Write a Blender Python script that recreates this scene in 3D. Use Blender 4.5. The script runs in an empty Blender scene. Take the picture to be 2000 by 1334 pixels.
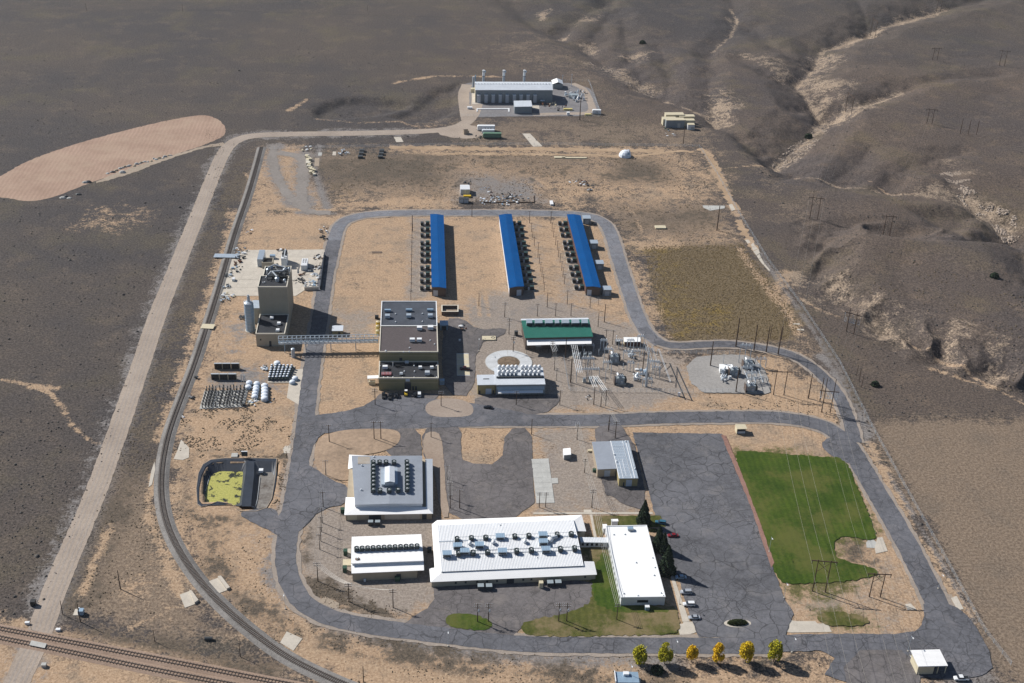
import bpy, math, random
import numpy as np
from mathutils import Vector, Matrix
random.seed(7)
RNG = np.random.default_rng(7)
SC = bpy.context.scene
COL = SC.collection
# ------------------------------------------------------------------ camera
CAM_H = 335.0
YAW, PITCH, ROLL, FPX = 0.08545, 0.52287, 0.03554, 2412.6
_cy, _sy, _ct, _st = math.cos(YAW), math.sin(YAW), math.cos(PITCH), math.sin(PITCH)
FWD = np.array([_sy*_ct, _cy*_ct, -_st]); _r = np.array([_cy, -_sy, 0.0]); _u = np.cross(_r, FWD)
RX = math.cos(ROLL)*_r + math.sin(ROLL)*_u
RY = -math.sin(ROLL)*_r + math.cos(ROLL)*_u
cam = bpy.data.cameras.new('camera'); cam.sensor_width = 36.0; cam.lens = 36.0*FPX/2000.0
cam.clip_start = 1.0; cam.clip_end = 60000.0
camo = bpy.data.objects.new('camera', cam); COL.objects.link(camo)
camo.matrix_world = Matrix(((RX[0], RY[0], -FWD[0], 0), (RX[1], RY[1], -FWD[1], 0), (RX[2], RY[2], -FWD[2], CAM_H), (0, 0, 0, 1)))
SC.camera = camo
# ------------------------------------------------------------------ light
SUN_EL, SUN_AZ = math.radians(38), math.radians(147)      # azimuth counted from +x, towards +y
SDIR = Vector((math.cos(SUN_EL)*math.cos(SUN_AZ), math.cos(SUN_EL)*math.sin(SUN_AZ), math.sin(SUN_EL)))
world = bpy.data.worlds.new('World'); SC.world = world; world.use_nodes = True
wn = world.node_tree; wn.nodes.clear()
sky = wn.nodes.new('ShaderNodeTexSky'); sky.sky_type = 'NISHITA'; sky.sun_disc = False
sky.sun_elevation = SUN_EL; sky.sun_rotation = math.radians(90) - SUN_AZ
sky.altitude = 1700; sky.air_density = 1.0; sky.dust_density = 0.4
bg = wn.nodes.new('ShaderNodeBackground'); bg.inputs['Strength'].default_value = 0.062
wo = wn.nodes.new('ShaderNodeOutputWorld')
wn.links.new(sky.outputs[0], bg.inputs[0]); wn.links.new(bg.outputs[0], wo.inputs[0])
sl = bpy.data.lights.new('sun', 'SUN'); sl.energy = 5.0; sl.angle = math.radians(0.53); sl.color = (1.0, 0.955, 0.89)
so = bpy.data.objects.new('sun', sl); COL.objects.link(so); so.location = (-200, 400, 500)
so.rotation_euler = (-SDIR).to_track_quat('-Z', 'Y').to_euler()
SC.view_settings.view_transform = 'Standard'; SC.view_settings.look = 'None'
SC.view_settings.exposure = 0.28; SC.view_settings.gamma = 1.0; SC.view_settings.use_curve_mapping = False
SC.render.engine = 'CYCLES'
SC.cycles.max_bounces = 5; SC.cycles.diffuse_bounces = 2; SC.cycles.glossy_bounces = 2; SC.cycles.transparent_max_bounces = 6
SC.render.resolution_x = 1024; SC.render.resolution_y = 683

# ------------------------------------------------------------------ surveying: photo point -> place on the ground
def G(px, py, z=0.0):
    d = FWD*FPX + RX*(px-1000.0) + RY*(667.0-py)
    k = (z-CAM_H)/d[2]
    return (d[0]*k, d[1]*k)
def PY(x, y, z):
    q = np.array([x, y, z-CAM_H]); w = q@FWD
    return 667.0-(q@RY)/w*FPX
def HZ(xy, ty):                                    # height of the point above xy that is seen at row ty
    lo, hi = 0.0, 150.0
    for _ in range(36):
        m = (lo+hi)/2
        if PY(xy[0], xy[1], m) > ty: lo = m
        else: hi = m
    return lo
CR = dict(a1=(0,0,3.994), a2=(500,0,3.994), a3=(1000,0,3.994), a4=(1500,0,3.994), a5=(0,334,3.994), a6=(400,270,4.998), a7=(800,270,4.998), a8=(1200,270,4.998),
 b1=(400,460,5.56), b2=(700,560,5.56), b3=(900,560,5.56), b4=(1100,600,5.56), b5=(1350,600,4.766), b6=(780,390,6.354), b7=(960,390,6.354), b8=(350,680,5.56),
 c1=(350,860,6.667), c2=(600,820,6.063), c3=(560,1000,6.063), c4=(820,980,5.556), c5=(1100,960,4.763), c6=(1020,820,6.667), c7=(1200,1120,6.233), c8=(1400,1000,3.333),
 d1=(0,1000,3.994), d2=(0,660,3.924), d3=(500,1100,4.0), d4=(1500,330,3.994), d5=(1500,660,3.924), d6=(1180,400,4.765), d7=(880,110,6.25), f=(0,0,1.0))
def FP(c, x, y):
    o = CR[c]; return (o[0]+x/o[2], o[1]+y/o[2])
def W(c, x, y, z=0.0):
    p = FP(c, x, y); return G(p[0], p[1], z)
def HT(c, bx, by, ty):
    return HZ(W(c, bx, by), FP(c, 0, ty)[1])

# ------------------------------------------------------------------ numpy noise and distance fields
def _hash(i, j, s):
    n = (i*374761393 + j*668265263 + s*1442695041) & 0xffffffff
    n = ((n ^ (n >> 13))*1274126177) & 0xffffffff
    return ((n ^ (n >> 16)) & 0xffff)/65535.0
def vnoise(x, y, s=0):
    xi = np.floor(x).astype(np.int64); yi = np.floor(y).astype(np.int64)
    fx = x-xi; fy = y-yi; fx = fx*fx*(3-2*fx); fy = fy*fy*(3-2*fy)
    a = _hash(xi, yi, s); b = _hash(xi+1, yi, s); c = _hash(xi, yi+1, s); d = _hash(xi+1, yi+1, s)
    return (a*(1-fx)+b*fx)*(1-fy) + (c*(1-fx)+d*fx)*fy
def fbm(x, y, s=0, o=4):
    t = 0; a = 0.5
    for k in range(o):
        t = t+a*vnoise(x, y, s+k); x = x*2.03+17.1; y = y*2.03+5.3; a *= 0.5
    return t
def seg_dist(X, Y, pts, closed):
    d = np.full(X.shape, 1e9); n = len(pts)
    for i in range(n if closed else n-1):
        ax, ay = pts[i]; bx, by = pts[(i+1) % n]
        vx, vy = bx-ax, by-ay; L = vx*vx+vy*vy+1e-9
        t = np.clip(((X-ax)*vx+(Y-ay)*vy)/L, 0, 1)
        d = np.minimum(d, np.hypot(X-ax-t*vx, Y-ay-t*vy))
    return d
def inside(X, Y, pts):
    r = np.zeros(X.shape, bool); n = len(pts)
    for i in range(n):
        ax, ay = pts[i]; bx, by = pts[(i+1) % n]
        if ay == by: continue
        c = ((ay > Y) != (by > Y)) & (X < (bx-ax)*(Y-ay)/(by-ay)+ax)
        r ^= c
    return r
def sdf(X, Y, pts, closed=True, pad=60.0):
    out = np.full(X.shape, -pad)
    P = np.array(pts)
    m = (X > P[:, 0].min()-pad) & (X < P[:, 0].max()+pad) & (Y > P[:, 1].min()-pad) & (Y < P[:, 1].max()+pad)
    if not m.any(): return out
    x, y = X[m], Y[m]
    d = seg_dist(x, y, pts, closed)
    out[m] = np.where(inside(x, y, pts), d, -d) if closed else -d
    return out
def sstep(a, b, x):
    t = np.clip((x-a)/(b-a), 0, 1); return t*t*(3-2*t)
def PX(*pts): return [G(float(p[0]), float(p[1])) for p in pts]

# ------------------------------------------------------------------ materials
MATS = {}
class NB:
    def __init__(self, name):
        self.m = bpy.data.materials.new(name); self.m.use_nodes = True
        self.t = self.m.node_tree; self.t.nodes.clear()
        self.out = self.t.nodes.new('ShaderNodeOutputMaterial')
        self.b = self.t.nodes.new('ShaderNodeBsdfPrincipled'); self.t.links.new(self.b.outputs[0], self.out.inputs[0])
        tc = self.t.nodes.new('ShaderNodeTexCoord'); self.co = tc.outputs['Object']
    def L(self, a, b): self.t.links.new(a, b)
    def _s(self, inp, v):
        if hasattr(v, 'type') and hasattr(v, 'is_output'): self.L(v, inp)
        else: inp.default_value = v
    def noise(self, scale, detail=4, rough=0.6, co=None, dist=0.0):
        n = self.t.nodes.new('ShaderNodeTexNoise'); n.inputs['Scale'].default_value = scale; n.inputs['Detail'].default_value = detail
        n.inputs['Roughness'].default_value = rough; n.inputs['Distortion'].default_value = dist
        self.L(co or self.co, n.inputs['Vector']); return n.outputs['Fac']
    def voro(self, scale, feat='F1', co=None, rnd=1.0):
        n = self.t.nodes.new('ShaderNodeTexVoronoi'); n.feature = feat; n.inputs['Scale'].default_value = scale; n.inputs['Randomness'].default_value = rnd
        self.L(co or self.co, n.inputs['Vector']); return n.outputs['Distance']
    def ramp(self, f, *st):
        n = self.t.nodes.new('ShaderNodeValToRGB'); e = n.color_ramp.elements
        while len(e) < len(st): e.new(0.5)
        for k, (p, c) in enumerate(st):
            e[k].position = p; e[k].color = (c, c, c, 1) if isinstance(c, (int, float)) else (*c, 1)
        self.L(f, n.inputs[0]); return n.outputs['Color']
    def mix(self, f, a, b, mode='MIX'):
        n = self.t.nodes.new('ShaderNodeMix'); n.data_type = 'RGBA'; n.blend_type = mode; n.clamp_factor = True
        for k, v in ((0, f), (6, a), (7, b)):
            if isinstance(v, tuple): v = (*v, 1) if len(v) == 3 else v
            self._s(n.inputs[k], v)
        return n.outputs[2]
    def math(self, op, a, b=None, c=None, clamp=False):
        n = self.t.nodes.new('ShaderNodeMath'); n.operation = op; n.use_clamp = clamp
        for k, v in enumerate((a, b, c)):
            if v is not None: self._s(n.inputs[k], v)
        return n.outputs[0]
    def maprange(self, f, a, b, c=0.0, d=1.0):
        n = self.t.nodes.new('ShaderNodeMapRange'); n.interpolation_type = 'SMOOTHSTEP'
        for k, v in enumerate((f, a, b, c, d)): self._s(n.inputs[k], v)
        return n.outputs[0]
    def attr(self, name):
        n = self.t.nodes.new('ShaderNodeAttribute'); n.attribute_name = name; return n.outputs['Fac']
    def warp(self, amt, scale):
        n = self.t.nodes.new('ShaderNodeTexNoise'); n.inputs['Scale'].default_value = scale; n.inputs['Detail'].default_value = 3
        self.L(self.co, n.inputs['Vector'])
        s = self.t.nodes.new('ShaderNodeVectorMath'); s.operation = 'SCALE'; s.inputs[3].default_value = amt
        sub = self.t.nodes.new('ShaderNodeVectorMath'); sub.operation = 'SUBTRACT'; sub.inputs[1].default_value = (0.5, 0.5, 0.5)
        self.L(n.outputs['Color'], sub.inputs[0]); self.L(sub.outputs[0], s.inputs[0])
        a = self.t.nodes.new('ShaderNodeVectorMath'); a.operation = 'ADD'; self.L(self.co, a.inputs[0]); self.L(s.outputs[0], a.inputs[1])
        return a.outputs[0]
    def bump(self, f, strength, dist):
        n = self.t.nodes.new('ShaderNodeBump'); n.inputs['Strength'].default_value = strength; n.inputs['Distance'].default_value = dist
        self.L(f, n.inputs['Height']); self.L(n.outputs[0], self.b.inputs['Normal'])
    def done(self, col, rough=0.9, metal=0.0, spec=0.3):
        self._s(self.b.inputs['Base Color'], (*col, 1) if isinstance(col, tuple) else col)
        self._s(self.b.inputs['Roughness'], rough); self.b.inputs['Metallic'].default_value = metal
        self.b.inputs['Specular IOR Level'].default_value = spec
        return self.m
def srgb(r, g, b):
    return tuple(((c/255+0.055)/1.055)**2.4 if c > 10 else c/255/12.92 for c in (r, g, b))
def mk(name, col, rough=0.8, metal=0.0, var=0.12, scale=0.6, dirt=0.0, spec=0.3):
    """plain surface with mottling and weather streaks"""
    if name in MATS: return MATS[name]
    n = NB(name)
    a = n.noise(scale, 5); b = n.noise(scale*7, 3)
    f = n.math('ADD', n.math('MULTIPLY', a, 0.65), n.math('MULTIPLY', b, 0.35))
    lo = tuple(c*(1-var*1.6) for c in col); hi = tuple(min(c*(1+var*1.3), 0.92) for c in col)
    c = n.ramp(f, (0.3, lo), (0.7, hi))
    if dirt:
        d = n.maprange(n.noise(scale*0.8+0.13, 6, 0.7), 0.55, 0.78)
        c = n.mix(n.math('MULTIPLY', d, dirt), c, (0.16, 0.12, 0.085))
    n.done(c, rough, metal, spec); MATS[name] = n.m; return n.m

# ------------------------------------------------------------------ mesh builder
class MB:
    def __init__(self): self.v = []; self.f = []
    def add(self, vs, fs):
        k = len(self.v); self.v += [tuple(map(float, p)) for p in vs]; self.f += [tuple(i+k for i in q) for q in fs]; return self
    def prism(self, pts, z0, z1, pts1=None):
        n = len(pts); q = pts1 or pts
        vs = [(p[0], p[1], z0) for p in pts]+[(p[0], p[1], z1) for p in q]
        a = sum(pts[i][0]*pts[(i+1) % n][1]-pts[(i+1) % n][0]*pts[i][1] for i in range(n))
        fs = [(i, (i+1) % n, n+(i+1) % n, n+i) for i in range(n)]+[tuple(range(n, 2*n)), tuple(range(n-1, -1, -1))]
        if a < 0: fs = [tuple(reversed(f)) for f in fs]
        return self.add(vs, fs)
    def box(self, cx, cy, z0, sx, sy, sz, rz=0.0):
        c, s = math.cos(rz), math.sin(rz); P = []
        for dx, dy in ((-1, -1), (1, -1), (1, 1), (-1, 1)):
            x, y = dx*sx/2, dy*sy/2; P.append((cx+x*c-y*s, cy+x*s+y*c))
        return self.prism(P, z0, z0+sz)
    def cyl(self, x, y, z0, r, h, n=10, r1=None):
        r1 = r if r1 is None else r1
        A = [(x+r*math.cos(2*math.pi*i/n), y+r*math.sin(2*math.pi*i/n)) for i in range(n)]
        B = [(x+r1*math.cos(2*math.pi*i/n), y+r1*math.sin(2*math.pi*i/n)) for i in range(n)]
        return self.prism(A, z0, z0+h, B)
    def ring(self, x, y, z0, ro, ri, h, n=14):
        vs = []
        for (r, z) in ((ro, z0), (ro, z0+h), (ri, z0+h), (ri, z0)):
            vs += [(x+r*math.cos(2*math.pi*i/n), y+r*math.sin(2*math.pi*i/n), z) for i in range(n)]
        fs = []
        for k in range(4):
            for i in range(n): fs.append((k*n+i, k*n+(i+1) % n, ((k+1) % 4)*n+(i+1) % n, ((k+1) % 4)*n+i))
        return self.add(vs, fs)
    def tube(self, p, q, r, n=5, r1=None):
        p, q = Vector(p), Vector(q); d = (q-p)
        if d.length < 1e-6: return self
        d.normalize(); a = d.orthogonal().normalized(); b = d.cross(a); r1 = r if r1 is None else r1
        vs = [p+(a*math.cos(2*math.pi*i/n)+b*math.sin(2*math.pi*i/n))*r for i in range(n)]
        vs += [q+(a*math.cos(2*math.pi*i/n)+b*math.sin(2*math.pi*i/n))*r1 for i in range(n)]
        return self.add(vs, [(i, (i+1) % n, n+(i+1) % n, n+i) for i in range(n)]+[tuple(range(n, 2*n)), tuple(range(n-1, -1, -1))])
    def bar(self, p, q, w, h):
        """rectangular bar from p to q, w wide, h high, top at the line"""
        p, q = Vector(p), Vector(q); d = q-p
        s = Vector((-d.y, d.x, 0)); s = s.normalized()*(w/2) if s.length > 1e-6 else Vector((w/2, 0, 0))
        up = Vector((0, 0, h)) if abs(d.z) < 0.9*d.length else Vector((d.y, -d.x, 0)).normalized()*h if (d.x or d.y) else Vector((0, h, 0))
        vs = [p-s-up, p+s-up, p+s, p-s, q-s-up, q+s-up, q+s, q-s]
        return self.add(vs, [(0, 1, 2, 3), (7, 6, 5, 4), (0, 4, 5, 1), (1, 5, 6, 2), (2, 6, 7, 3), (3, 7, 4, 0)])
    def slab(self, pts, t):
        """sloped sheet through 3D points with thickness t downwards"""
        n = len(pts)
        vs = [tuple(p) for p in pts]+[(p[0], p[1], p[2]-t) for p in pts]
        fs = [tuple(range(n)), tuple(range(2*n-1, n-1, -1))]+[(i, n+i, n+(i+1) % n, (i+1) % n) for i in range(n)]
        a = sum(pts[i][0]*pts[(i+1) % n][1]-pts[(i+1) % n][0]*pts[i][1] for i in range(n))
        if a < 0: fs = [tuple(reversed(f)) for f in fs]
        return self.add(vs, fs)
    def sphere(self, x, y, z, rx, ry, rz, n=10, m=6, zmin=-1.0):
        vs = []; fs = []
        a0 = math.asin(max(zmin, -1.0))
        for j in range(m+1):
            t = a0+(math.pi/2-a0)*j/m
            for i in range(n):
                p = 2*math.pi*i/n; vs.append((x+rx*math.cos(t)*math.cos(p), y+ry*math.cos(t)*math.sin(p), z+rz*math.sin(t)))
        for j in range(m):
            for i in range(n): fs.append((j*n+i, j*n+(i+1) % n, (j+1)*n+(i+1) % n, (j+1)*n+i))
        return self.add(vs, fs)
    def mesh(self, name, mat, off=(0, 0, 0), smooth=False):
        me = bpy.data.meshes.new(name)
        if off != (0, 0, 0): self.v = [(a-off[0], b-off[1], c-off[2]) for a, b, c in self.v]
        me.from_pydata(self.v, [], self.f)
        me.materials.append(mat)
        if smooth: me.polygons.foreach_set('use_smooth', [True]*len(me.polygons))
        me.update(); return me
def root_loc(o):
    while o.parent: o = o.parent
    return tuple(o.location)
def link(name, me, parent=None):
    o = bpy.data.objects.new(name, me); COL.objects.link(o)
    if parent: o.parent = parent
    return o
def part(name, mb, mat, parent, label=None, local=True, smooth=False, kind=None):
    off = (0, 0, 0) if local else root_loc(parent)
    o = link(name, mb.mesh(name, mat, off, smooth), parent)
    if label: o['label'] = label
    if kind: o['kind'] = kind
    return o
def wpart(name, mb, mat, parent, label=None, **k): return part(name, mb, mat, parent, label, local=False, **k)
def thing(name, label, cat, loc=(0, 0, 0), rz=0.0, group=None):
    o = bpy.data.objects.new(name, None); COL.objects.link(o); o.empty_display_size = 1
    o.location = (loc[0], loc[1], loc[2] if len(loc) > 2 else 0.0); o.rotation_euler = (0, 0, rz)
    o['label'] = label; o['category'] = cat
    if group: o['group'] = group
    return o
def tag(o, label, cat, group=None):
    o['label'] = label; o['category'] = cat
    if group: o['group'] = group
    return o
def solo(name, mb, mat, label, cat, group=None, smooth=False, loc=None):
    """a thing that is a single mesh, built in world coordinates, origin at its base"""
    if loc is None:
        P = np.array(mb.v); loc = (float(P[:, 0].mean()), float(P[:, 1].mean()), float(P[:, 2].min()))
    o = link(name, mb.mesh(name, mat, loc, smooth)); o.location = loc
    return tag(o, label, cat, group)
def struct(name, mb, mat, smooth=False):
    o = link(name, mb.mesh(name, mat, (0, 0, 0), smooth)); o['kind'] = 'structure'; return o
def dup(root, loc, rz=0.0, label=None, group=None, scale=None):
    r = root.copy(); COL.objects.link(r); r.location = (loc[0], loc[1], loc[2] if len(loc) > 2 else 0.0); r.rotation_euler = (0, 0, rz)
    if scale: r.scale = (scale,)*3
    if label: r['label'] = label
    if group: r['group'] = group
    for ch in list(root.children):
        c = ch.copy(); COL.objects.link(c); c.parent = r
        for g in list(ch.children):
            d = g.copy(); COL.objects.link(d); d.parent = c
    return r
class Proto:
    """first use places the built thing itself, later uses copy it"""
    def __init__(self, root): self.r = root; self.used = False
    def put(self, loc, rz=0.0, label=None, group=None, scale=None):
        if self.used: return dup(self.r, loc, rz, label, group, scale)
        self.used = True; r = self.r
        r.location = (loc[0], loc[1], loc[2] if len(loc) > 2 else 0.0); r.rotation_euler = (0, 0, rz)
        if scale: r.scale = (scale,)*3
        if label: r['label'] = label
        if group: r['group'] = group
        return r
ORD = ['first', 'second', 'third', 'fourth', 'fifth', 'sixth', 'seventh', 'eighth', 'ninth', 'tenth', 'eleventh', 'twelfth', 'thirteenth', 'fourteenth', 'fifteenth', 'sixteenth', 'seventeenth', 'eighteenth', 'nineteenth', 'twentieth']
def lerp(a, b, t): return tuple(a[i]+(b[i]-a[i])*t for i in range(len(a)))
def ang(a, b): return math.atan2(b[1]-a[1], b[0]-a[0])
def quad_inset(P, d):
    """inset a convex polygon (ccw or cw) by d"""
    n = len(P); A = sum(P[i][0]*P[(i+1) % n][1]-P[(i+1) % n][0]*P[i][1] for i in range(n)); s = 1 if A > 0 else -1
    out = []
    for i in range(n):
        a, b, c = P[i-1], P[i], P[(i+1) % n]
        def nrm(p, q):
            dx, dy = q[0]-p[0], q[1]-p[1]; L = math.hypot(dx, dy); return (-dy/L*s, dx/L*s)
        n1, n2 = nrm(a, b), nrm(b, c); k = 1+n1[0]*n2[0]+n1[1]*n2[1]
        out.append((b[0]+(n1[0]+n2[0])/k*d, b[1]+(n1[1]+n2[1])/k*d))
    return out
def wallbox(mb, A, B, u0, u1, z0, z1, d, inn=0.05):
    """box on the wall A->B (outside on the right hand side)"""
    L = math.hypot(B[0]-A[0], B[1]-A[1]); nx, ny = (B[1]-A[1])/L, -(B[0]-A[0])/L
    p, q = lerp(A[:2], B[:2], u0), lerp(A[:2], B[:2], u1)
    return mb.prism([(p[0]+nx*d, p[1]+ny*d), (q[0]+nx*d, q[1]+ny*d), (q[0]-nx*inn, q[1]-ny*inn), (p[0]-nx*inn, p[1]-ny*inn)], z0, z1)
def on_wall(name, root, A, B, u0, u1, z0, z1, mat, d=0.08, label=None):
    return wpart(name, wallbox(MB(), A, B, u0, u1, z0, z1, d), mat, root, label)
def ringpoly(mb, outer, inner, z0, z1):
    n = len(outer)
    for i in range(n):
        j = (i+1) % n; mb.prism([outer[i], outer[j], inner[j], inner[i]], z0, z1)
    return mb
def flat_roof(root, P, h, mat, coping, ph=0.5, pw=0.35, name='roof'):
    r = wpart(name, MB().prism(quad_inset(P, pw-0.02), h+0.01, h+0.10), mat, root)
    wpart('parapet', ringpoly(MB(), quad_inset(P, -0.12), quad_inset(P, pw), h-0.1, h+ph), coping, root)
    return r
def ribs(root, q, n, mat, w=0.14, hh=0.10, name='roof_seam', across=False):
    """standing seams over a roof plane q = 3D corners a,b,c,d; seams run from edge ab to edge dc"""
    mb = MB(); a, b, c, d = q
    for i in range(n):
        t = (i+0.5)/n; p, r = lerp(a, b, t), lerp(d, c, t)
        mb.bar((p[0], p[1], p[2]+hh), (r[0], r[1], r[2]+hh), w, hh+0.02)
    return wpart(name, mb, mat, root, kind='stuff')

def haze_box(den):
    b = MB().box(0, 10000, -12, 64000, 62000, 12+CAM_H+3)
    m = bpy.data.materials.new('haze'); m.use_nodes = True; m.node_tree.nodes.clear()
    o = m.node_tree.nodes.new('ShaderNodeOutputMaterial'); v = m.node_tree.nodes.new('ShaderNodeVolumePrincipled')
    v.inputs['Density'].default_value = den; v.inputs['Color'].default_value = (.86, .92, 1.0, 1); v.inputs['Anisotropy'].default_value = .3
    m.node_tree.links.new(v.outputs[0], o.inputs['Volume'])
    h = link('haze', b.mesh('haze', m)); h['kind'] = 'stuff'; return h
haze_box(0.000035)
# ------------------------------------------------------------------ terrain
RELIEF = PX((860,-260),(930,0),(1010,60),(1090,110),(1170,190),(1260,225),(1400,262),(1470,330),(1520,470),(1570,570),(1660,660),(1760,740),(2010,800),(2500,860),(2700,-200))
GUL_A = PX((960,-120),(1000,0),(1045,45),(1095,62),(1150,95),(1195,128),(1260,162),(1300,184),(1380,212),(1402,236),(1440,262),(1500,292),(1560,330),(1640,350),(1730,366),(1800,370),(1900,382),(1960,410),(2060,470))
GUL_B = PX((2060,-60),(1850,5),(1760,22),(1700,45),(1640,68),(1606,80),(1592,110),(1572,132),(1556,148),(1585,182),(1608,205),(1600,228),(1576,250),(1545,278),(1510,306))
GUL_C = PX((1580,190),(1640,200),(1690,190),(1760,165))
GUL_D = PX((1560,150),(1500,140),(1440,110),(1380,100))
GUL_E = PX((1960,410),(1975,460),(2000,520),(2050,600))
TRIB = [PX(*q) for q in (((1150,95),(1172,55),(1195,8),(1205,-30)),((1262,163),(1240,120),(1222,70),(1215,20)),((1095,62),(1125,32),(1175,2)),((1402,236),(1385,170),(1392,90),(1430,55),(1440,20),(1428,-20)),((1300,184),(1310,140),(1290,90)),((1600,205),(1680,190),(1760,172),(1850,150),(1950,140)),((1640,215),(1560,200)),((1592,110),(1520,90),(1470,40)),((1700,45),(1690,20),(1660,-20)),((1730,366),(1760,330),(1830,300),(1880,290)),((1560,330),(1500,345),(1455,330)),((1440,262),(1452,290),(1440,330)),((1640,350),(1680,310),(1700,280)),((1900,382),(1860,350),(1850,320)))]
FOOT = PX((1535,535),(1580,590),(1640,640),(1700,668),(1780,700),(1900,752),(2020,790),(2300,860))
PLAT = FOOT + PX((2500,500),(2060,450),(1960,430),(1860,440),(1760,440),(1650,430),(1560,440))
HOLL = PX((1750,400),(1800,395),(1860,392),(1930,400),(1930,440),(1880,455),(1810,440))
BASIN = PX((600,215),(640,196),(700,189),(770,192),(812,200),(800,212),(740,225),(660,232),(610,230))
BASIN2 = PX((812,200),(850,172),(900,162),(900,215),(860,238),(800,240),(760,228))
def terrain(x, y):
    x = np.asarray(x, float); y = np.asarray(y, float); z = np.zeros(x.shape)
    m = sstep(0, 70, sdf(x, y, RELIEF, pad=200))
    w1 = (fbm(x/22, y/22, 3)-0.5)*18
    z += m*(fbm(x/150, y/150, 11, 2)-0.45)*12
    z += m*(fbm(x/34, y/34, 23, 2)-0.45)*1.0
    m2 = sstep(0, 25, sdf(x, y, RELIEF, pad=200))
    rg = 1-np.abs(2*fbm(x/95+3, y/95, 41, 3)-.95)*1.6; z -= m*1.5*np.clip(rg, 0, 1)**2
    for g, dep, wd in ((GUL_A, 4.5, 34), (GUL_B, 10, 36), (GUL_C, 4, 26), (GUL_D, 3, 20), (GUL_E, 6, 25))+tuple((g_, 3.2, 17) for g_ in TRIB):
        d = -sdf(x, y, g, closed=False, pad=90)+w1
        z -= m2*dep*np.clip(1-np.maximum(d, 0)/wd, 0, 1)**1.3
    p = sdf(x, y, PLAT, pad=90)
    along = (x*0.62-y*0.78)
    rib = np.abs(np.sin(along/9+fbm(x/40, y/40, 5)*7))*np.clip(1-np.abs(p-18)/24, 0, 1)
    z += 9*sstep(-4, 48, p+(fbm(x/20, y/20, 8)-.5)*16)*m2-2.6*rib*m2*2.4
    h = sdf(x, y, HOLL, pad=50); z -= 6*sstep(0, 18, h)*m2
    b = sdf(x, y, BASIN, pad=40)+(fbm(x/12, y/12, 9)-.5)*6; z -= 4.2*sstep(-3, 10, b)
    b = sdf(x, y, BASIN2, pad=40)+(fbm(x/12, y/12, 9)-.5)*5; z -= 3.2*sstep(-3, 8, b)
    far = sstep(950, 1500, y)*sstep(1500, 980, x*0+y*0+np.where(x > 250, 1500, 980)+0*y)
    z += sstep(1150, 1500, y)*(fbm(x/260, y/260, 31, 3)-0.45)*10*(1-m)
    return z
def TZ(x, y): return float(terrain(np.array([x]), np.array([y]))[0])
def GT(px, py):
    z = 0.0
    for _ in range(8):
        p = G(px, py, z); z = 0.5*z+0.5*TZ(*p)
    p = G(px, py, z); return (p[0], p[1], TZ(*p))
def WT(c, x, y): p = FP(c, x, y); return GT(*p)

PIT = PX((386,985),(384,955),(388,925),(397,908),(412,899),(440,896),(545,896),(556,900),(552,930),(545,965),(536,990),(520,1000),(470,1001),(440,988),(410,986),(394,990))
def ground_height(x, y):
    z = terrain(x, y)
    d = sdf(x, y, PIT, pad=10)
    return np.where(d > 2.6, -4.5, z)
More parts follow.
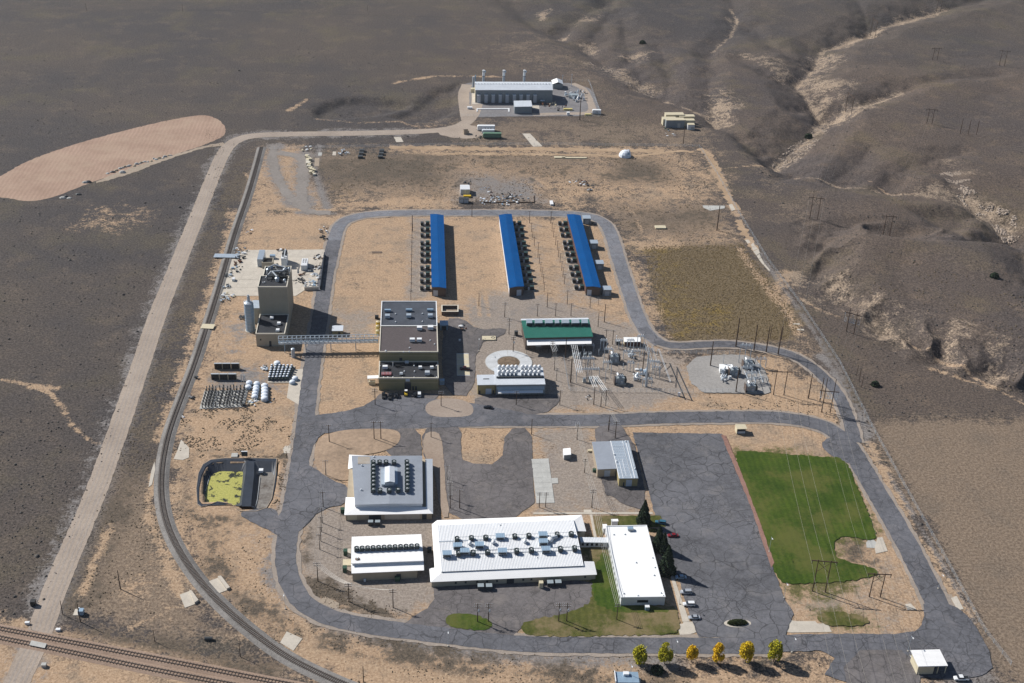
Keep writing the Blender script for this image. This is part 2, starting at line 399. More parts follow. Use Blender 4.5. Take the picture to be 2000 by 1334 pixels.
# layers: name -> list of (polygon or line, softness m, strength, line half width or None)
def LN(w, *p): return (PX(*p), w)
LAYERS = {
 'w_field': [ (PX((1690,817),(2060,818),(2400,1000),(2300,1500),(1960,1334),(1890,1190),(1810,1030),(1735,905)),6,.95,None),
   (PX((505,286),(900,285),(1360,290),(1400,330),(1430,390),(1440,440),(1500,520),(1600,680),(1560,690),(1260,660),(1210,480),(1150,405),(640,405),(620,330)),14,.75,None),
   (PX((225,900),(300,940),(330,1060),(400,1170),(520,1270),(300,1250),(130,1210),(160,1110)),9,.95,None),
   (PX((0,1215),(120,1235),(500,1310),(560,1400),(-200,1500),(-200,1200)),6,.9,None),
   (PX((880,230),(1180,235),(1300,270),(1360,290),(880,288)),12,.55,None),
   (PX((1360,700),(1420,665),(1520,690),(1600,740),(1650,810),(1500,800),(1360,770)),8,.8,None),
   (PX((1060,60),(1180,160),(1210,215),(1300,240),(1200,260),(1160,180),(1000,130),(950,80)),30,.5,None),
   (PX((1400,250),(1500,300),(1600,420),(1500,470),(1450,380)),25,.4,None), (PX((960,60),(1100,60),(1500,100),(1900,120),(2300,100),(2300,820),(1720,800),(1560,590),(1440,400),(1380,285),(1200,240),(1000,140)),60,.0,None), (PX((880,232),(1380,240),(1440,330),(1370,288),(880,284)),10,.6,None)],
 'w_dirt': [(PX((225,960),(300,980),(330,1080),(420,1190),(500,1270),(300,1240),(150,1200)),14,.36,None),  (PX((505,405),(640,412),(1150,420),(1215,470),(1290,640),(1300,690),(1360,700),(1500,690),(1640,770),(1655,830),(1690,870),(1760,1000),(1850,1150),(1880,1215),(1780,1290),(1300,1300),(1300,1400),(700,1400),(560,1300),(420,1180),(340,1080),(322,990),(335,880),(352,780),(385,690),(415,600),(450,480),(480,405)),8,.85,None),
   (PX((500,286),(600,285),(650,410),(470,420)),6,.75,None),
   (PX((1180,292),(1290,298),(1370,300),(1410,380),(1340,370),(1250,340)),18,.7,None),
   (PX((1250,1290),(1780,1285),(1900,1334),(1900,1500),(1200,1500)),8,.7,None),
   (PX((810,380),(880,385),(900,408),(650,408),(650,398),(760,384)),5,.9,None),
   (PX((0,1240),(500,1330),(560,1420),(-200,1500),(-200,1200)),8,.9,None), (PX((-60,1195),(60,1205),(560,1300),(560,1330),(0,1235)),3,.7,None), (PX((640,300),(880,290),(1360,292),(1420,400),(1240,460),(1150,408),(640,408)),20,.58,None), (PX((1200,410),(1440,420),(1560,640),(1640,760),(1500,690),(1280,660)),12,.45,None),
   (PX((1560,1160),(1800,1170),(1790,1240),(1530,1240),(1530,1190)),5,.6,None)],
 'w_sand': [ LN(3.5,(930,290),(1100,291),(1290,296))+(), ],
 'w_grav': [ (PX((920,590),(1010,560),(1240,640),(1275,690),(1345,700),(1345,770),(1270,800),(1050,800),(925,780),(900,700)),7,.97,None),
   (PX((630,600),(735,600),(735,660),(640,670)),6,.6,None),
   (PX((590,1000),(680,985),(880,1015),(870,1150),(830,1190),(790,1215),(690,1200),(610,1160),(578,1100)),4,.85,None),
   (PX((610,880),(640,850),(680,840),(680,930),(650,940),(615,915)),4,.7,None),
   (PX((1042,838),(1150,832),(1160,860),(1240,870),(1270,1010),(1180,1005),(1050,1000)),4,.8,None),
   (PX((1530,1190),(1540,1100),(1700,1080),(1760,1100),(1790,1190),(1780,1240),(1560,1240)),10,.5,None),
   (PX((880,590),(930,600),(930,700),(870,780),(860,700)),6,.6,None),
   (PX((800,425),(845,425),(845,580),(790,590)),3,.7,None),(PX((1100,430),(1130,430),(1180,590),(1080,600)),4,.6,None),
   (PX((1035,430),(1055,430),(1075,590),(1035,590)),6,.5,None)],
 'w_grey': [ LN(7,(800,258),(650,261),(500,264),(465,271),(442,288),(425,322),(372,455),(308,612),(242,808),(180,980),(120,1120),(77,1240),(40,1315)), LN(1.8,(1400,325),(1445,430),(1500,520),(1560,605),(1640,720),(1685,820)), LN(1.5,(1690,860),(1760,970),(1850,1120),(1900,1210)),  LN(6,(535,287),(532,320),(545,360),(570,390),(600,412)), LN(7,(595,300),(592,340),(590,380),(600,412)), LN(4,(540,300),(590,305)),LN(3,(600,416),(650,418)),
   (PX((440,630),(480,610),(490,660),(450,690)),8,.72,None), (PX((410,745),(470,715),(520,705),(560,770),(430,760)),6,.7,None),
   (PX((870,330),(1040,345),(1065,395),(890,398)),12,.7,None),
   LN(3,(624,285),(612,330),(640,412)), (PX((490,1050),(560,1060),(560,1150),(500,1120)),12,.55,None),
   LN(6,(600,850),(575,960),(545,1060),(548,1130),(590,1190),(650,1222),(760,1250),(1000,1285),(1300,1288)),
   LN(9,(1780,1270),(1860,1300),(1900,1360)), LN(4,(1610,700),(1680,800),(1690,850)),
   (PX((905,600),(1050,585),(1080,600),(1010,625),(990,640)),10,.5,None)],
 'w_bank': [], 'w_grass': [(PX((1430,880),(1650,893),(1715,1055),(1640,1050),(1630,1095),(1702,1125),(1640,1160),(1530,1160),(1500,1080)),6,.95,None), (PX((1140,1050),(1185,1060),(1300,1185),(1332,1240),(1030,1248),(1010,1215),(1110,1200)),5,.9,None), (PX((866,1200),(945,1200),(970,1225),(900,1236)),4,.8,None), (PX((1590,1195),(1700,1200),(1700,1225),(1600,1222)),5,.8,None)],
 'w_brown': [(PX((960,60),(1100,60),(1500,100),(1900,120),(2300,100),(2300,820),(1720,815),(1560,590),(1440,400),(1380,285),(900,240),(950,120)),50,.8,None)], 'w_scrub': [ (PX((640,310),(760,295),(880,300),(900,350),(850,375),(700,370),(640,350)),14,.75,None),
   (PX((1200,300),(1310,320),(1305,356),(1180,352)),9,.8,None), (PX((900,295),(1150,300),(1180,340),(1060,350),(920,330)),16,.5,None),
   (PX((1210,400),(1380,405),(1400,430),(1350,460),(1230,450)),14,.6,None),
   (PX((590,1130),(640,1130),(700,1170),(790,1195),(780,1210),(680,1195),(600,1165)),3,.9,None), (PX((590,1030),(615,1030),(610,1100),(592,1100)),3,.7,None),
   (PX((612,880),(625,855),(660,842),(780,848),(770,862),(690,868),(640,900)),3,.7,None),
   (PX((385,880),(560,880),(590,900),(560,1000),(548,960),(560,905),(400,895),(370,960),(400,1010),(480,1020),(350,1010),(340,900)),4,.55,None),
   LN(5,(400,1020),(420,1100),(480,1170),(560,1220),(700,1280),(900,1320)), LN(6,(560,1220),(800,1280),(1100,1320),(1300,1340)),
   (PX((1790,395),(1870,392),(1935,405),(1940,440),(1850,445)),14,.6,None),(PX((1440,268),(1470,272),(1475,290),(1450,290)),5,.9,None),
   LN(7,(500,300),(470,330),(410,480),(365,600),(310,760),(270,880),(215,1030),(150,1190)), LN(5,(1500,470),(1560,560),(1640,690),(1690,800)),
   LN(5,(150,1230),(300,1260),(520,1310)), (PX((1640,1048),(1690,1052),(1712,1110),(1640,1105),(1622,1075)),3,.75,None)],
 'w_weed': [ (PX((1255,480),(1450,478),(1545,600),(1570,650),(1530,668),(1310,668),(1280,600)),7,.9,None) ],
 'w_gold': [ (PX((1258,485),(1300,480),(1310,540),(1345,600),(1400,600),(1395,630),(1320,640),(1280,560)),14,.8,None),
   (PX((620,300),(680,310),(720,380),(660,380)),20,.5,None)],
}
LAYERS['w_sand'] = [ LN(2.5,(850,291),(930,290),(1100,294),(1290,296)), LN(2,(850,301),(1100,301),(1250,308)), LN(3.5,(1376,292),(1395,325),(1425,395),(1450,440),(1460,462)),
   LN(3,(1445,485),(1480,540),(1530,600),(1565,655)), LN(4,(1515,560),(1535,590)), LN(4,(460,410),(440,480),(415,560),(385,640),(345,760),(320,860)), LN(2,(300,930),(290,1010),(320,1090),(352,1165)),
   LN(1.2,(0,740),(60,752),(100,770),(120,795),(140,830),(170,858),(190,866)), LN(2,(60,755),(110,758)), LN(2,(215,1030),(180,1110),(160,1160)), LN(2.5,(250,1230),(350,1180)), LN(3,(0,1205),(60,1222)),
   LN(3,(560,1270),(720,1300),(900,1330)), LN(2.5,(610,1250),(590,1215),(560,1180)), LN(.9,(905,432),(912,500),(932,575),(938,620)), LN(.9,(918,430),(928,500),(948,575),(955,620)), LN(.8,(700,440),(690,520),(690,600)), LN(.8,(712,440),(704,520),(702,600)), LN(.8,(1040,360),(1100,395),(1200,500)), LN(.8,(1262,470),(1240,420),(1180,350)), LN(.8,(470,330),(560,420),(640,430)), LN(.8,(1230,500),(1270,600),(1310,660)), LN(1,(420,720),(520,690),(620,690)), LN(6,(100,1262),(250,1290),(400,1320)), LN(2,(1640,1070),(1660,1150),(1650,1220)),
   LN(3,(1700,870),(1740,960),(1800,1060),(1860,1160),(1890,1200)), LN(1.6,(1820,720),(1900,742),(2000,780)), LN(1.2,(1530,560),(1590,600),(1640,620)), LN(1.5,(1770,665),(1850,700),(2000,790)),
   LN(1.5,(1050,350),(1080,370),(1120,400)), LN(1.2,(1350,335),(1500,320)), LN(1.4,(1700,345),(1740,366),(1790,368)), (PX((140,435),(180,405),(250,395),(300,410),(290,440),(230,455),(130,450)),8,.42,None),
   (PX((800,250),(840,230),(870,240),(900,262),(840,262)),6,.4,None), (PX((760,285),(1290,286),(1330,300),(850,302),(760,298)),4,.6,None),
   LN(2,(480,409),(560,409),(640,410),(820,408)),LN(1.5,(620,232),(700,240),(780,237),(820,250)), LN(2,(770,162),(850,148),(980,150)), LN(2.5,(565,215),(600,195)), (PX((1230,470),(1300,465),(1330,478),(1250,485)),6,.7,None), (PX((1225,500),(1260,500),(1290,640),(1265,600)),5,.6,None),
   (PX((1530,530),(1550,535),(1545,560),(1528,550)),4,.9,None),(PX((355,880),(370,885),(340,1010),(350,1080),(330,1060),(330,960)),4,.8,None)]
LAYERS['w_bank'] = [ LN(3,(1850,5),(1760,22),(1700,45),(1640,68),(1606,80)), LN(3.5,(1606,85),(1596,110),(1578,132),(1560,146),(1590,182),(1612,205)), LN(3,(1606,228),(1580,250),(1548,278),(1514,306)), LN(1.5,(1430,55),(1442,25),(1428,5)), LN(1.2,(1392,90),(1430,55)), LN(1.5,(1560,330),(1640,350),(1730,366),(1800,370),(1870,378)), LN(2,(1700,196),(1760,175)), LN(1.5,(1300,184),(1380,212),(1405,236)), (PX((1640,68),(1760,20),(1850,3),(1760,32),(1690,55),(1650,72)),6,.95,None), (PX((1592,90),(1615,85),(1640,105),(1610,125),(1578,125)),10,.85,None),
   (PX((1548,145),(1600,135),(1660,160),(1640,185),(1600,195),(1565,165)),12,.6,None), (PX((1610,210),(1680,190),(1760,172),(1700,200),(1640,225),(1600,222)),8,.85,None),
   (PX((1600,225),(1610,235),(1560,290),(1515,310),(1500,300),(1560,265)),5,.8,None), (PX((1380,185),(1410,175),(1440,200),(1420,230),(1405,225)),9,.8,None),
   (PX((1090,60),(1115,55),(1110,68),(1098,66)),3,.9,None), (PX((1135,75),(1160,70),(1168,92),(1150,92)),4,.8,None), (PX((1150,118),(1200,125),(1290,165),(1260,170),(1180,140)),7,.7,None),
   (PX((1210,105),(1270,98),(1260,112)),8,.72,None), (PX((1050,18),(1075,12),(1060,30)),4,.9,None), (PX((1130,40),(1180,5),(1160,30)),10,.5,None),
   (PX((1785,360),(1870,352),(1935,378),(1960,385),(2000,420),(1975,440),(1900,388),(1800,372)),6,.7,None), (PX((1840,300),(1880,330),(1930,330),(1900,305)),8,.4,None),
   (PX((1440,100),(1500,100),(1560,140),(1520,140)),10,.5,None), (PX((1420,20),(1442,40),(1400,80),(1436,42)),4,.5,None),
   (PX((1590,590),(1650,545),(1655,550),(1600,598)),3,0.8,None), (PX((1560,580),(1600,540),(1615,545),(1575,590)),6,0.6,None), (PX((1605,602),(1640,560),(1655,566),(1625,615)),7,0.6,None), (PX((1680,640),(1700,590),(1716,595),(1697,648)),7,0.55,None), (PX((1715,655),(1740,610),(1755,616),(1735,664)),8,0.6,None), (PX((1745,670),(1775,618),(1790,625),(1765,680)),7,0.55,None), (PX((1830,695),(1865,650),(1880,658),(1850,705)),8,0.5,None), (PX((1920,730),(1955,680),(1975,695),(1945,745)),11,0.55,None), (PX((1545,535),(1800,690),(1980,770),(1985,740),(1800,640),(1620,545)),16,0.33,None), (PX((1540,540),(1570,535),(1575,560),(1560,575)),6,.8,None)]
def build_ground():
    ys = [-30000, -4000, -400, 60, 150, 200]
    y = 235.0
    while y < 1750: ys.append(y); y *= 1.0026
    ys += [1790, 1900, 2200, 3000, 5000, 10000, 30000]
    us = [-120, -30, -8, -3, -1.6, -1.15]+list(np.linspace(-1, 1, 640))+[1.15, 1.6, 3, 8, 30, 120]
    ys = np.array(ys); us = np.array(us)
    yc = np.clip(ys, 300, 1800); hw = 205+.40*(yc-341)+35; cx = 36+.102*(yc-341)
    X = cx[:, None]+hw[:, None]*us[None, :]; Y = np.repeat(ys[:, None], len(us), 1)
    Z = ground_height(X, Y)
    fade = (np.abs(X) < 4000) & (Y < 4500); Z = np.where(fade, Z, 0)
    nr, nc = X.shape
    co = np.stack([X, Y, Z], -1).reshape(-1, 3)
    idx = np.arange(nr*nc).reshape(nr, nc)
    q = np.stack([idx[:-1, :-1], idx[:-1, 1:], idx[1:, 1:], idx[1:, :-1]], -1).reshape(-1, 4)
    me = bpy.data.meshes.new('ground')
    me.vertices.add(len(co)); me.vertices.foreach_set('co', co.astype(np.float32).ravel())
    me.loops.add(q.size); me.loops.foreach_set('vertex_index', q.astype(np.int32).ravel())
    me.polygons.add(len(q)); me.polygons.foreach_set('loop_start', np.arange(0, q.size, 4, dtype=np.int32))
    me.polygons.foreach_set('use_smooth', np.ones(len(q), bool))
    me.update()
    for nm, lst in LAYERS.items():
        w = np.zeros(X.shape)
        for it in lst:
            if len(it) == 2: w = np.maximum(w, (.6 if nm == 'w_scrub' else .80)*np.clip(0.5+((it[1]*.7 if nm == 'w_sand' else it[1])+sdf(X, Y, it[0], closed=False, pad=it[1]*3+8))/(2*max(1.8, it[1]*1.1)), 0, 1))
            else: w = np.maximum(w, it[2]*np.clip(0.5+sdf(X, Y, it[0], pad=it[1]*1.7+2)/(3.2*it[1]), 0, 1))
        a = me.attributes.new(nm, 'FLOAT', 'POINT'); a.data.foreach_set('value', w.astype(np.float32).ravel())
    return me
def ground_material():
    n = NB('ground_soil')
    big = n.noise(0.006, 6, 0.6); mid = n.noise(0.045, 7, 0.7); fine = n.noise(0.55, 6, 0.75); vf = n.noise(2.2, 4, 0.8)
    spk = n.voro(0.42); spk2 = n.voro(0.9)
    clump = n.maprange(spk, 0.10, 0.42, 1.0, 0.0)
    det = n.math('ADD', n.math('MULTIPLY', fine, 0.55), n.math('MULTIPLY', vf, 0.45))
    # sagebrush steppe
    grain = n.noise(0.85, 3, 0.9); spot = n.maprange(n.noise(0.38, 4, 0.85), .54, .66)
    c = n.mix(n.maprange(big, .38, .62), (0.064, 0.058, 0.059), (0.086, 0.072, 0.064))
    c = n.mix(n.math('MULTIPLY', n.maprange(mid, .48, .72), .55), c, (0.140, 0.112, 0.088))
    c = n.mix(n.math('MULTIPLY', n.maprange(n.noise(.016, 6, .65), .50, .70), .5), c, (0.118, 0.100, 0.066))
    c = n.mix(n.maprange(grain, .40, .62), n.mix(1.0, c, (.64, .64, .64), 'MULTIPLY'), n.mix(1.0, c, (1.50, 1.47, 1.43), 'MULTIPLY'))
    c = n.mix(n.math('MULTIPLY', spot, .5), c, (0.042, 0.040, 0.036))
    c = n.mix(n.math('MULTIPLY', n.attr('w_brown'), .55), c, n.mix(1.0, c, (1.55, 1.38, 1.24), 'MULTIPLY'))
    thr = n.math('ADD', n.math('MULTIPLY', n.math('SUBTRACT', mid, .5), 2.4), n.math('MULTIPLY', n.math('SUBTRACT', n.noise(.22, 5, .75), .5), 2.2))
    thr = n.math('ADD', thr, n.math('MULTIPLY', n.math('SUBTRACT', grain, .5), 1.5))
    def layer(c, nm, col, amp=1.0, lo=.22, hi=.78):
        a = n.attr(nm); win = n.math('ADD', n.math('MULTIPLY', n.math('MULTIPLY', a, n.math('SUBTRACT', 1.0, a)), 3.2), .16)
        f = n.math('ADD', a, n.math('MULTIPLY', n.math('MULTIPLY', thr, amp), win))
        return n.mix(n.math('MULTIPLY', n.maprange(f, lo, hi), n.maprange(a, .02, .16)), c, col)
    vary = lambda a, b, src=grain: n.mix(n.maprange(src, .36, .66), a, b)
    dk = n.math('MULTIPLY', n.maprange(n.noise(.12, 6, .75), .50, .66), .8)
    field = vary((0.135, 0.100, 0.074), (0.285, 0.220, 0.162)); field = n.mix(n.math('MULTIPLY', n.maprange(mid, .45, .7), .5), field, vary((0.08, 0.066, 0.055), (.19, .16, .13)))
    dirt = vary((0.305, 0.207, 0.132), (0.505, 0.362, 0.243)); dirt = n.mix(n.math('MULTIPLY', n.maprange(n.noise(.03, 7, .7), .50, .66), .8), dirt, vary((0.225, 0.170, 0.125), (0.37, 0.29, 0.215))); dirt = n.mix(dk, dirt, vary((0.17, .13, .095), (.36, .27, .19)))
    grav = vary((0.215, 0.180, 0.152), (0.355, 0.305, 0.262)); grav = n.mix(dk, grav, vary((.20, .17, .15), (.28, .245, .22))); grey = vary((0.15, 0.138, 0.132), (0.27, 0.25, 0.24))
    sand = vary((0.30, 0.205, 0.132), (0.47, 0.345, 0.235)); bank = vary((0.185, 0.140, 0.103), (0.40, 0.315, 0.235)); scr = vary((0.058, 0.050, 0.040), (0.165, 0.13, 0.098))
    weed = vary((0.085, 0.062, 0.036), (0.215, 0.165, 0.10)); gold = vary((0.12, 0.078, 0.025), (0.28, 0.205, 0.07))
    c = layer(c, 'w_field', field, .9); c = layer(c, 'w_dirt', dirt, .9); c = layer(c, 'w_grav', grav, .7); c = layer(c, 'w_grey', grey, .9)
    c = layer(c, 'w_weed', weed, .8); c = layer(c, 'w_gold', gold, 1.3, .35, .9); c = layer(c, 'w_scrub', scr, 1.4); c = layer(c, 'w_sand', sand, 1.1); c = layer(c, 'w_bank', bank, 1.2); c = layer(c, 'w_grass', vary((.060, .066, .022), (.175, .150, .065)), 1.3)
    n.done(c, 0.95, 0, 0.15)
    h = n.math('ADD', n.math('MULTIPLY', grain, .7), n.math('MULTIPLY', spot, .3)); n.bump(h, 0.55, 0.5)
    return n.m
def asphalt(name, base, crack=1.0, seal=0.0, patch=(0.2, 0.19, 0.2), cs=0.14):
    n = NB(name)
    big = n.noise(0.03, 5, .6); mid = n.noise(0.3, 5, .7); fine = n.noise(3.0, 3, .8)
    lo = tuple(v*.62 for v in base); hi = tuple(v*1.45 for v in base)
    c = n.ramp(n.math('ADD', n.math('MULTIPLY', big, .4), n.math('ADD', n.math('MULTIPLY', mid, .35), n.math('MULTIPLY', n.noise(1.1, 3, .9), .25))), (.38, lo), (.62, hi))
    c = n.mix(n.math('MULTIPLY', n.maprange(n.noise(.085, 6, .7), .50, .68), .5), c, patch)
    c = n.mix(n.math('MULTIPLY', n.maprange(n.noise(.19, 6, .75), .56, .68), .4), c, tuple(v*.55 for v in base))
    w = n.warp(4.0, .14); w2 = n.warp(2.2, .45)
    k1 = n.maprange(n.voro(cs, 'DISTANCE_TO_EDGE', w), .0, .034, 1, 0); k2 = n.maprange(n.voro(cs*2.6, 'DISTANCE_TO_EDGE', w2), .0, .060, 1, 0)
    k2 = n.math('MULTIPLY', k2, n.maprange(n.noise(.05, 3), .42, .60)); k1 = n.math('MULTIPLY', k1, n.maprange(n.noise(.04, 4, .7), .36, .56, .35, 1.0))
    c = n.mix(n.math('MULTIPLY', n.math('MAXIMUM', n.math('MULTIPLY', k1, .60), n.math('MULTIPLY', k2, .46)), crack), c, tuple(v*.32 for v in base))
    n.done(c, 0.88, 0, .25); n.bump(mid, .3, .12); return n.m
M = MATS
M['ground'] = ground_material()
M['asphalt'] = asphalt('asphalt_road', (0.112, 0.114, 0.128), 1.3)
M['asphalt_lot'] = asphalt('asphalt_lot', (0.115, 0.116, 0.128), 1.4, patch=(0.20, .19, .19), cs=.13)
M['asphalt_worn'] = asphalt('asphalt_worn', (0.128, 0.118, 0.119), 1.15, patch=(0.22, .195, .18), cs=.17)
M['asphalt_old'] = asphalt('asphalt_grey', (0.165, 0.17, 0.19), .8)
def road_mat(name, a, b, sc=.5):
    n = NB(name); f = n.math('ADD', n.math('MULTIPLY', n.noise(.05, 5), .4), n.math('MULTIPLY', n.noise(sc, 6, .75), .6))
    n.done(n.ramp(f, (.36, a), (.66, b)), .95, 0, .1); n.bump(n.noise(sc*2, 4), .5, .3); return n.m
M['gravel_road'] = road_mat('gravel_road', (0.285, 0.235, 0.195), (0.43, 0.36, 0.30), .8)
M['wheel_track'] = road_mat('wheel_track', (0.25, 0.215, 0.19), (0.40, 0.345, 0.30), .5)
M['tan_grey'] = road_mat('grey_track', (.19, .17, .155), (.29, .265, .245), .5)
M['ballast'] = road_mat('ballast_stone', (0.13, 0.123, 0.118), (0.30, 0.285, 0.27), 1.1)
M['ballast_red'] = road_mat('ballast_red', (0.235, 0.168, 0.128), (0.37, 0.275, 0.215), 1.0)
M['yard_gravel'] = road_mat('pale_gravel', (0.235, 0.225, 0.215), (0.36, 0.345, 0.33), .8)
M['upper_gravel'] = road_mat('upper_gravel', (0.155, 0.15, 0.155), (0.25, 0.24, 0.245), .5)
M['sagepath'] = road_mat('pale_soil', (0.27, .22, .17), (0.42, .35, .28), .6)
def lawn_mat(name, a, b, dry, amt):
    n = NB(name); f = n.math('ADD', n.math('MULTIPLY', n.noise(.05, 6, .7), .5), n.math('MULTIPLY', n.noise(.9, 4, .9), .5))
    c = n.ramp(f, (.38, a), (.60, b)); st = n.t.nodes.new('ShaderNodeTexWave'); st.inputs['Scale'].default_value = .11; st.inputs['Distortion'].default_value = 2.5; n.L(n.co, st.inputs['Vector'])
    c = n.mix(n.math('MULTIPLY', st.outputs['Fac'], .30), c, tuple(v*.7 for v in a))
    c = n.mix(n.math('MULTIPLY', n.maprange(n.noise(.035, 7, .75), .44, .62), amt), c, dry)
    n.done(c, .95, 0, .1); n.bump(n.noise(1.5, 3), .5, .2); return n.m
M['lawn'] = lawn_mat('lawn_grass', (0.026, 0.055, 0.008), (0.073, 0.110, 0.016), (0.115, 0.115, 0.034), .7)
M['lawn_dry'] = lawn_mat('dry_lawn_grass', (0.045, 0.060, 0.014), (0.115, 0.115, 0.032), (0.20, 0.155, 0.085), 1.0)
M['pink_pad'] = lawn_mat('graded_clay', (0.30, 0.205, 0.155), (0.43, 0.305, 0.235), (0.40, 0.30, 0.225), .6)
M['conc'] = mk('concrete', (0.50, 0.455, 0.39), .9, 0, .10, .25, .35)
M['conc_grey'] = mk('concrete_grey', (0.43, 0.43, 0.41), .9, 0, .13, .3, .3)
M['conc_pale'] = mk('concrete_pale', (0.52, 0.54, 0.56), .9, 0, .10, .3, .15)
M['redrock'] = road_mat('red_gravel', (0.20, .11, .09), (0.33, .20, .16), .8)

M['island'] = road_mat('island_soil', (0.22, .165, .12), (0.45, .33, .235), .45)
M['shoulder'] = road_mat('shoulder_gravel', (0.24, .205, .175), (0.38, .325, .28), .9)
g = link('ground', build_ground()); g.data.materials.append(M['ground']); g['kind'] = 'structure'

# ------------------------------------------------------------------ flat sheets
_sz = [0.03]
def jitter(pts, step=2.0, amp=0.3, seed=1, closed=True):
    out = []; n = len(pts); k = 0; rs = random.Random(seed)
    for i in range(n if closed else n-1):
        a, b = pts[i], pts[(i+1) % n]; L = math.hypot(b[0]-a[0], b[1]-a[1]); m = max(1, int(L/step))
        dx, dy = (b[0]-a[0])/max(L, 1e-6), (b[1]-a[1])/max(L, 1e-6)
        for j in range(m):
            t = j/m; o = rs.uniform(-amp, amp) if j else 0
            out.append((a[0]+(b[0]-a[0])*t-dy*o, a[1]+(b[1]-a[1])*t+dx*o))
    if not closed: out.append(pts[-1])
    return out
def smooth_line(pts, it=2, closed=False):
    for _ in range(it):
        o = [] if closed else [pts[0]]; n = len(pts)
        for i in range(n if closed else n-1):
            a, b = pts[i], pts[(i+1) % n]
            o += [lerp(a, b, .25), lerp(a, b, .75)]
        if not closed: o.append(pts[-1])
        pts = o
    return pts
def sheet(name, pts, mat, rnd=0, amp=.3, seed=3, step=2.0, z=None, kind='structure'):
    if rnd: pts = smooth_line(pts, rnd, True)
    if amp: pts = jitter(pts, step, amp, seed)
    _sz[0] += 0.006; z = _sz[0] if z is None else z
    A = sum(pts[i][0]*pts[(i+1) % len(pts)][1]-pts[(i+1) % len(pts)][0]*pts[i][1] for i in range(len(pts)))
    if A < 0: pts = pts[::-1]
    mb = MB().add([(p[0], p[1], z) for p in pts], [tuple(range(len(pts)))])
    return struct(name, mb, mat)
def offs(pts, d):
    out = []; n = len(pts)
    for i in range(n):
        a = pts[max(i-1, 0)]; b = pts[min(i+1, n-1)]; L = math.hypot(b[0]-a[0], b[1]-a[1]) or 1
        out.append((pts[i][0]-(b[1]-a[1])/L*d, pts[i][1]+(b[0]-a[0])/L*d))
    return out
def resample(pts, step):
    out = [pts[0]]; acc = 0
    for i in range(len(pts)-1):
        a, b = pts[i], pts[i+1]; L = math.hypot(b[0]-a[0], b[1]-a[1])
        if L < 1e-9: continue
        t = step-acc
        while t <= L: out.append(lerp(a, b, t/L)); t += step
        acc = (acc+L) % step
    return out
def ribbon(name, pts, w, mat, amp=.25, seed=5, z=None, sm=3):
    pts = resample(smooth_line(pts, sm), 2.5); rs = random.Random(seed)
    n = len(pts); L = offs(pts, w/2); R = offs(pts, -w/2)
    _sz[0] += 0.006; z = _sz[0] if z is None else z
    ja = [rs.uniform(-amp, amp) for _ in range(n)]; jb = [rs.uniform(-amp, amp) for _ in range(n)]
    Lj = [lerp(L[i], R[i], ja[i]/w) for i in range(n)]; Rj = [lerp(R[i], L[i], jb[i]/w) for i in range(n)]
    vs = [(p[0], p[1], z) for p in Rj]+[(p[0], p[1], z) for p in Lj]
    return struct(name, MB().add(vs, [(i, i+1, n+i+1, n+i) for i in range(n-1)]), mat)

sheet('graded_pad', PX((-60,372),(0,345),(60,310),(180,271),(300,241),(370,227),(405,224),(432,236),(444,256),(430,272),(340,303),(240,335),(160,363),(110,384),(60,395),(15,387),(-30,382)), M['pink_pad'], 2, .5)
sheet('dirt_lane', PX((432,276),(445,284),(400,288),(330,310),(240,345),(170,362),(240,333),(340,302)), M['sagepath'], 1, .8)
sheet('upper_yard', PX((898,166),(925,160),(1100,160),(1148,170),(1158,180),(1176,226),(1000,227),(905,230),(898,200)), M['upper_gravel'], 1, .6)
ribbon('yard_track', PX((912,165),(904,185),(908,215),(912,235)), 9, M['gravel_road'])
ribbon('yard_track', PX((1118,163),(1140,172),(1152,195),(1160,222),(1100,222),(1040,224)), 6, M['gravel_road'])
ribbon('gravel_road', PX((935,190),(925,225),(905,245),(870,254),(800,258),(720,260),(650,261),(560,262),(500,264),(465,271),(442,288),(425,322),(398,390),(372,455),(342,530),(308,612),(276,710),(242,808),(210,900),(180,980),(150,1050),(120,1120),(96,1180),(77,1240),(48,1300),(20,1360),(-20,1440),(-120,1650)), 9.8, M['gravel_road'], .22)
for _o in (-2.6, -.9, 1.3, 3.0):
    ribbon('wheel_track', offs(smooth_line(PX((800,258),(720,260),(650,261),(560,262),(500,264),(465,271),(442,288),(425,322),(398,390),(372,455),(342,530),(308,612),(276,710),(242,808),(210,900),(180,980),(150,1050),(120,1120),(96,1180),(77,1240),(48,1300),(20,1360),(-20,1440),(-120,1650)), 2), _o), .7, M['wheel_track'], .2, 5+int(_o*9), None, 1)
sheet('road_apron', PX((868,248),(905,240),(940,250),(945,268),(900,272),(850,262)), M['gravel_road'], 1, .6)
M['tan_track'] = road_mat('tan_track', (.30, .21, .135), (.47, .345, .235), .5)
ribbon('dirt_track', PX((760,287),(850,289),(930,291),(1000,291),(1100,292),(1200,294),(1300,295)), 7.0, M['tan_track'], 1.6)
ribbon('dirt_track', PX((850,300),(1000,302),(1130,302),(1230,306),(1290,300),(1325,294),(1360,298)), 4.0, M['tan_track'], 1.2)
ribbon('dirt_track', PX((1366,290),(1382,298),(1396,325),(1412,362),(1428,395),(1437,412)), 6.0, M['tan_track'], 1.5)
ribbon('dirt_track', PX((1443,430),(1458,460),(1475,492)), 5.0, M['tan_track'], 1.5)
ribbon('grey_track', PX((536,284),(532,310),(538,340),(556,372),(580,400),(605,415),(650,416)), 6.5, M['tan_grey'], 1.0)
ribbon('grey_track', PX((545,298),(575,302),(596,312),(592,345),(588,380),(594,408)), 8, M['tan_grey'], 1.2)
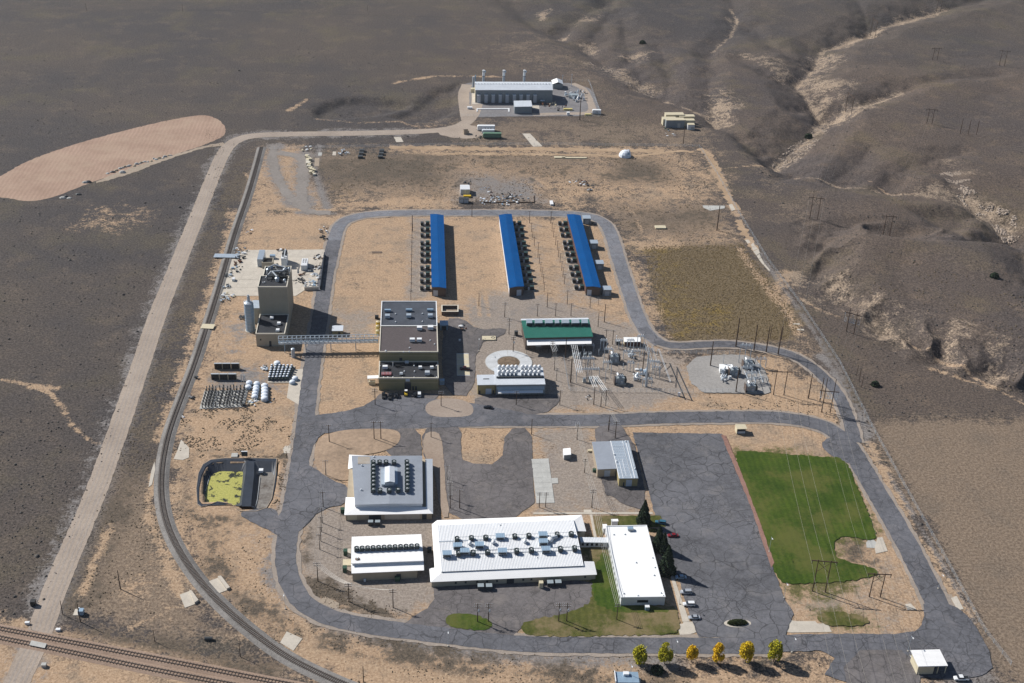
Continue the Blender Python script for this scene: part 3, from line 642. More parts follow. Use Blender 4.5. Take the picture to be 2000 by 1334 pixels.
# paved loop and yards
ribbon('road_shoulder', PX((655,462),(640,525),(636,540),(628,600),(618,665),(607,730),(600,790),(594,850),(583,920),(572,990),(560,1050),(557,1105),(572,1155),(605,1190),(655,1211),(725,1224),(825,1237),(925,1249),(1010,1258),(1100,1260),(1250,1261),(1400,1262),(1520,1262)), 11.8, M['shoulder'], .5, 9)
ribbon('road_shoulder', PX((1290,672),(1265,655),(1245,620),(1232,580),(1212,520),(1195,460),(1180,432),(1145,420),(1080,417),(1000,416),(900,416),(800,416),(730,418),(690,424),(662,438),(653,470)), 11.6, M['shoulder'], .5, 9)
ribbon('road_shoulder', PX((1255,640),(1275,664),(1310,677),(1370,674),(1420,671),(1500,681),(1555,695),(1600,728),(1635,765),(1655,810),(1672,870)), 9.8, M['shoulder'], .5, 9)
ribbon('road_shoulder', PX((590,832),(660,829),(700,827),(800,824),(900,821),(1000,821),(1100,822),(1200,821),(1300,816),(1400,815),(1500,814),(1570,821),(1625,838),(1660,872),(1690,925),(1735,1000),(1770,1060),(1805,1130),(1840,1200),(1850,1255)), 13.2, M['shoulder'], .5, 9)
sheet('asphalt_yard', PX((822,838),(872,832),(902,835),(900,880),(905,905),(980,908),(987,838),(1038,836),(1040,905),(1045,1010),(870,1022),(865,930),(828,905)), M['asphalt_worn'], 1, .25)
sheet('asphalt_yard', PX((845,1140),(1160,1125),(1165,1180),(1120,1205),(1030,1212),(1005,1240),(985,1262),(780,1235),(790,1215),(850,1180)), M['asphalt_worn'], 1, .25)
sheet('asphalt_yard', PX((735,775),(745,768),(860,768),(850,780),(832,795),(832,815),(720,825)), M['asphalt_worn'], 1, .25)
sheet('asphalt_yard', PX((926,768),(1090,768),(1095,785),(1060,812),(930,815)), M['asphalt_worn'], 1, .25)
sheet('asphalt_yard', PX((868,622),(905,622),(932,645),(990,640),(985,655),(930,672),(925,775),(870,770),(862,700)), M['asphalt_worn'], 1, .3)
sheet('asphalt_yard', PX((752,832),(820,832),(826,905),(780,905),(740,868),(770,850)), M['asphalt_worn'], 1, .25)
sheet('asphalt_yard', PX((1160,830),(1230,830),(1270,1000),(1215,985),(1195,968),(1180,968),(1165,870)), M['asphalt_worn'], 1, .25)
ribbon('asphalt_road', PX((655,462),(640,525),(636,540),(628,600),(618,665),(607,730),(600,790),(594,850),(583,920),(572,990),(560,1050),(557,1105),(572,1155),(605,1190),(655,1211),(725,1224),(825,1237),(925,1249),(1010,1258),(1100,1260),(1250,1261),(1400,1262),(1520,1262)), 8.6, M['asphalt'])
ribbon('asphalt_road', PX((1290,672),(1265,655),(1245,620),(1232,580),(1212,520),(1195,460),(1180,432),(1145,420),(1080,417),(1000,416),(900,416),(800,416),(730,418),(690,424),(662,438),(653,470)), 8.4, M['asphalt_old'])
ribbon('asphalt_road', PX((1255,640),(1275,664),(1310,677),(1370,674),(1420,671),(1500,681),(1555,695),(1600,728),(1635,765),(1655,810),(1672,870)), 6.6, M['asphalt'])
ribbon('asphalt_road', PX((590,832),(660,829),(700,827),(800,824),(900,821),(1000,821),(1100,822),(1200,821),(1300,816),(1400,815),(1500,814),(1570,821),(1625,838),(1660,872),(1690,925),(1735,1000),(1770,1060),(1805,1130),(1840,1200),(1850,1255)), 10.0, M['asphalt'])
sheet('asphalt_junction', PX((545,1015),(560,960),(575,900),(612,912),(650,940),(682,950),(680,985),(625,995),(590,1035),(550,1060),(540,1042),(472,1012),(470,1000),(500,995),(538,992)), M['asphalt'], 1, .25)
sheet('asphalt_junction', PX((588,840),(592,815),(700,800),(740,775),(870,780),(935,790),(1050,812),(1050,830),(640,842),(615,860),(604,900),(585,900)), M['asphalt'], 1, .25)
sheet('parking_lot', PX((1235,845),(1410,848),(1440,905),(1465,975),(1495,1060),(1515,1125),(1530,1165),(1550,1200),(1535,1240),(1520,1248),(1365,1245),(1350,1210),(1325,1130),(1305,1085),(1280,1010)), M['asphalt_lot'], 0, .3)
sheet('asphalt_plaza', PX((1490,1248),(1530,1240),(1640,1238),(1780,1240),(1806,1215),(1802,1170),(1860,1180),(1900,1212),(1945,1300),(1920,1320),(1860,1330),(1800,1322),(1600,1335),(1640,1270),(1490,1275)), M['asphalt'], 1, .3)
sheet('asphalt_lane', PX((1640,1270),(1800,1270),(1790,1420),(1670,1420)), M['asphalt_worn'], 1, .3)
sheet('paved_corner', PX((1605,860),(1640,850),(1672,870),(1690,910),(1650,905),(1607,880)), M['asphalt'], 1, .3)
# islands
sheet('gravel_island', PX((612,880),(625,855),(655,843),(700,838),(770,838),(785,850),(775,872),(740,885),(700,890),(690,940),(650,938),(618,920)), M['island'], 2, .3)
sheet('gravel_island', PX((832,788),(860,778),(900,780),(922,790),(926,805),(915,815),(850,816),(830,806)), road_mat('island_gravel', (0.26, .21, .175), (.38, .315, .265), .9), 2, .2)
sheet('gravel_island', PX((826,850),(845,842),(862,850),(868,905),(870,960),(880,1010),(862,1012),(845,900),(828,895)), road_mat('island_gravel', (0.25, .19, .15), (.37, .30, .24), .9), 1, .2)
# lawns
sheet('lawn', PX((1430,882),(1470,882),(1540,888),(1600,892),(1650,895),(1672,945),(1695,1000),(1714,1050),(1700,1056),(1655,1048),(1636,1050),(1627,1068),(1633,1090),(1665,1100),(1712,1112),(1716,1126),(1640,1138),(1530,1142),(1515,1125),(1500,1080),(1460,970)), M['lawn'], 1, .55, 5, 1.2)
sheet('lawn', PX((1145,1085),(1165,1055),(1185,1060),(1215,1180),(1300,1185),(1322,1185),(1330,1225),(1320,1240),(1230,1242),(1040,1245),(1015,1230),(1025,1212),(1110,1200),(1165,1170)), M['lawn_dry'], 1, .55, 5, 1.2)
sheet('lawn', PX((1150,1140),(1185,1060),(1215,1180),(1310,1190),(1300,1200),(1170,1195)), M['lawn'], 1, .55, 5, 1.2)
sheet('lawn', PX((870,1205),(890,1198),(945,1205),(965,1220),(950,1232),(900,1230),(872,1222)), M['lawn'], 1, .55, 5, 1.2)
sheet('lawn', PX((1595,1200),(1640,1195),(1690,1205),(1700,1222),(1640,1225),(1600,1218)), M['lawn_dry'], 1, .55, 5, 1.2)
sheet('dry_lawn', PX((1158,1008),(1290,1008),(1300,1030),(1185,1030),(1175,1050),(1165,1045)), M['lawn_dry'], 0, .3)
# pale gravel of the right substation
sheet('substation_yard', PX((1335,700),(1440,690),(1485,705),(1510,765),(1490,772),(1440,768),(1355,768)), M['yard_gravel'], 1, .5)
sheet('red_gravel_strip', PX((1408,850),(1418,852),(1450,930),(1480,1010),(1512,1100),(1506,1110),(1470,1000),(1435,915)), M['redrock'], 0, .2)
# ------------------------------------------------------------------ building materials
M['white_roof'] = mk('white_roof_metal', (0.90, 0.90, 0.90), .5, 0, .03, .15, .06)
M['white_membrane'] = mk('white_membrane', (0.84, 0.85, 0.85), .7, 0, .03, .12, .10)
M['grey_roof'] = mk('grey_metal_roof', (0.40, 0.435, 0.49), .5, .1, .06, .2, .12)
M['pale_roof'] = mk('pale_metal_roof', (0.62, 0.66, 0.71), .45, .1, .05, .2, .10)
M['galv'] = mk('galvanised_steel', (0.46, 0.53, 0.60), .38, .35, .10, .5, .15)
M['galv_blue'] = mk('galvanised_blue', (0.30, 0.42, 0.54), .4, .25, .10, .5, .1)
M['blue_roof'] = mk('blue_roof_metal', (0.001, 0.078, 0.262), .75, 0, .09, .12, .02, .08)
M['green_roof'] = mk('green_roof_metal', (0.030, 0.155, 0.120), .5, 0, .07, .3, .1, .25)
M['black_roof'] = mk('black_bitumen', (0.028, 0.031, 0.038), .85, 0, .25, .25, .1)
M['navy_roof'] = mk('dark_slate_membrane', (0.060, 0.070, 0.090), .7, 0, .25, .12, .1)
M['brown_roof'] = mk('brown_ballast_roof', (0.095, 0.080, 0.082), .95, 0, .18, 1.2, .1)
M['beige_wall'] = mk('beige_panel', (0.38, 0.345, 0.275), .75, 0, .07, .25, .25)
M['tan_wall'] = mk('tan_block', (0.40, 0.335, 0.245), .85, 0, .08, .4, .2)
M['olive_wall'] = mk('olive_panel', (0.245, 0.220, 0.125), .8, 0, .08, .3, .2)
M['yellow_wall'] = mk('straw_panel', (0.33, 0.275, 0.14), .8, 0, .07, .3, .2)
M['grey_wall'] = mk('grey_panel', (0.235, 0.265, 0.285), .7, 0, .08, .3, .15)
M['white_wall'] = mk('white_panel', (0.62, 0.64, 0.66), .7, 0, .05, .3, .12)
M['brown_wall'] = mk('brown_panel', (0.115, 0.088, 0.075), .8, 0, .10, .3, .1)
M['coping'] = mk('pale_coping', (0.62, 0.58, 0.49), .6, 0, .05, .4, .1)
M['coping_white'] = mk('white_coping', (0.76, 0.78, 0.80), .5, 0, .04, .4, .08)
M['door'] = mk('pale_door', (0.46, 0.52, 0.60), .5, 0, .05, .6, .1)
M['dark_door'] = mk('dark_door', (0.035, 0.040, 0.050), .5, 0, .12, .6, .1)
M['glass'] = mk('dark_glass', (0.018, 0.024, 0.034), .12, 0, .1, .6, 0, .6)
M['black'] = mk('black_steel', (0.018, 0.020, 0.023), .55, 0, .2, .8, .05)
M['charcoal'] = mk('charcoal_steel', (0.050, 0.056, 0.062), .55, 0, .2, .8, .05)
M['teal'] = mk('dark_teal_shroud', (0.030, 0.060, 0.058), .5, 0, .2, .8, .05)
M['white'] = mk('white_paint', (0.74, 0.76, 0.78), .5, 0, .04, .6, .08)
M['pale_grey'] = mk('light_grey_paint', (0.42, 0.46, 0.50), .5, 0, .07, .6, .12)
M['xfmr'] = mk('transformer_grey', (0.30, 0.35, 0.38), .5, .1, .10, .8, .15)
M['green_box'] = mk('transformer_green', (0.030, 0.075, 0.050), .55, 0, .12, .8, .05)
M['wood'] = mk('creosoted_wood', (0.075, 0.048, 0.034), .9, 0, .2, 1.5, .0)
M['wood_pale'] = mk('weathered_wood', (0.17, 0.125, 0.095), .9, 0, .15, 1.5, .0)
M['insul'] = mk('grey_porcelain', (0.50, 0.55, 0.60), .3, 0, .08, 2.0, 0)
M['wire'] = mk('aluminium_wire', (0.60, 0.57, 0.52), .5, .2, .04, 1.0, 0)
M['dark_wire'] = mk('dark_wire', (0.12, 0.11, 0.10), .6, 0, .04, 1.0, 0)
M['brick'] = mk('red_brown_brick', (0.11, 0.058, 0.045), .9, 0, .15, 2.0, .1)
M['rust'] = mk('rusty_iron', (0.115, 0.050, 0.032), .85, .1, .25, 1.2, .2)
M['red'] = mk('faded_red_paint', (0.26, 0.055, 0.06), .6, 0, .1, 1.0, .1)
M['yellow'] = mk('yellow_paint', (0.62, 0.42, 0.03), .5, 0, .1, 1.0, .05)
M['straw'] = mk('pale_yellow_plastic', (0.66, 0.56, 0.22), .5, 0, .08, 1.0, .05)
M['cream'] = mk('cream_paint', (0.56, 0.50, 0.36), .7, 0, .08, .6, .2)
M['tarp'] = mk('white_tarp', (0.70, 0.76, 0.84), .6, 0, .05, .3, .03)
M['liner'] = mk('black_pond_liner', (0.022, 0.030, 0.046), .5, 0, .25, .25, .05, .35)
M['mossgreen'] = mk('green_container', (0.12, 0.22, 0.15), .6, 0, .1, .6, .1)

def fprism(t, P, z0, z1, mat, name='wall', label=None): return wpart(name, MB().prism(P, z0, z1), mat, t, label)
def cen(P): return (sum(p[0] for p in P)/len(P), sum(p[1] for p in P)/len(P))
def base(P): return (P[0][0], P[0][1], 0)

# ------------------------------------------------------------------ prototypes for plant on roofs
def fan_proto(label, h=1.1, legs=True):
    t = thing('cooling_fan', label, 'fan')
    part('housing', MB().box(0, 0, .35, 2.0, 2.3, h), M['charcoal'], t)
    part('shroud', MB().ring(0, 0, .35+h, 1.10, .93, .45, 14), M['teal'], t)
    b = MB()
    for k in range(6):
        a = k*math.pi/3; c, s = math.cos(a), math.sin(a)
        b.add([(.2*c, .2*s, h+.60), (.86*c-.16*s, .86*s+.16*c, h+.66), (.86*c+.16*s, .86*s-.16*c, h+.54)], [(0, 1, 2)])
    part('blade', b, M['pale_grey'], t)
    part('hub', MB().cyl(0, 0, h+.5, .26, .28, 8), M['white'], t)
    L = MB()
    for sx in (-.85, .85):
        for sy in (-1, 1): L.box(sx, sy, 0, .14, .14, .36)
    part('support_frame', L, M['galv'], t)
    return Proto(t)
FAN = fan_proto('dark round cooling fan')
def unit_proto():
    t = thing('air_handler', 'rooftop air handling unit', 'roof unit')
    part('casing', MB().box(0, 0, .5, 3.6, 2.6, 1.35), M['galv'], t)
    lid = MB()
    for k in range(4): lid.slab([(-1.9+k*.95, -1.4, 1.95), (-.97+k*.95, -1.4, 1.95+.10), (-.97+k*.95, 1.4, 2.05), (-1.9+k*.95, 1.4, 1.95)], .07)
    part('lid', lid, M['galv_blue'], t)
    part('louvre', MB().box(0, -1.31, .65, 3.0, .06, .95), M['charcoal'], t)
    L = MB()
    for sx in (-1.6, 0, 1.6): L.box(sx, 0, 0, .18, 2.4, .5)
    part('skid', L, M['charcoal'], t)
    return Proto(t)
UNIT = unit_proto()
def vent_proto():
    t = thing('roof_vent', 'small roof vent', 'vent')
    part('curb', MB().box(0, 0, 0, .7, .7, .35), M['galv'], t)
    part('cap', MB().cyl(0, 0, .35, .42, .3, 8, .2), M['white'], t)
    return Proto(t)
VENT = vent_proto()
def box_unit(P0, sx, sy, h, lab, mat='white', rz=0.0, z=0.0, hood=True, name='roof_unit'):
    t = thing(name, lab, 'roof unit', (P0[0], P0[1], z), rz)
    part('curb', MB().box(0, 0, 0, sx*.85, sy*.85, .3), M['charcoal'], t)
    part('casing', MB().box(0, 0, .3, sx, sy, h-.3), M[mat], t)
    if hood: part('hood', MB().slab([(-sx/2-.1, -sy/2-.5, h*.62), (sx/2+.1, -sy/2-.5, h*.62), (sx/2+.1, -sy/2+.02, h*.98), (-sx/2-.1, -sy/2+.02, h*.98)], .06), M['pale_grey'], t)
    part('grille', MB().box(0, sy/2+.02, .5, sx*.7, .06, h*.5), M['charcoal'], t)
    return t
def padbox(c, x, y, wx, wy, h, lab, cat, name, mat, z=0.0, rz=0.0, top=None):
    p = W(c, x, y, z); t = thing(name, lab, cat, (p[0], p[1], z), rz)
    part('body', MB().box(0, 0, 0, wx, wy, h), M[mat], t)
    part('lid', MB().box(0, 0, h+.002, wx+.12, wy+.12, .1), M[top or mat], t)
    return t

# ================================================================== 1 tower with annex
A_fl, A_fr = W('b1', 570, 1203), W('b1', 884, 1203)
hA = HT('b1', 570, 1203, 1073)
def q4(c, pts, h): return [W(c, x, y, h) for x, y in pts]
ann = q4('b1', ((553, 1073), (868, 1073), (912, 862), (600, 862)), hA)
towF = [ann[3], ann[2]]
hT = HZ(ann[3], FP('b1', 0, 566)[1])
tf = q4('b1', ((580, 568), (893, 568), (962, 322), (660, 322)), hT)
tf[0] = (ann[3][0], ann[3][1]+.02); tf[1] = (ann[2][0], ann[2][1]+.02)
dy_ = tf[2][1]-tf[1][1]; tf[2] = (tf[1][0], tf[2][1]); tf[3] = (tf[0][0], tf[2][1])
midy = W('b1', 609, 447, hT)[1]
t = thing('process_tower', 'tall windowless beige concrete process tower with machinery on its black roof', 'tower', base(tf))
front = [tf[0], tf[1], (tf[1][0], midy), (tf[0][0], midy)]
xb = W('b1', 655, 322, hT)[0]
back = [(xb, midy+.01), (tf[1][0], midy+.01), tf[2], (xb, tf[2][1])]
fprism(t, front, 0, hT, M['beige_wall']); fprism(t, back, 0, hT-1.2, M['beige_wall'])
flat_roof(t, front, hT, M['black_roof'], M['coping'], .7)
flat_roof(t, back, hT-1.2, M['black_roof'], M['coping'], .7)
j = MB()
for k in range(1, 6): wallbox(j, tf[0], tf[1], k/6-.003, k/6+.003, hA, hT-.3, .03)
for k in range(1, 10): wallbox(j, tf[1], tf[2], k/10-.002, k/10+.002, 0, hT-1.6, .03)
wpart('panel_joint', j, M['tan_wall'], t)
# left stair box
sb = q4('b1', ((548, 690), (598, 690), (598, 660), (560, 660)), 13)
ss = thing('stair_shaft', 'low grey green lean-to box against the left wall of the beige tower', 'shed', (tf[0][0]-2.6, tf[0][1]+8, 0))
part('wall', MB().box(0, 0, 0, 4.6, 9, 9.5), M['beige_wall'], ss); part('roof', MB().box(0, 0, 9.5, 4.9, 9.3, .25), M['galv'], ss)
# roof machinery of the tower
mx, my = (tf[0][0]+tf[1][0])/2+1.5, midy+.5
mt = thing('roof_machinery', 'cluster of white blowers, cyclones and dark ducts on top of the beige tower', 'machinery', (mx, my, hT))
fr = MB(); rs = random.Random(4)
for x in (-5, -2, 1.5, 5):
    for y in (-5, 0, 5.5): fr.box(x, y, -1.2, .25, .25, 4.2+rs.random())
for y in (-5, 0, 5.5): fr.box(0.2, y, 2.6, 10.6, .25, .25)
for x in (-5, -2, 1.5, 5): fr.box(x, 0, 2.2, .25, 11, .25)
part('frame', fr, M['black'], mt)
part('platform', MB().box(0, 1, 1.4, 8.5, 7.5, .12), M['charcoal'], mt)
for (x, y, r, h) in ((-5.5, 3.5, 1.0, 2.6), (-3.6, 5.2, .9, 3.0), (3.8, 4.4, 1.3, 2.4), (5.8, 6.0, .8, 2.0), (.4, -6.2, 1.25, 2.2), (4.4, -6.6, .8, 1.3)):
    c_ = part('cyclone', MB().cyl(x, y, 0, r*.8, h, 12, r), M['pale_grey'], mt); part('cap', MB().cyl(x, y, h+.002, r*1.02, .5, 12, r*.3), M['galv'], c_)
dd = MB()
for a, b in (((-5.5, 3.5, 3.4), (-2, 6.5, 3.8)), ((-2, 6.5, 3.8), (3.8, 4.4, 3.2)), ((.4, -6.2, 3.0), (-2.5, -2, 4.0)), ((-2.5, -2, 4.0), (3.5, -1.5, 4.2)), ((3.5, -1.5, 4.2), (4, 4, 3.2)), ((-6, -4, 1), (-3, -1, 3.6))): dd.tube(a, b, .42, 8)
part('duct', dd, M['pale_grey'], mt)
part('duct', MB().tube((-1, 1, 3), (-1, 9.5, 2.5), .8, 8).tube((2, -3, 3.2), (-1, 3, 3.2), .7, 8), M['charcoal'], mt)
for (x, y) in ((-7, -8.5), (-6.2, -8.0), (5.2, -8.2)): part('vent_pipe', MB().cyl(x, y, 0, .25, .9, 8), M['white'], mt)

# annex
an = thing('tower_annex', 'low beige annex with black roof at the foot of the process tower', 'building', base(ann))
fprism(an, [ann[0], ann[1], (ann[2][0], ann[2][1]), (ann[3][0], ann[3][1])], 0, hA, M['beige_wall'])
flat_roof(an, ann, hA, M['black_roof'], M['coping'], .6)
on_wall('door', an, ann[0], ann[1], .44, .52, 0, 3.2, M['dark_door'])
on_wall('window', an, ann[0], ann[1], .13, .18, 3.6, 4.6, M['dark_door'])
for k, (x, y) in enumerate(((728, 888), (805, 950), (792, 1024))):
    p = W('b1', x, y, hA+1); box_unit(p, 1.8, 1.8, 1.3, ['small round topped vent in the tower shadow on the black annex roof', 'white square roof unit in the middle of the black annex roof', 'white square roof unit nearest the front edge of the black annex roof'][k], 'white', 0, hA+.1)

# silo
p = W('b1', 500, 1030); hs = HT('b1', 500, 1030, 735)
t = thing('storage_silo', 'tall blue grey steel silo with ladder beside the beige tower', 'silo', p)
part('shell', MB().cyl(0, 0, 0, 2.55, hs, 24), M['galv_blue'], t, smooth=False)
rb = MB()
for k in range(1, 9): rb.ring(0, 0, hs*k/9, 2.60, 2.5, .14, 24)
part('hoop', rb, M['galv'], t)
part('dome', MB().sphere(0, 0, hs, 2.55, 2.55, 1.2, 20, 4, 0), M['galv'], t)
part('filter_unit', MB().cyl(.1, .2, hs+1.0, .8, 3.2, 10).cyl(.1, .2, hs+4.2, .5, .8, 10), M['pale_grey'], t)
part('guard_rail', MB().ring(0, 0, hs+1.0, 2.6, 2.52, .08, 20).ring(0, 0, hs+.5, 2.6, 2.52, .08, 20), M['white'], t)
ld = MB()
for s in (-.25, .25): ld.tube((s+1.0, -2.75, 0), (s+1.0, -2.75, hs+1), .05, 4)
for k in range(40): ld.tube((.75, -2.75, k*hs/40), (1.25, -2.75, k*hs/40), .03, 3)
part('ladder', ld, M['galv'], t)
part('footing', MB().cyl(0, 0, .0, 3.1, .35, 20), M['conc'], t)

# yard slab behind the tower: separate concrete panels
Yq = [W('b1', 165, 655), W('b1', 985, 662), W('b1', 1300, 155), W('b1', 450, 160)]
sl_ = struct('concrete_yard', MB().prism([W('b1', 178, 657), W('b1', 985, 660), W('b1', 1075, 600), W('b1', 1305, 585), W('b1', 1302, 153), W('b1', 450, 160), W('b1', 290, 215)], .04, .16), M['conc'])
nx, ny = 7, 6
for i in range(nx):
    for jj in range(ny):
        u0, u1, v0, v1 = i/nx+.003, (i+1)/nx-.003, jj/ny+.004, (jj+1)/ny-.004
        def bl(u, v): return lerp(lerp(Yq[0], Yq[1], u), lerp(Yq[3], Yq[2], u), v)
        if i == 0 and jj > 3: continue
        link('slab', MB().prism([bl(u0, v0), bl(u1, v0), bl(u1, v1), bl(u0, v1)], .16, .19+.01*((i*3+jj) % 3)).mesh('slab', M['conc']), sl_)

def crate(c, x, y, wx, wy, h, lab, cat='container', mat='galv', rz=0.0, name='container', z=.2):
    p = W(c, x, y); t = thing(name, lab, cat, (p[0], p[1], z), rz)
    part('body', MB().box(0, 0, 0, wx, wy, h), M[mat], t)
    r_ = MB()
    for k in range(int(wy/1.2)): r_.box(0, -wy/2+.6+k*1.2, h, wx+.06, .1, .07)
    part('roof_rib', r_, M[mat], t, kind='stuff')
    for s in (-1, 1): part('door', MB().box(s*wx*.25, -wy/2-.04, .15, wx*.44, .06, h-.35), M['galv' if mat != 'galv' else 'pale_grey'], t)
    return t
crate('b1', 618, 290, 3.4, 13, 5.0, 'tall pale grey metal container behind the tower, left of the dark topped bin', mat='galv')
t = thing('open_bin', 'square beige bin with dark open top behind the tower', 'bin', (*W('b1', 686, 340), .2))
part('side', ringpoly(MB(), [(-3.2, -2.6), (3.2, -2.6), (3.2, 4), (-3.2, 4)], [(-2.8, -2.2), (2.8, -2.2), (2.8, 3.6), (-2.8, 3.6)], 0, 4.0), M['beige_wall'], t)
part('floor', MB().box(0, .7, 2.6, 5.6, 5.8, .3), M['black'], t)
crate('b1', 738, 250, 3.2, 2.2, 2.2, 'small blue grey metal box on the concrete yard behind the tower', 'box', 'galv_blue', name='metal_box')
t = crate('b1', 870, 305, 3.2, 9, 5.5, 'white equipment container with machinery on top right behind the tower', 'container', 'white')
part('machine', MB().box(.3, 2.5, 5.5, 2.4, 3.0, 1.6).cyl(.6, 0.2, 5.5, .8, 1.6, 10).cyl(-.6, -2.0, 5.5, .5, 2.6, 8), M['charcoal'], t)
part('pipe', MB().tube((.6, -4, 7.5), (.6, 3, 8), .35, 8).tube((.6, -4, 7.5), (.8, -8, 7.6), .35, 8), M['pale_grey'], t)
t = crate('b1', 1086, 345, 3.6, 9.5, 3.4, 'white container with six square roof hatches standing alone on the concrete yard', 'container', 'white')
for k in range(6): part('hatch', MB().box(-.7+1.4*(k % 2), 3.4-1.9*(k//2), 3.4, .7, .8, .14), M['charcoal'], t)
crate('b1', 1138, 388, 2.0, 1.6, 1.5, 'small black box on the concrete yard right of the tower', 'box', 'black', name='metal_box')
# loading trench wall to the right
P0, P1 = W('b1', 1250, 590), W('b1', 1296, 222)
t = thing('loading_wall', 'long dark blue loading wall along the right edge of the concrete yard', 'wall', (P0[0], P0[1], 0))
wpart('face', MB().prism([P0, (P0[0]+.5, P0[1]), (P1[0]+.5, P1[1]), P1], 0, 2.6), M['liner'], t)
wpart('base_rail', MB().prism([(P0[0]+.5, P0[1]), (P0[0]+1.1, P0[1]), (P1[0]+1.1, P1[1]), (P1[0]+.5, P1[1])], 0, .5), M['charcoal'], t)
Q0, Q1 = W('b1', 1082, 598), W('b1', 1236, 595)
t = thing('debris_bunker', 'low grey concrete bunker wall at the lower right corner of the tower yard', 'wall', (Q0[0], Q0[1], 0))
wpart('wall', MB().prism([Q0, Q1, (Q1[0], Q1[1]+.5), (Q0[0], Q0[1]+.5)], 0, 2.2), M['conc_grey'], t)
wpart('wall', MB().prism([Q0, (Q0[0]+.4, Q0[1]), (Q0[0]+.4, Q0[1]+5), (Q0[0], Q0[1]+5)], 0, 2.15), M['conc_grey'], t)

# junk heaps
def scrap(c, x, y, r, n, lab, mats, cat='scrap', name='scrap_heap', z=0.2, hz=1.0, grp=None, seed=None, world=None):
    rs = random.Random(seed if seed is not None else int(x*7+y)); p = world or W(c, x, y)
    t = thing(name, lab, cat, (p[0], p[1], z), 0, grp)
    for k, m in enumerate(mats):
        mb = MB()
        for _ in range(max(2, n//len(mats))):
            a, d = rs.random()*6.28, r*math.sqrt(rs.random()); qx, qy = d*math.cos(a), d*math.sin(a)*1.2
            s = rs.uniform(.3, 1.1); kind = rs.random(); zz = rs.random()*.5*hz
            if kind < .45: mb.box(qx, qy, zz, s*1.6, s, s*.6*hz, rs.random()*3)
            elif kind < .75: mb.tube((qx, qy, zz+.3), (qx+rs.uniform(-2, 2), qy+rs.uniform(-1.5, 1.5), zz+rs.uniform(.2, 1.2)), .12+.12*rs.random(), 5)
            else: mb.slab([(qx, qy, zz+.4), (qx+s*1.6, qy+.3, zz+.3), (qx+s*1.4, qy+s*1.3, zz+.9*hz), (qx-.3, qy+s, zz+.6)], .05)
        part('scrap_piece', mb, M[m], t)
    return t
scrap('b1', 385, 175, 4.6, 26, 'heap of silvery metal scrap at the upper left corner of the tower yard', ['galv', 'white', 'charcoal'])
scrap('b1', 375, 240, 3.2, 12, 'dark metal scrap just right of the rail crossing', ['charcoal', 'black'])
scrap('b1', 350, 300, 2.6, 10, 'two rusty red brown machine frames left of the tower', ['rust', 'rust'])
scrap('b1', 350, 375, 3.2, 12, 'black and teal machine scrap left of the tower', ['black', 'galv_blue', 'black'])
scrap('b1', 262, 440, 2.4, 10, 'scattered small grey scrap beside the track left of the tower', ['galv', 'charcoal'])
crate('b1', 314, 490, 1.6, 2.6, 1.4, 'small white box trailer alone on the left of the tower yard', 'trailer', 'white', name='box_trailer')
scrap('b1', 222, 570, 2.8, 14, 'grey pipe scrap at the left edge of the tower yard', ['galv', 'charcoal', 'pale_grey'])
scrap('b1', 228, 680, 4.8, 34, 'large heap of white and pale broken slabs below the left corner of the tower yard', ['white', 'pale_grey', 'galv', 'cream'])
scrap('b1', 1235, 250, 3.0, 20, 'pile of dark and white pallets by the upper right corner of the tower yard', ['charcoal', 'white', 'wood_pale'])
scrap('b1', 1215, 350, 3.0, 18, 'brown and white scrap pile halfway down the right of the tower yard', ['wood', 'charcoal', 'white'])
scrap('b1', 1205, 450, 3.4, 20, 'white and silver scrap pile at the right of the tower yard', ['white', 'galv', 'pale_grey'])
scrap('b1', 1150, 530, 4.0, 24, 'silver blue pipes heaped inside the bunker corner of the tower yard', ['galv', 'galv_blue', 'white'])
scrap('b1', 1030, 500, 3.2, 14, 'dark broken pieces in the open right of the tower', ['black', 'charcoal'])
scrap('b1', 1062, 430, 1.8, 6, 'small rusty brown scrap on the concrete right of the tower', ['rust', 'wood'])
scrap('b1', 568, 810, 2.4, 14, 'orange and grey pipework between silo and tower', ['rust', 'galv'])
scrap('b1', 395, 905, 2.0, 12, 'black pipe frame left of the silo', ['black', 'charcoal'], z=0.05)
# crossing plates over the siding
p = W('b1', 238, 232); t = solo('crossing_plate', MB().box(p[0], p[1], .75, 15, 5, .12, -.05), M['galv'], 'pale blue metal plate laid across the siding left of the tower', 'plate')
p = W('b1', 35, 1000); t = solo('crossing_plate', MB().box(p[0], p[1], .75, 7.0, 5.0, .14, -.12), M['cream'], 'square cream board laid across the siding below the silo', 'board')
p = W('b1', 1445, 1065); t = thing('pump_shed', 'small white roofed shed between tower shadow and conveyor', 'shed', (p[0], p[1], 0))
part('wall', MB().box(0, 0, 0, 5.6, 4.6, 3.0), M['olive_wall'], t); part('roof', MB().slab([(-3, -2.6, 3.2), (3, -2.6, 3.2), (3, 2.9, 3.5), (-3, 2.9, 3.5)], .2), M['pale_roof'], t)
part('door', MB().box(.9, -2.33, 0, 1.2, .06, 2.3), M['dark_door'], t)

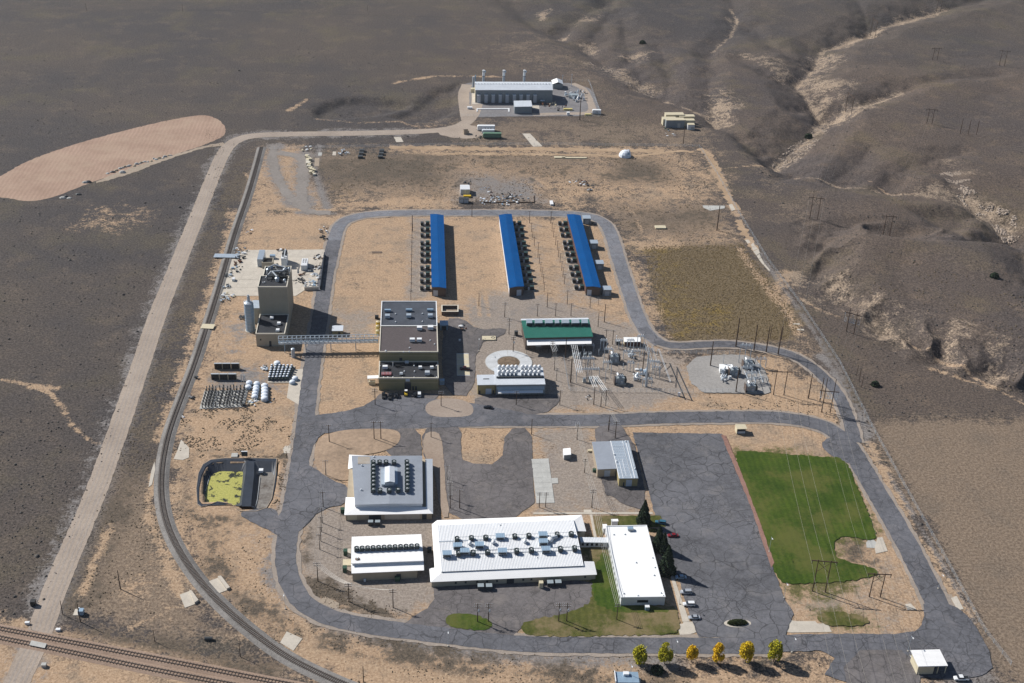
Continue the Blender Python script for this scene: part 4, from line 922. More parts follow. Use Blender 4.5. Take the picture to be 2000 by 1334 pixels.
# conveyor bridge
za = 5.2
ca, cb = W('b1', 800, 1150, za+1), W('b2', 217, 575, za+1)
t = thing('conveyor_bridge', 'elevated blue grey steel conveyor bridge from tower annex to brown building', 'conveyor bridge', (ca[0], ca[1], 0))
L_ = math.hypot(cb[0]-ca[0], cb[1]-ca[1]); t.rotation_euler = (0, 0, ang(ca, cb))
part('deck', MB().box(L_/2, .5, za, L_, 1.6, .18), M['galv_blue'], t)
part('belt', MB().box(L_/2, -.2, za+.25, L_-2, 1.0, .25), M['pale_grey'], t)
part('trough', MB().tube((0, .7, za+.7), (L_, .7, za+.7), .3, 8), M['galv'], t)
nb = 22
for s, nm in ((-1.35, 'chord'), (1.35, 'chord')):
    part(nm, MB().box(L_/2, s, za+3.3, L_, .26, .3), M['galv'], t); part(nm, MB().box(L_/2, s, za-.1, L_, .26, .4), M['galv'], t)
for k in range(nb+1):
    x = .1+k*(L_-.2)/nb
    part('upright', MB().box(x, -1.35, za, .24, .24, 3.3).box(x, 1.35, za, .24, .24, 3.3).box(x, 0, za+3.3, .24, 2.7, .2), M['galv'], t)
dg = MB()
for k in range(nb):
    x0, x1 = .1+k*(L_-.2)/nb, .1+(k+1)*(L_-.2)/nb
    for s in (-1.35, 1.35): dg.tube((x0, s, za+.1), (x1, s, za+3.3), .09, 4)
part('diagonal', dg, M['galv'], t)
for x in (3, L_*.27, L_*.52, L_*.77):
    part('trestle', MB().box(x, -1.1, 0, .3, .3, za).box(x, 1.1, 0, .3, .3, za).tube((x, -1.1, .5), (x, 1.1, za-.4), .07, 4).tube((x, 1.1, .5), (x, -1.1, za-.4), .07, 4), M['galv_blue'], t)
p = W('b1', 962, 1322); t = thing('drum_tank', 'upright white pipe tank under the conveyor bridge by the annex', 'tank', (p[0], p[1], 0))
part('shell', MB().cyl(0, 0, 0, .95, 5.2, 14), M['pale_grey'], t); part('cap', MB().cyl(0, 0, 5.2, 1.0, .25, 14, .6), M['galv'], t)

# ================================================================== 2 brown building
hL = HT('b2', 222, 1125, 1000)
lo = q4('b2', ((217, 1000), (868, 1000), (864, 818), (229, 818)), hL)
hU = HZ(lo[3], FP('b2', 0, 712)[1])
up = q4('b2', ((222, 712), (868, 712), (845, 165), (258, 165)), hU)
up = [lo[3], lo[2], (lo[2][0], up[2][1]), (lo[3][0], up[3][1])]
lo[0] = (lo[3][0], lo[0][1]); lo[1] = (lo[2][0], lo[1][1])
t = thing('process_hall', 'large olive walled hall with dark flat roofs on two levels', 'building', base(lo))
fprism(t, lo, 0, hL, M['olive_wall']); fprism(t, [(a[0], a[1]+.01) for a in up[:2]]+up[2:], 0, hU, M['olive_wall'])
flat_roof(t, lo, hL, M['black_roof'], M['coping'], .7)
vm = (W('b2', 0, 435, hU)[1]-up[0][1])/(up[2][1]-up[0][1])
uS = [up[0], up[1], lerp(up[1], up[2], vm), lerp(up[0], up[3], vm)]; uN = [lerp(up[0], up[3], vm), lerp(up[1], up[2], vm), up[2], up[3]]
flat_roof(t, uS, hU, M['brown_roof'], M['coping'], .5); flat_roof(t, uN, hU+.003, M['navy_roof'], M['coping_white'], .55)
on_wall('door', t, lo[0], lo[1], .43, .54, 0, 5.0, M['dark_door']); on_wall('window', t, lo[0], lo[1], .45, .52, 5.3, 6.8, M['door'])
on_wall('door', t, lo[0], lo[1], .56, .585, 0, 2.4, M['dark_door']); on_wall('door', t, lo[0], lo[1], .61, .635, 0, 2.4, M['dark_door'])
on_wall('ledge', t, lo[0], lo[1], .0, 1, hL-2.4, hL-2.25, M['tan_wall'], .1)
on_wall('louvre', t, up[0], up[1], .34, .39, hL+.8, hL+2.6, M['dark_door'])
on_wall('ledge', t, up[0], up[1], .0, 1, hU-2.2, hU-2.05, M['tan_wall'], .1)
ur = ['left', 'middle', 'right']
for k, (x, y) in enumerate(((318, 255), (549, 250), (780, 250))): box_unit(W('b2', x, y, hU+1), 3.4, 1.3, 1.4, 'flat blue grey roof unit in the back row of the dark upper roof, %s one' % ur[k], 'galv_blue', 0, hU+.1, False)
for k, (x, y) in enumerate(((315, 322), (547, 317), (780, 317))): box_unit(W('b2', x, y, hU+1), 2.6, 2.3, 1.9, 'square silver roof unit in the second row of the dark upper roof, %s one' % ur[k], 'galv', 0, hU+.1)
for (x, y, sx, sy, lb) in ((664, 450, 2.7, 2.4, 'large white roof unit left of the other on the roof dividing line'), (783, 445, 2.9, 2.4, 'large white roof unit at the right end of the roof dividing line'), (585, 580, 2.6, 1.9, 'white roof unit on the brown roof, left of a close pair'), (662, 580, 2.5, 1.9, 'white roof unit on the brown roof, right of a close pair')):
    box_unit(W('b2', x, y, hU+1), sx, sy, 1.9, lb, 'white', 0, hU+.1)
for k, (x, y) in enumerate(((780, 580), (828, 622), (556, 660), (298, 697), (404, 293), (696, 290), (404, 380), (696, 376), (490, 705), (553, 703))):
    VENT.put((*W('b2', x, y, hU+.5), hU+.1), 0, 'small white vent on the upper olive hall roof, %s of ten' % ORD[k], 'small vents on the roofs of the olive hall', 1.3 if k == 3 else 1.0)
for (x, y, sx, sy, h, lb, m) in ((526, 815, 1.9, 1.2, 1.3, 'white roof unit in the shade line of the lower black roof', 'white'), (290, 875, 2.5, 1.7, 1.8, 'white roof unit at the left of the lower black roof', 'white'), (672, 875, 1.7, 1.4, 1.5, 'white roof unit right of centre on the lower black roof', 'white'),
    (797, 875, 1.7, 1.2, 1.5, 'white roof unit at the right of the lower black roof', 'white'), (748, 940, 2.4, 2.1, 2.0, 'light grey roof unit with pipes on the lower black roof', 'pale_grey'), (465, 938, 1.5, 1.2, 1.2, 'small pale roof unit in the middle of the lower black roof', 'pale_grey')):
    box_unit(W('b2', x, y, hL+1), sx, sy, h, lb, m, 0, hL+.1)
p = W('b2', 305, 945, hL+.5); gt = thing('roof_skid', 'faded red ribbed equipment skid on the left of the lower black roof', 'skid', (p[0], p[1], hL+.1))
part('tray', MB().box(0, 0, 0, 5.0, 2.6, .7), M['red'], gt)
for k in range(7): part('slat', MB().box(-2.2+k*.73, 0, .7, .14, 2.5, .12), M['pale_grey'], gt)
p = W('b2', 435, 865, hL+.5); gt = thing('pipe_rack', 'black pipe cluster with a white mast on the lower roof of the olive hall', 'pipework', (p[0], p[1], hL+.1))
part('pipe', MB().tube((-1.8, 0, .6), (2, .2, .6), .25, 6).tube((-1, -.8, .4), (1.6, -.7, .5), .2, 6).box(-.5, .5, 0, 2.2, .9, .9), M['black'], gt); part('mast', MB().cyl(-2.8, .6, 0, .14, 2.6, 6), M['white'], gt)
for k, (x, y) in enumerate(((235, 860), (375, 985), (478, 990), (605, 988), (606, 858), (610, 920), (500, 920), (850, 858), (850, 985), (275, 985), (320, 985))):
    VENT.put((*W('b2', x, y, hL+.3), hL+.1), 0, 'small white vent on the lower black roof, %s of eleven' % ORD[k], 'small vents on the roofs of the olive hall')
# left side fittings
for (x, y, r, h, lb, m) in ((229, 405, .9, 3.2, 'yellow vertical tank against the left wall of the olive hall, upper one', 'yellow'), (224, 440, .8, 2.6, 'pale yellow tank just below the bright one against the left wall of the olive hall', 'straw'), (224, 492, .8, 2.6, 'pale yellow tank nearest the conveyor against the left wall of the olive hall', 'straw')):
    p = W('b2', x-14, y+28); q = thing('chemical_tank', lb, 'tank', (p[0], p[1], 0)); part('shell', MB().cyl(0, 0, 0, r*1.3, h, 12), M[m], q); part('cap', MB().cyl(0, 0, h, r*1.3, .4, 12, .4), M['cream'], q)
p = W('b2', 158, 985, 3); q = thing('canopy', 'white canopy roof sticking out left of the olive hall', 'canopy', (p[0], p[1], 0))
part('roof', MB().box(0, 0, 3.2, 5.6, 2.9, .15, .05), M['white_roof'], q)
for x, y in ((-2.5, -1.2), (-2.5, 1.2), (2.5, -1.2), (2.5, 1.2)): part('post', MB().box(x, y, 0, .15, .15, 3.2), M['galv'], q)
padbox('b2', 148, 1060, 3.2, 1.5, 1.9, 'small white box unit below the canopy left of the olive hall', 'box', 'equipment_box', 'cream')
padbox('b2', 200, 345, 2.0, 1.8, 1.7, 'dark bin standing left of the olive hall near its upper corner', 'bin', 'waste_bin', 'black')
# right side
p = W('b2', 905, 450, 0); q = thing('loading_dock', 'blue roofed loading dock on the right side of the olive hall', 'dock', (p[0], p[1], 0))
part('roof', MB().box(1.2, 0, 3.2, 4.6, 5.5, .2), M['galv_blue'], q); part('wall', MB().box(1.2, 0, 0, 4.2, 5.1, 3.2), M['galv_blue'], q); part('door', MB().box(1.2, -2.6, .1, 2.6, .08, 2.6), M['dark_door'], q)
P_ = [W('b2', 903, 312), W('b2', 1085, 312), W('b2', 1085, 240), W('b2', 903, 240)]
q = thing('sand_bunker', 'open topped brown rectangular bunker with sand inside above the olive hall corner', 'bunker', base(P_))
wpart('wall', ringpoly(MB(), P_, quad_inset(P_, .45), 0, 2.4), M['brown_wall'], q); wpart('rim', ringpoly(MB(), quad_inset(P_, -.08), quad_inset(P_, .53), 2.4, 2.5), M['coping'], q)
wpart('sand', MB().prism(quad_inset(P_, .5), .1, .5), M['sagepath'], q)
q = thing('vault_cover', 'pale concrete vault top with a round black hatch between olive hall and ring slab', 'vault', (*W('b2', 1418, 565), 0))
part('slab', MB().box(0, 0, 0, 7.4, 4.2, .6), M['cream'], q); part('hatch', MB().ring(2.2, .3, .6, 1.0, .75, .12, 14), M['black'], q)
for x, y in ((-3.2, -1.7), (3.2, -1.7), (-2.2, -1.2)): part('pad_eye', MB().box(x, y, .6, .4, .3, .1), M['charcoal'], q)
for x0, x1, lb in ((1080, 1140, 0), (1140, 1206, 1)): pass
cp = struct('concrete_pad', MB().prism([W('b2', 1070, 968), W('b2', 1212, 968), W('b2', 1196, 728), W('b2', 1066, 728)], .05, .22), M['conc_pale'])
for k in range(4):
    a = lerp(W('b2', 1075, 965), W('b2', 1068, 732), k/4+.01); b = lerp(W('b2', 1075, 965), W('b2', 1068, 732), (k+1)/4-.01)
    c_ = lerp(W('b2', 1211, 965), W('b2', 1195, 732), (k+1)/4-.01); d_ = lerp(W('b2', 1211, 965), W('b2', 1195, 732), k/4+.01)
    m1, m2 = lerp(a, d_, .497), lerp(b, c_, .497); m3, m4 = lerp(a, d_, .503), lerp(b, c_, .503)
    link('slab', MB().prism([a, m1, m2, b], .22, .25+.01*(k % 2)).mesh('slab', M['cream']), cp); link('slab', MB().prism([m3, d_, c_, m4], .22, .25+.01*((k+1) % 2)).mesh('slab', M['cream']), cp)
scrap('b2', 1115, 430, 1.8, 8, 'white and black pallets at the corner of the olive hall shadow', ['white', 'charcoal'], z=.06)
scrap('b2', 1135, 470, 1.4, 6, 'dark red drums just below the pallets by the olive hall shadow', ['rust', 'black'], z=.06)
padbox('b2', 1100, 590, 1.0, .8, 1.0, 'tiny white pump box at the shadow edge right of the olive hall', 'box', 'equipment_box', 'white', z=.06)
padbox('b2', 908, 1055, 2.4, 2.2, 2.4, 'grey blue air unit at the lower right wall of the olive hall', 'unit', 'air_unit', 'galv_blue', z=.06)

# ================================================================== 3 blue roofed sheds
def blue_shed(roof_px, he, skew, lab, cr, dr, dl):
    # roof_px: near-left, near-right, far-right, far-left at eave height, ridge offset
    P = q4(cr, roof_px, he)
    t = thing('blue_roofed_shed', lab, 'shed', (P[0][0], P[0][1], 0), 0, 'long sheds with blue metal roofs')
    wpart('wall', MB().prism(quad_inset(P, .35), 0, he-.1), M['brown_wall'], t)
    r0, r1 = lerp(P[0], P[1], skew), lerp(P[3], P[2], skew); zr = he+.45
    wpart('gable', MB().add([(*quad_inset(P, .35)[0], he-.1), (*quad_inset(P, .35)[1], he-.1), (*lerp(r0, r1, .003), zr-.1), (*quad_inset(P, .35)[2], he-.1), (*quad_inset(P, .35)[3], he-.1), (*lerp(r0, r1, .997), zr-.1)], [(0, 1, 2), (3, 4, 5), (0, 2, 5, 4), (1, 3, 5, 2)]), M['brown_wall'], t)
    wpart('roof', MB().slab([(*P[0], he), (*r0, zr), (*r1, zr), (*P[3], he)], .16), M['blue_roof'], t)
    wpart('roof', MB().slab([(*r0, zr), (*P[1], he), (*P[2], he), (*r1, zr)], .16), M['blue_roof'], t)
    for a, b, c_, d_ in (((*P[0], he), (*P[3], he), (*r1, zr), (*r0, zr)), ((*P[1], he), (*P[2], he), (*r1, zr), (*r0, zr))): ribs(t, (a, b, c_, d_), 70, M['blue_roof'], .12, .07)
    Q = quad_inset(P, .35)
    on_wall('door', t, Q[0], Q[1], dr[0], dr[1], 0, 3.8, M['door'], .1)
    on_wall('side_panel', t, Q[3], Q[0], 0.01, .99, .6, he-.4, M[dl], .1)
    return t, P
shA, PA = blue_shed([(400, 1085), (583, 1098), (550, 192), (383, 178)], 5.9, .5, 'leftmost long shed with a bright blue metal roof', 'b6', (.08, .42), 'brown_wall')
shB, PB = blue_shed([(218, 1095), (405, 1075), (250, 176), (90, 190)], 5.9, .5, 'middle long shed with a bright blue metal roof', 'b7', (.52, .86), 'white_wall')
shC, PC = blue_shed([(1170, 1078), (1357, 1090), (1105, 193), (935, 180)], 5.9, .5, 'rightmost long shed with a bright blue metal roof', 'b7', (.08, .40), 'brick')
# transformer cabinets
def cab_proto():
    t = thing('transformer_cabinet', 'twin dark transformer cabinets on a pale slab', 'transformer')
    part('slab', MB().box(0, 0, 0, 6.6, 3.4, .2), M['conc'], t)
    part('tank', MB().box(-2.0, .2, .2, 2.1, 2.0, 2.0), M['charcoal'], t); part('tank', MB().box(1.5, .3, .2, 2.5, 2.1, 2.3), M['teal'], t)
    part('radiator', MB().box(-2.0, -1.05, .4, 1.9, .45, 1.5), M['black'], t); part('radiator', MB().box(1.5, -1.05, .4, 2.2, .5, 1.7), M['black'], t)
    part('cable_box', MB().box(-.25, -.1, .2, .9, 1.1, 1.3), M['white'], t)
    return Proto(t)
CAB = cab_proto()
for k, y in enumerate((303, 375, 448, 545, 608, 682, 760, 855, 935, 1018, 1105)):
    CAB.put((*W('b6', 322, y+15), .05), 0, 'dark transformer cabinet left of the leftmost blue shed, %s from the far end' % ORD[k], 'transformer cabinets beside the blue sheds')
for k, (x, y) in enumerate(((885, 300), (900, 373), (918, 443), (945, 540), (958, 603), (978, 680), (998, 757), (1022, 850), (1042, 930), (1065, 1012), (1092, 1095))):
    CAB.put((*W('b7', x, y+15), .05), 0, 'dark transformer cabinet left of the rightmost blue shed, %s from the far end' % ORD[k], 'transformer cabinets beside the blue sheds')
for k, (x, y) in enumerate(((318, 300), (345, 375), (355, 450), (372, 548), (382, 605), (395, 682), (408, 762), (425, 855), (440, 935), (455, 1018), (468, 1105))):
    CAB.put((*W('b7', x, y+15), .05), 0, 'shaded transformer cabinet right of the middle blue shed, %s from the far end' % ORD[k], 'transformer cabinets beside the blue sheds')
for k, (x, y, ty) in enumerate(((1175, 300, 225), (1262, 610, 540), (1332, 865, 790), (1425, 1190, 1110))):
    p = W('b7', x, y); t = thing('side_hut', 'grey hut right of the rightmost blue shed, %s from the far end' % ORD[k], 'hut', (p[0], p[1], 0), 0, 'grey huts along the rightmost blue shed')
    part('wall', MB().box(.3, 2.2, 0, 5.0, 5.0, 3.8), M['grey_wall'], t); part('roof', MB().box(.3, 2.2, 3.8, 5.3, 5.3, .2), M['galv'], t); part('door', MB().box(.3, -.34, .05, 2.4, .08, 2.8), M['pale_grey'], t)

# ================================================================== 4 green roofed building
hG = HT('b3', 722, 690, 585)
P = q4('b3', ((695, 556), (1437, 541), (1383, 340), (650, 352)), hG+1.6)
t = thing('green_roofed_hall', 'hall with dark green metal roof and white front awning', 'building', base(P))
ZR = hG+1.6
wpart('wall', MB().prism(quad_inset(P, .6), 0, ZR-.3), M['brown_wall'], t)
rd0, rd1 = lerp(P[0], P[3], .86), lerp(P[1], P[2], .86)
wpart('roof', MB().slab([(*P[0], ZR), (*P[1], ZR), (*rd1, ZR+.9), (*rd0, ZR+.9)], .2), M['green_roof'], t)
wpart('roof', MB().slab([(*rd0, ZR+.9), (*rd1, ZR+.9), (*P[2], ZR+.2), (*P[3], ZR+.2)], .2), M['pale_roof'], t, 'pale metal strip of roof behind the ridge')
ribs(t, ((*P[0], ZR), (*P[1], ZR), (*rd1, ZR+.9), (*rd0, ZR+.9)), 60, M['green_roof'], .12, .08)
aw = q4('b3', ((720, 624), (1422, 606), (1418, 543), (716, 560)), hG)
AN = MB().slab([(*aw[0], hG-.7), (*aw[1], hG-.7), (*aw[2], hG+.4), (*aw[3], hG+.4)], .15)
wpart('awning', AN, M['white_roof'], t)
for k in range(13):
    b_ = lerp(aw[0], aw[1], k/12); wpart('post', MB().box(b_[0], b_[1]+.3, 0, .18, .18, hG-.9), M['charcoal'], t)
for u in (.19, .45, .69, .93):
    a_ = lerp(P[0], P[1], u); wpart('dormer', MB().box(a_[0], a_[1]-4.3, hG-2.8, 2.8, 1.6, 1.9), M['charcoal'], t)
w_ = q4('b3', ((745, 380), (846, 380), (957, 380), (1046, 380), (1137, 380), (1246, 380), (1347, 380)), ZR+2)
for k, x in enumerate((744, 846, 957, 1046, 1137, 1246, 1347)):
    p = W('b3', x, 420, ZR+.9); wd = (3.0, 4.0, 4.0, 2.2, 4.0, 4.1, 3.4)[k]
    q = thing('roof_cooler', 'silver louvred cooler on the green roof, %s from the left' % ORD[k], 'cooler', (p[0], p[1], ZR+.5), .0, 'silver coolers in a row on the green roof')
    part('casing', MB().box(0, 1.3, .4, wd, 2.9, 1.7), M['galv'], q); part('top_panel', MB().slab([(-wd/2-.1, -.3, 1.9), (wd/2+.1, -.3, 1.9), (wd/2+.1, 2.9, 2.5), (-wd/2-.1, 2.9, 2.5)], .1), M['galv'], q)
    part('front_louvre', MB().box(0, -.2, .3, wd, .1, 1.5), M['charcoal'], q)
    if k < 6: part('connecting_duct', MB().box(wd/2+.75, 1.8, .3, 1.2, 1.2, .9), M['green_roof'], q)
padbox('b3', 600, 525, 1.9, 1.6, 2.4, 'dark electrical cabinet left of the green roofed hall', 'cabinet', 'cabinet', 'charcoal')

# ================================================================== 5 vent tank building
hV = HT('b3', 180, 1170, 1070)
lowr = q4('b3', ((180, 1070), (382, 1066), (372, 956), (173, 960)), hV)
t = thing('vented_plant_hall', 'grey roofed plant hall carrying two rows of white domed vents', 'building', base(lowr))
main = q4('b3', ((398, 1066), (920, 1060), (890, 876), (358, 880)), hV+.6)
main[0] = (lowr[1][0]+.05, main[0][1])
wpart('wall', MB().prism(quad_inset(lowr, .2), 0, hV-.05), M['yellow_wall'], t); wpart('roof', MB().prism(lowr, hV-.05, hV+.15), M['pale_roof'], t)
wpart('wall', MB().prism([main[0], main[1], main[2], (main[0][0], main[3][1])], 0, hV+.35), M['grey_wall'], t)
mr = [main[0], main[1], main[2], (main[3][0], main[3][1])]
wpart('roof', MB().prism(mr, hV+.4, hV+.62), M['pale_roof'], t)
ribs(t, [(*p_, hV+.60) for p_ in mr], 46, M['pale_roof'], .12, .08); ribs(t, [(*p_, hV+.13) for p_ in lowr], 20, M['pale_roof'], .12, .08)
Q = quad_inset(lowr, .2)
on_wall('garage_door', t, Q[0], Q[1], .45, .78, 0, 3.2, M['door']); on_wall('door', t, Q[0], Q[1], .06, .16, 0, 2.2, M['dark_door']); on_wall('door', t, Q[0], Q[1], .84, .93, 0, 2.2, M['dark_door'])
wpart('roof_hatch', MB().box(*W('b3', 275, 1005, hV), hV+.15, 3.0, .5, .2), M['charcoal'], t)
aw = q4('b3', ((405, 1152), (895, 1146), (893, 1112), (405, 1120)), 2.6)
wpart('awning', MB().slab([(*aw[0], 2.3), (*aw[1], 2.3), (*aw[2], 2.9), (*aw[3], 2.9)], .12), M['white_roof'], t)
for k in range(9): b_ = lerp(aw[0], aw[1], k/8); wpart('post', MB().box(b_[0], b_[1]+.2, 0, .14, .14, 2.2), M['charcoal'], t)
on_wall('louvre', t, main[0], main[1], .02, .98, 3.0, hV-.4, M['galv_blue'], .1)
wpart('duct_frame', MB().box(*lerp(W('b3', 400, 985, hV+1), W('b3', 885, 980, hV+1), .5), hV+.6, 24.0, .6, .9), M['charcoal'], t)
vt = thing('domed_vent', 'white domed vent', 'vent')
part('stack', MB().cyl(0, 0, 0, .62, 1.7, 10), M['pale_grey'], vt); part('dome', MB().sphere(0, 0, 1.7, .95, .95, 1.0, 12, 4, -.3), M['white'], vt, smooth=True)
VT = Proto(vt)
for r_, y in enumerate((962, 905)):
    for k, x in enumerate((417, 462, 512, 556, 600, 668, 710, 757, 805, 850)):
        VT.put((*W('b3', x, y, hV+.6), hV+.6), 0, 'white domed vent in the %s row of the vented hall, %s from left' % (('front', 'rear')[r_], ORD[k]), 'white domed vents in two rows', 1.15)
# ring slab
c0 = W('b3', 520, 822); ro = 12.2; c1 = W('b3', 510, 826); ri = 5.9
rg = struct('ring_slab', MB().ring(c0[0], c0[1], .05, ro+.3, ri, .22, 48), M['conc_grey'])
for k in range(12):
    a0, a1 = k*math.pi/6+.012, (k+1)*math.pi/6-.012; P_ = []
    for i in range(5): a = a0+(a1-a0)*i/4; P_.append((c0[0]+ro*math.cos(a), c0[1]+ro*math.sin(a)))
    for i in range(5): a = a1+(a0-a1)*i/4; P_.append((c0[0]+(ri+.3)*math.cos(a), c0[1]+(ri+.3)*math.sin(a)))
    link('slab', MB().prism(P_, .27, .30+.008*(k % 3)).mesh('slab', M['conc_pale']), rg)
link('centre_soil', MB().sphere(c0[0], c0[1], .03, ri+.2, ri+.2, .5, 24, 4, 0).mesh('centre_soil', road_mat('umber_soil', (.09, .065, .045), (.33, .25, .18), .9)), rg)
# ================================================================== 6 grey hall with fans around a penthouse
h = HT('c2', 455, 1203, 1128)
O = q4('c2', ((440, 1127), (1490, 1110), (1485, 462), (497, 412)), h)
t = thing('fan_cooled_hall', 'grey roofed hall with a square of dark fans round a pale penthouse', 'building', base(O))
wpart('wall', MB().prism(quad_inset(O, .5), 0, h-.05), M['tan_wall'], t)
Q = quad_inset(O, .5)
I = q4('c2', ((565, 1030), (1408, 1030), (1400, 462), (600, 440)), h+1.0)
sk = MB()
sk.slab([(*O[0], h), (*O[1], h), (*I[1], h+1), (*I[0], h+1)], .12)
sk.slab([(*O[3], h), (*I[3], h+1), (*lerp(I[3], I[2], .6), h+1), (*lerp(O[3], O[2], .55), h)], .12)
wpart('skirt_roof', sk, M['white_roof'], t)
wpart('skirt_roof', MB().slab([(*O[1], h), (*O[2], h), (*I[2], h+1), (*I[1], h+1)], .12), M['pale_roof'], t)
wpart('skirt_roof', MB().slab([(*O[0], h), (*I[0], h+1), (*lerp(I[0], I[3], .18), h+1), (*lerp(O[0], O[3], .28), h)], .12).slab([(*O[3], h), (*lerp(O[3], O[0], .25), h), (*lerp(I[3], I[0], .2), h+1), (*I[3], h+1)], .12), M['white_roof'], t)
hu = h+2.6
U = q4('c2', ((565, 1008), (1370, 995), (1362, 424), (525, 424)), hu)
wpart('wall', MB().prism(quad_inset(U, .25), h-.2, hu-.1), M['pale_roof'], t)
r0, r1 = W('c2', 968, 990, hu+.9), W('c2', 990, 422, hu+.9)
Ul = [U[0], r0, r1, U[3]]
for q_ in ([(*U[0], hu), (*r0, hu+.7), (*r1, hu+.7), (*U[3], hu)], [(*r0, hu+.7), (*U[1], hu), (*U[2], hu), (*r1, hu+.7)]):
    wpart('roof', MB().slab(q_, .15), M['grey_roof'], t)
a_, b_, c_, d_ = (*U[0], hu), (*r0, hu+.7), (*r1, hu+.7), (*U[3], hu)
ribs(t, (a_, d_, c_, b_), 52, M['grey_roof'], .14, .10); a_, b_, c_, d_ = (*r0, hu+.7), (*U[1], hu), (*U[2], hu), (*r1, hu+.7); ribs(t, (a_, d_, c_, b_), 52, M['grey_roof'], .14, .10)
on_wall('door', t, Q[0], Q[1], .27, .41, 0, h-.8, M['dark_door']); on_wall('door', t, Q[0], Q[1], .885, .94, 0, 3.0, M['dark_door']); on_wall('wall_panel', t, Q[0], Q[1], .02, .13, .3, h-.4, M['cream'], .06); on_wall('wall_panel', t, Q[0], Q[1], .45, .86, .3, h-.4, M['conc'], .06)
# rusty stain patch is a separate older roof bay
p0 = q4('c2', ((600, 525), (745, 525), (745, 440), (600, 440)), hu+.2)
wpart('roof_bay', MB().prism(p0, hu+.16, hu+.42), road_mat('rust_stained_metal', (.33, .27, .20), (.42, .42, .42), .12), t, 'rust stained roof bay')
ph = q4('c2', ((872, 768), (1072, 765), (1068, 572), (875, 575)), hu+1.8)
q = thing('roof_penthouse', 'pale blue metal penthouse in the middle of the square of fans', 'penthouse', (*ph[0], hu+.3))
wpart('wall', MB().prism(quad_inset(ph, .3), hu+.3, hu+1.8), M['galv'], q); wpart('eave', MB().prism(ph, hu+1.8, hu+2.0), M['galv'], q)
pt = q4('c2', ((915, 742), (1038, 740), (1035, 555), (918, 558)), hu+3.8)
m0, m1 = lerp(pt[0], pt[1], .5), lerp(pt[3], pt[2], .5)
wpart('wall', MB().prism(quad_inset(pt, .2), hu+2.0, hu+3.7), M['pale_grey'], q)
wpart('roof', MB().slab([(*pt[0], hu+3.8), (*m0, hu+4.4), (*m1, hu+4.4), (*pt[3], hu+3.8)], .12), M['pale_roof'], q); wpart('roof', MB().slab([(*m0, hu+4.4), (*pt[1], hu+3.8), (*pt[2], hu+3.8), (*m1, hu+4.4)], .12), M['pale_roof'], q)
F = [(783, 495, 'first in the rear row'), (857, 495, 'second in the rear row'), (933, 495, 'third in the rear row'), (1028, 495, 'fourth in the rear row'), (1180, 492, 'fifth in the rear row, at the corner')]
F += [(780, y, '%s from the back in the left column' % ORD[k]) for k, y in enumerate((540, 586, 634, 680, 726, 772, 824))]
F += [(1183, y, '%s from the back in the right column' % ORD[k]) for k, y in enumerate((538, 584, 630, 676, 720, 768, 815))]
F += [(862, 830, 'first after the corner in the front row'), (970, 828, 'second after the corner in the front row'), (1075, 823, 'third after the corner in the front row')]
for x, y, w in F: FAN.put((*W('c2', x, y, hu+2), hu+.55), 0, 'dark fan beside the penthouse, '+w, 'fans round the penthouse on the grey hall')
for (x, y) in ((648, 540), (640, 828), (790, 440)): VENT.put((*W('c2', x, y, hu+.5), hu+.4), 0, 'small vent on the grey hall roof, %s' % ('upper left' if y == 540 else 'lower left' if y == 828 else 'behind the rear row of fans'))
for (x, k) in ((752, 0), (835, 1)):
    p = W('c2', x, 1235); padbox('c2', x, 1242, 2.0, 1.6, 1.9, 'dark cabinet with white edge below the fan hall door, %s of two' % ('left', 'right')[k], 'cabinet', 'cabinet', 'charcoal', 0.05, 0, 'xfmr')
padbox('c2', 425, 1095, 1.9, 1.7, 2.0, 'green transformer box left of the fan hall front corner', 'transformer', 'transformer_box', 'green_box', .05)

# ================================================================== 7 small white hall with twelve fans
h = HT('c3', 768, 818, 727)
O = q4('c3', ((768, 727), (1626, 690), (1622, 598), (762, 632)), h)
t = thing('white_fan_hall', 'small white roofed hall with a single row of twelve dark fans', 'building', base(O))
U = q4('c3', ((762, 610), (1622, 576), (1593, 262), (770, 293)), h+1.8)
WL = [lerp(O[0], O[1], 0.01), lerp(O[0], O[1], .90), (lerp(O[0], O[1], .97)[0], U[2][1]-.3), (lerp(O[0], O[1], .01)[0], U[3][1]-.3)]
wpart('wall', MB().prism(WL, 0, h-.1), M['tan_wall'], t); wpart('wall', MB().prism([(U[0][0]+.4, U[0][1]+.3), (U[1][0]-.4, U[1][1]+.3), (U[2][0]-.4, U[2][1]-.4), (U[3][0]+.4, U[3][1]-.4)], h-.1, h+1.6), M['white_wall'], t)
wpart('skirt_roof', MB().slab([(*O[0], h), (*O[1], h), (*O[2], h+.7), (*O[3], h+.7)], .12), M['white_roof'], t)
r0, r1 = lerp(U[0], U[3], .55), lerp(U[1], U[2], .55)
wpart('roof', MB().slab([(*U[0], h+1.8), (*U[1], h+1.8), (*r1, h+2.2), (*r0, h+2.2)], .12), M['white_roof'], t); wpart('roof', MB().slab([(*r0, h+2.2), (*r1, h+2.2), (*U[2], h+1.8), (*U[3], h+1.8)], .12), M['white_roof'], t)
ribs(t, ((*U[0], h+1.8), (*U[1], h+1.8), (*r1, h+2.2), (*r0, h+2.2)), 60, M['white_roof'], .1, .05)
on_wall('door', t, WL[0], WL[1], .68, .75, 0, 2.6, M['dark_door'])
for k in range(12):
    x = 828+k*65; y = 440-k*2.7
    FAN.put((*W('c3', x, y, h+2.8), h+1.95), 0, 'dark fan on the small white hall roof, %s from the left' % ORD[k], 'row of twelve fans on the small white hall', .95)
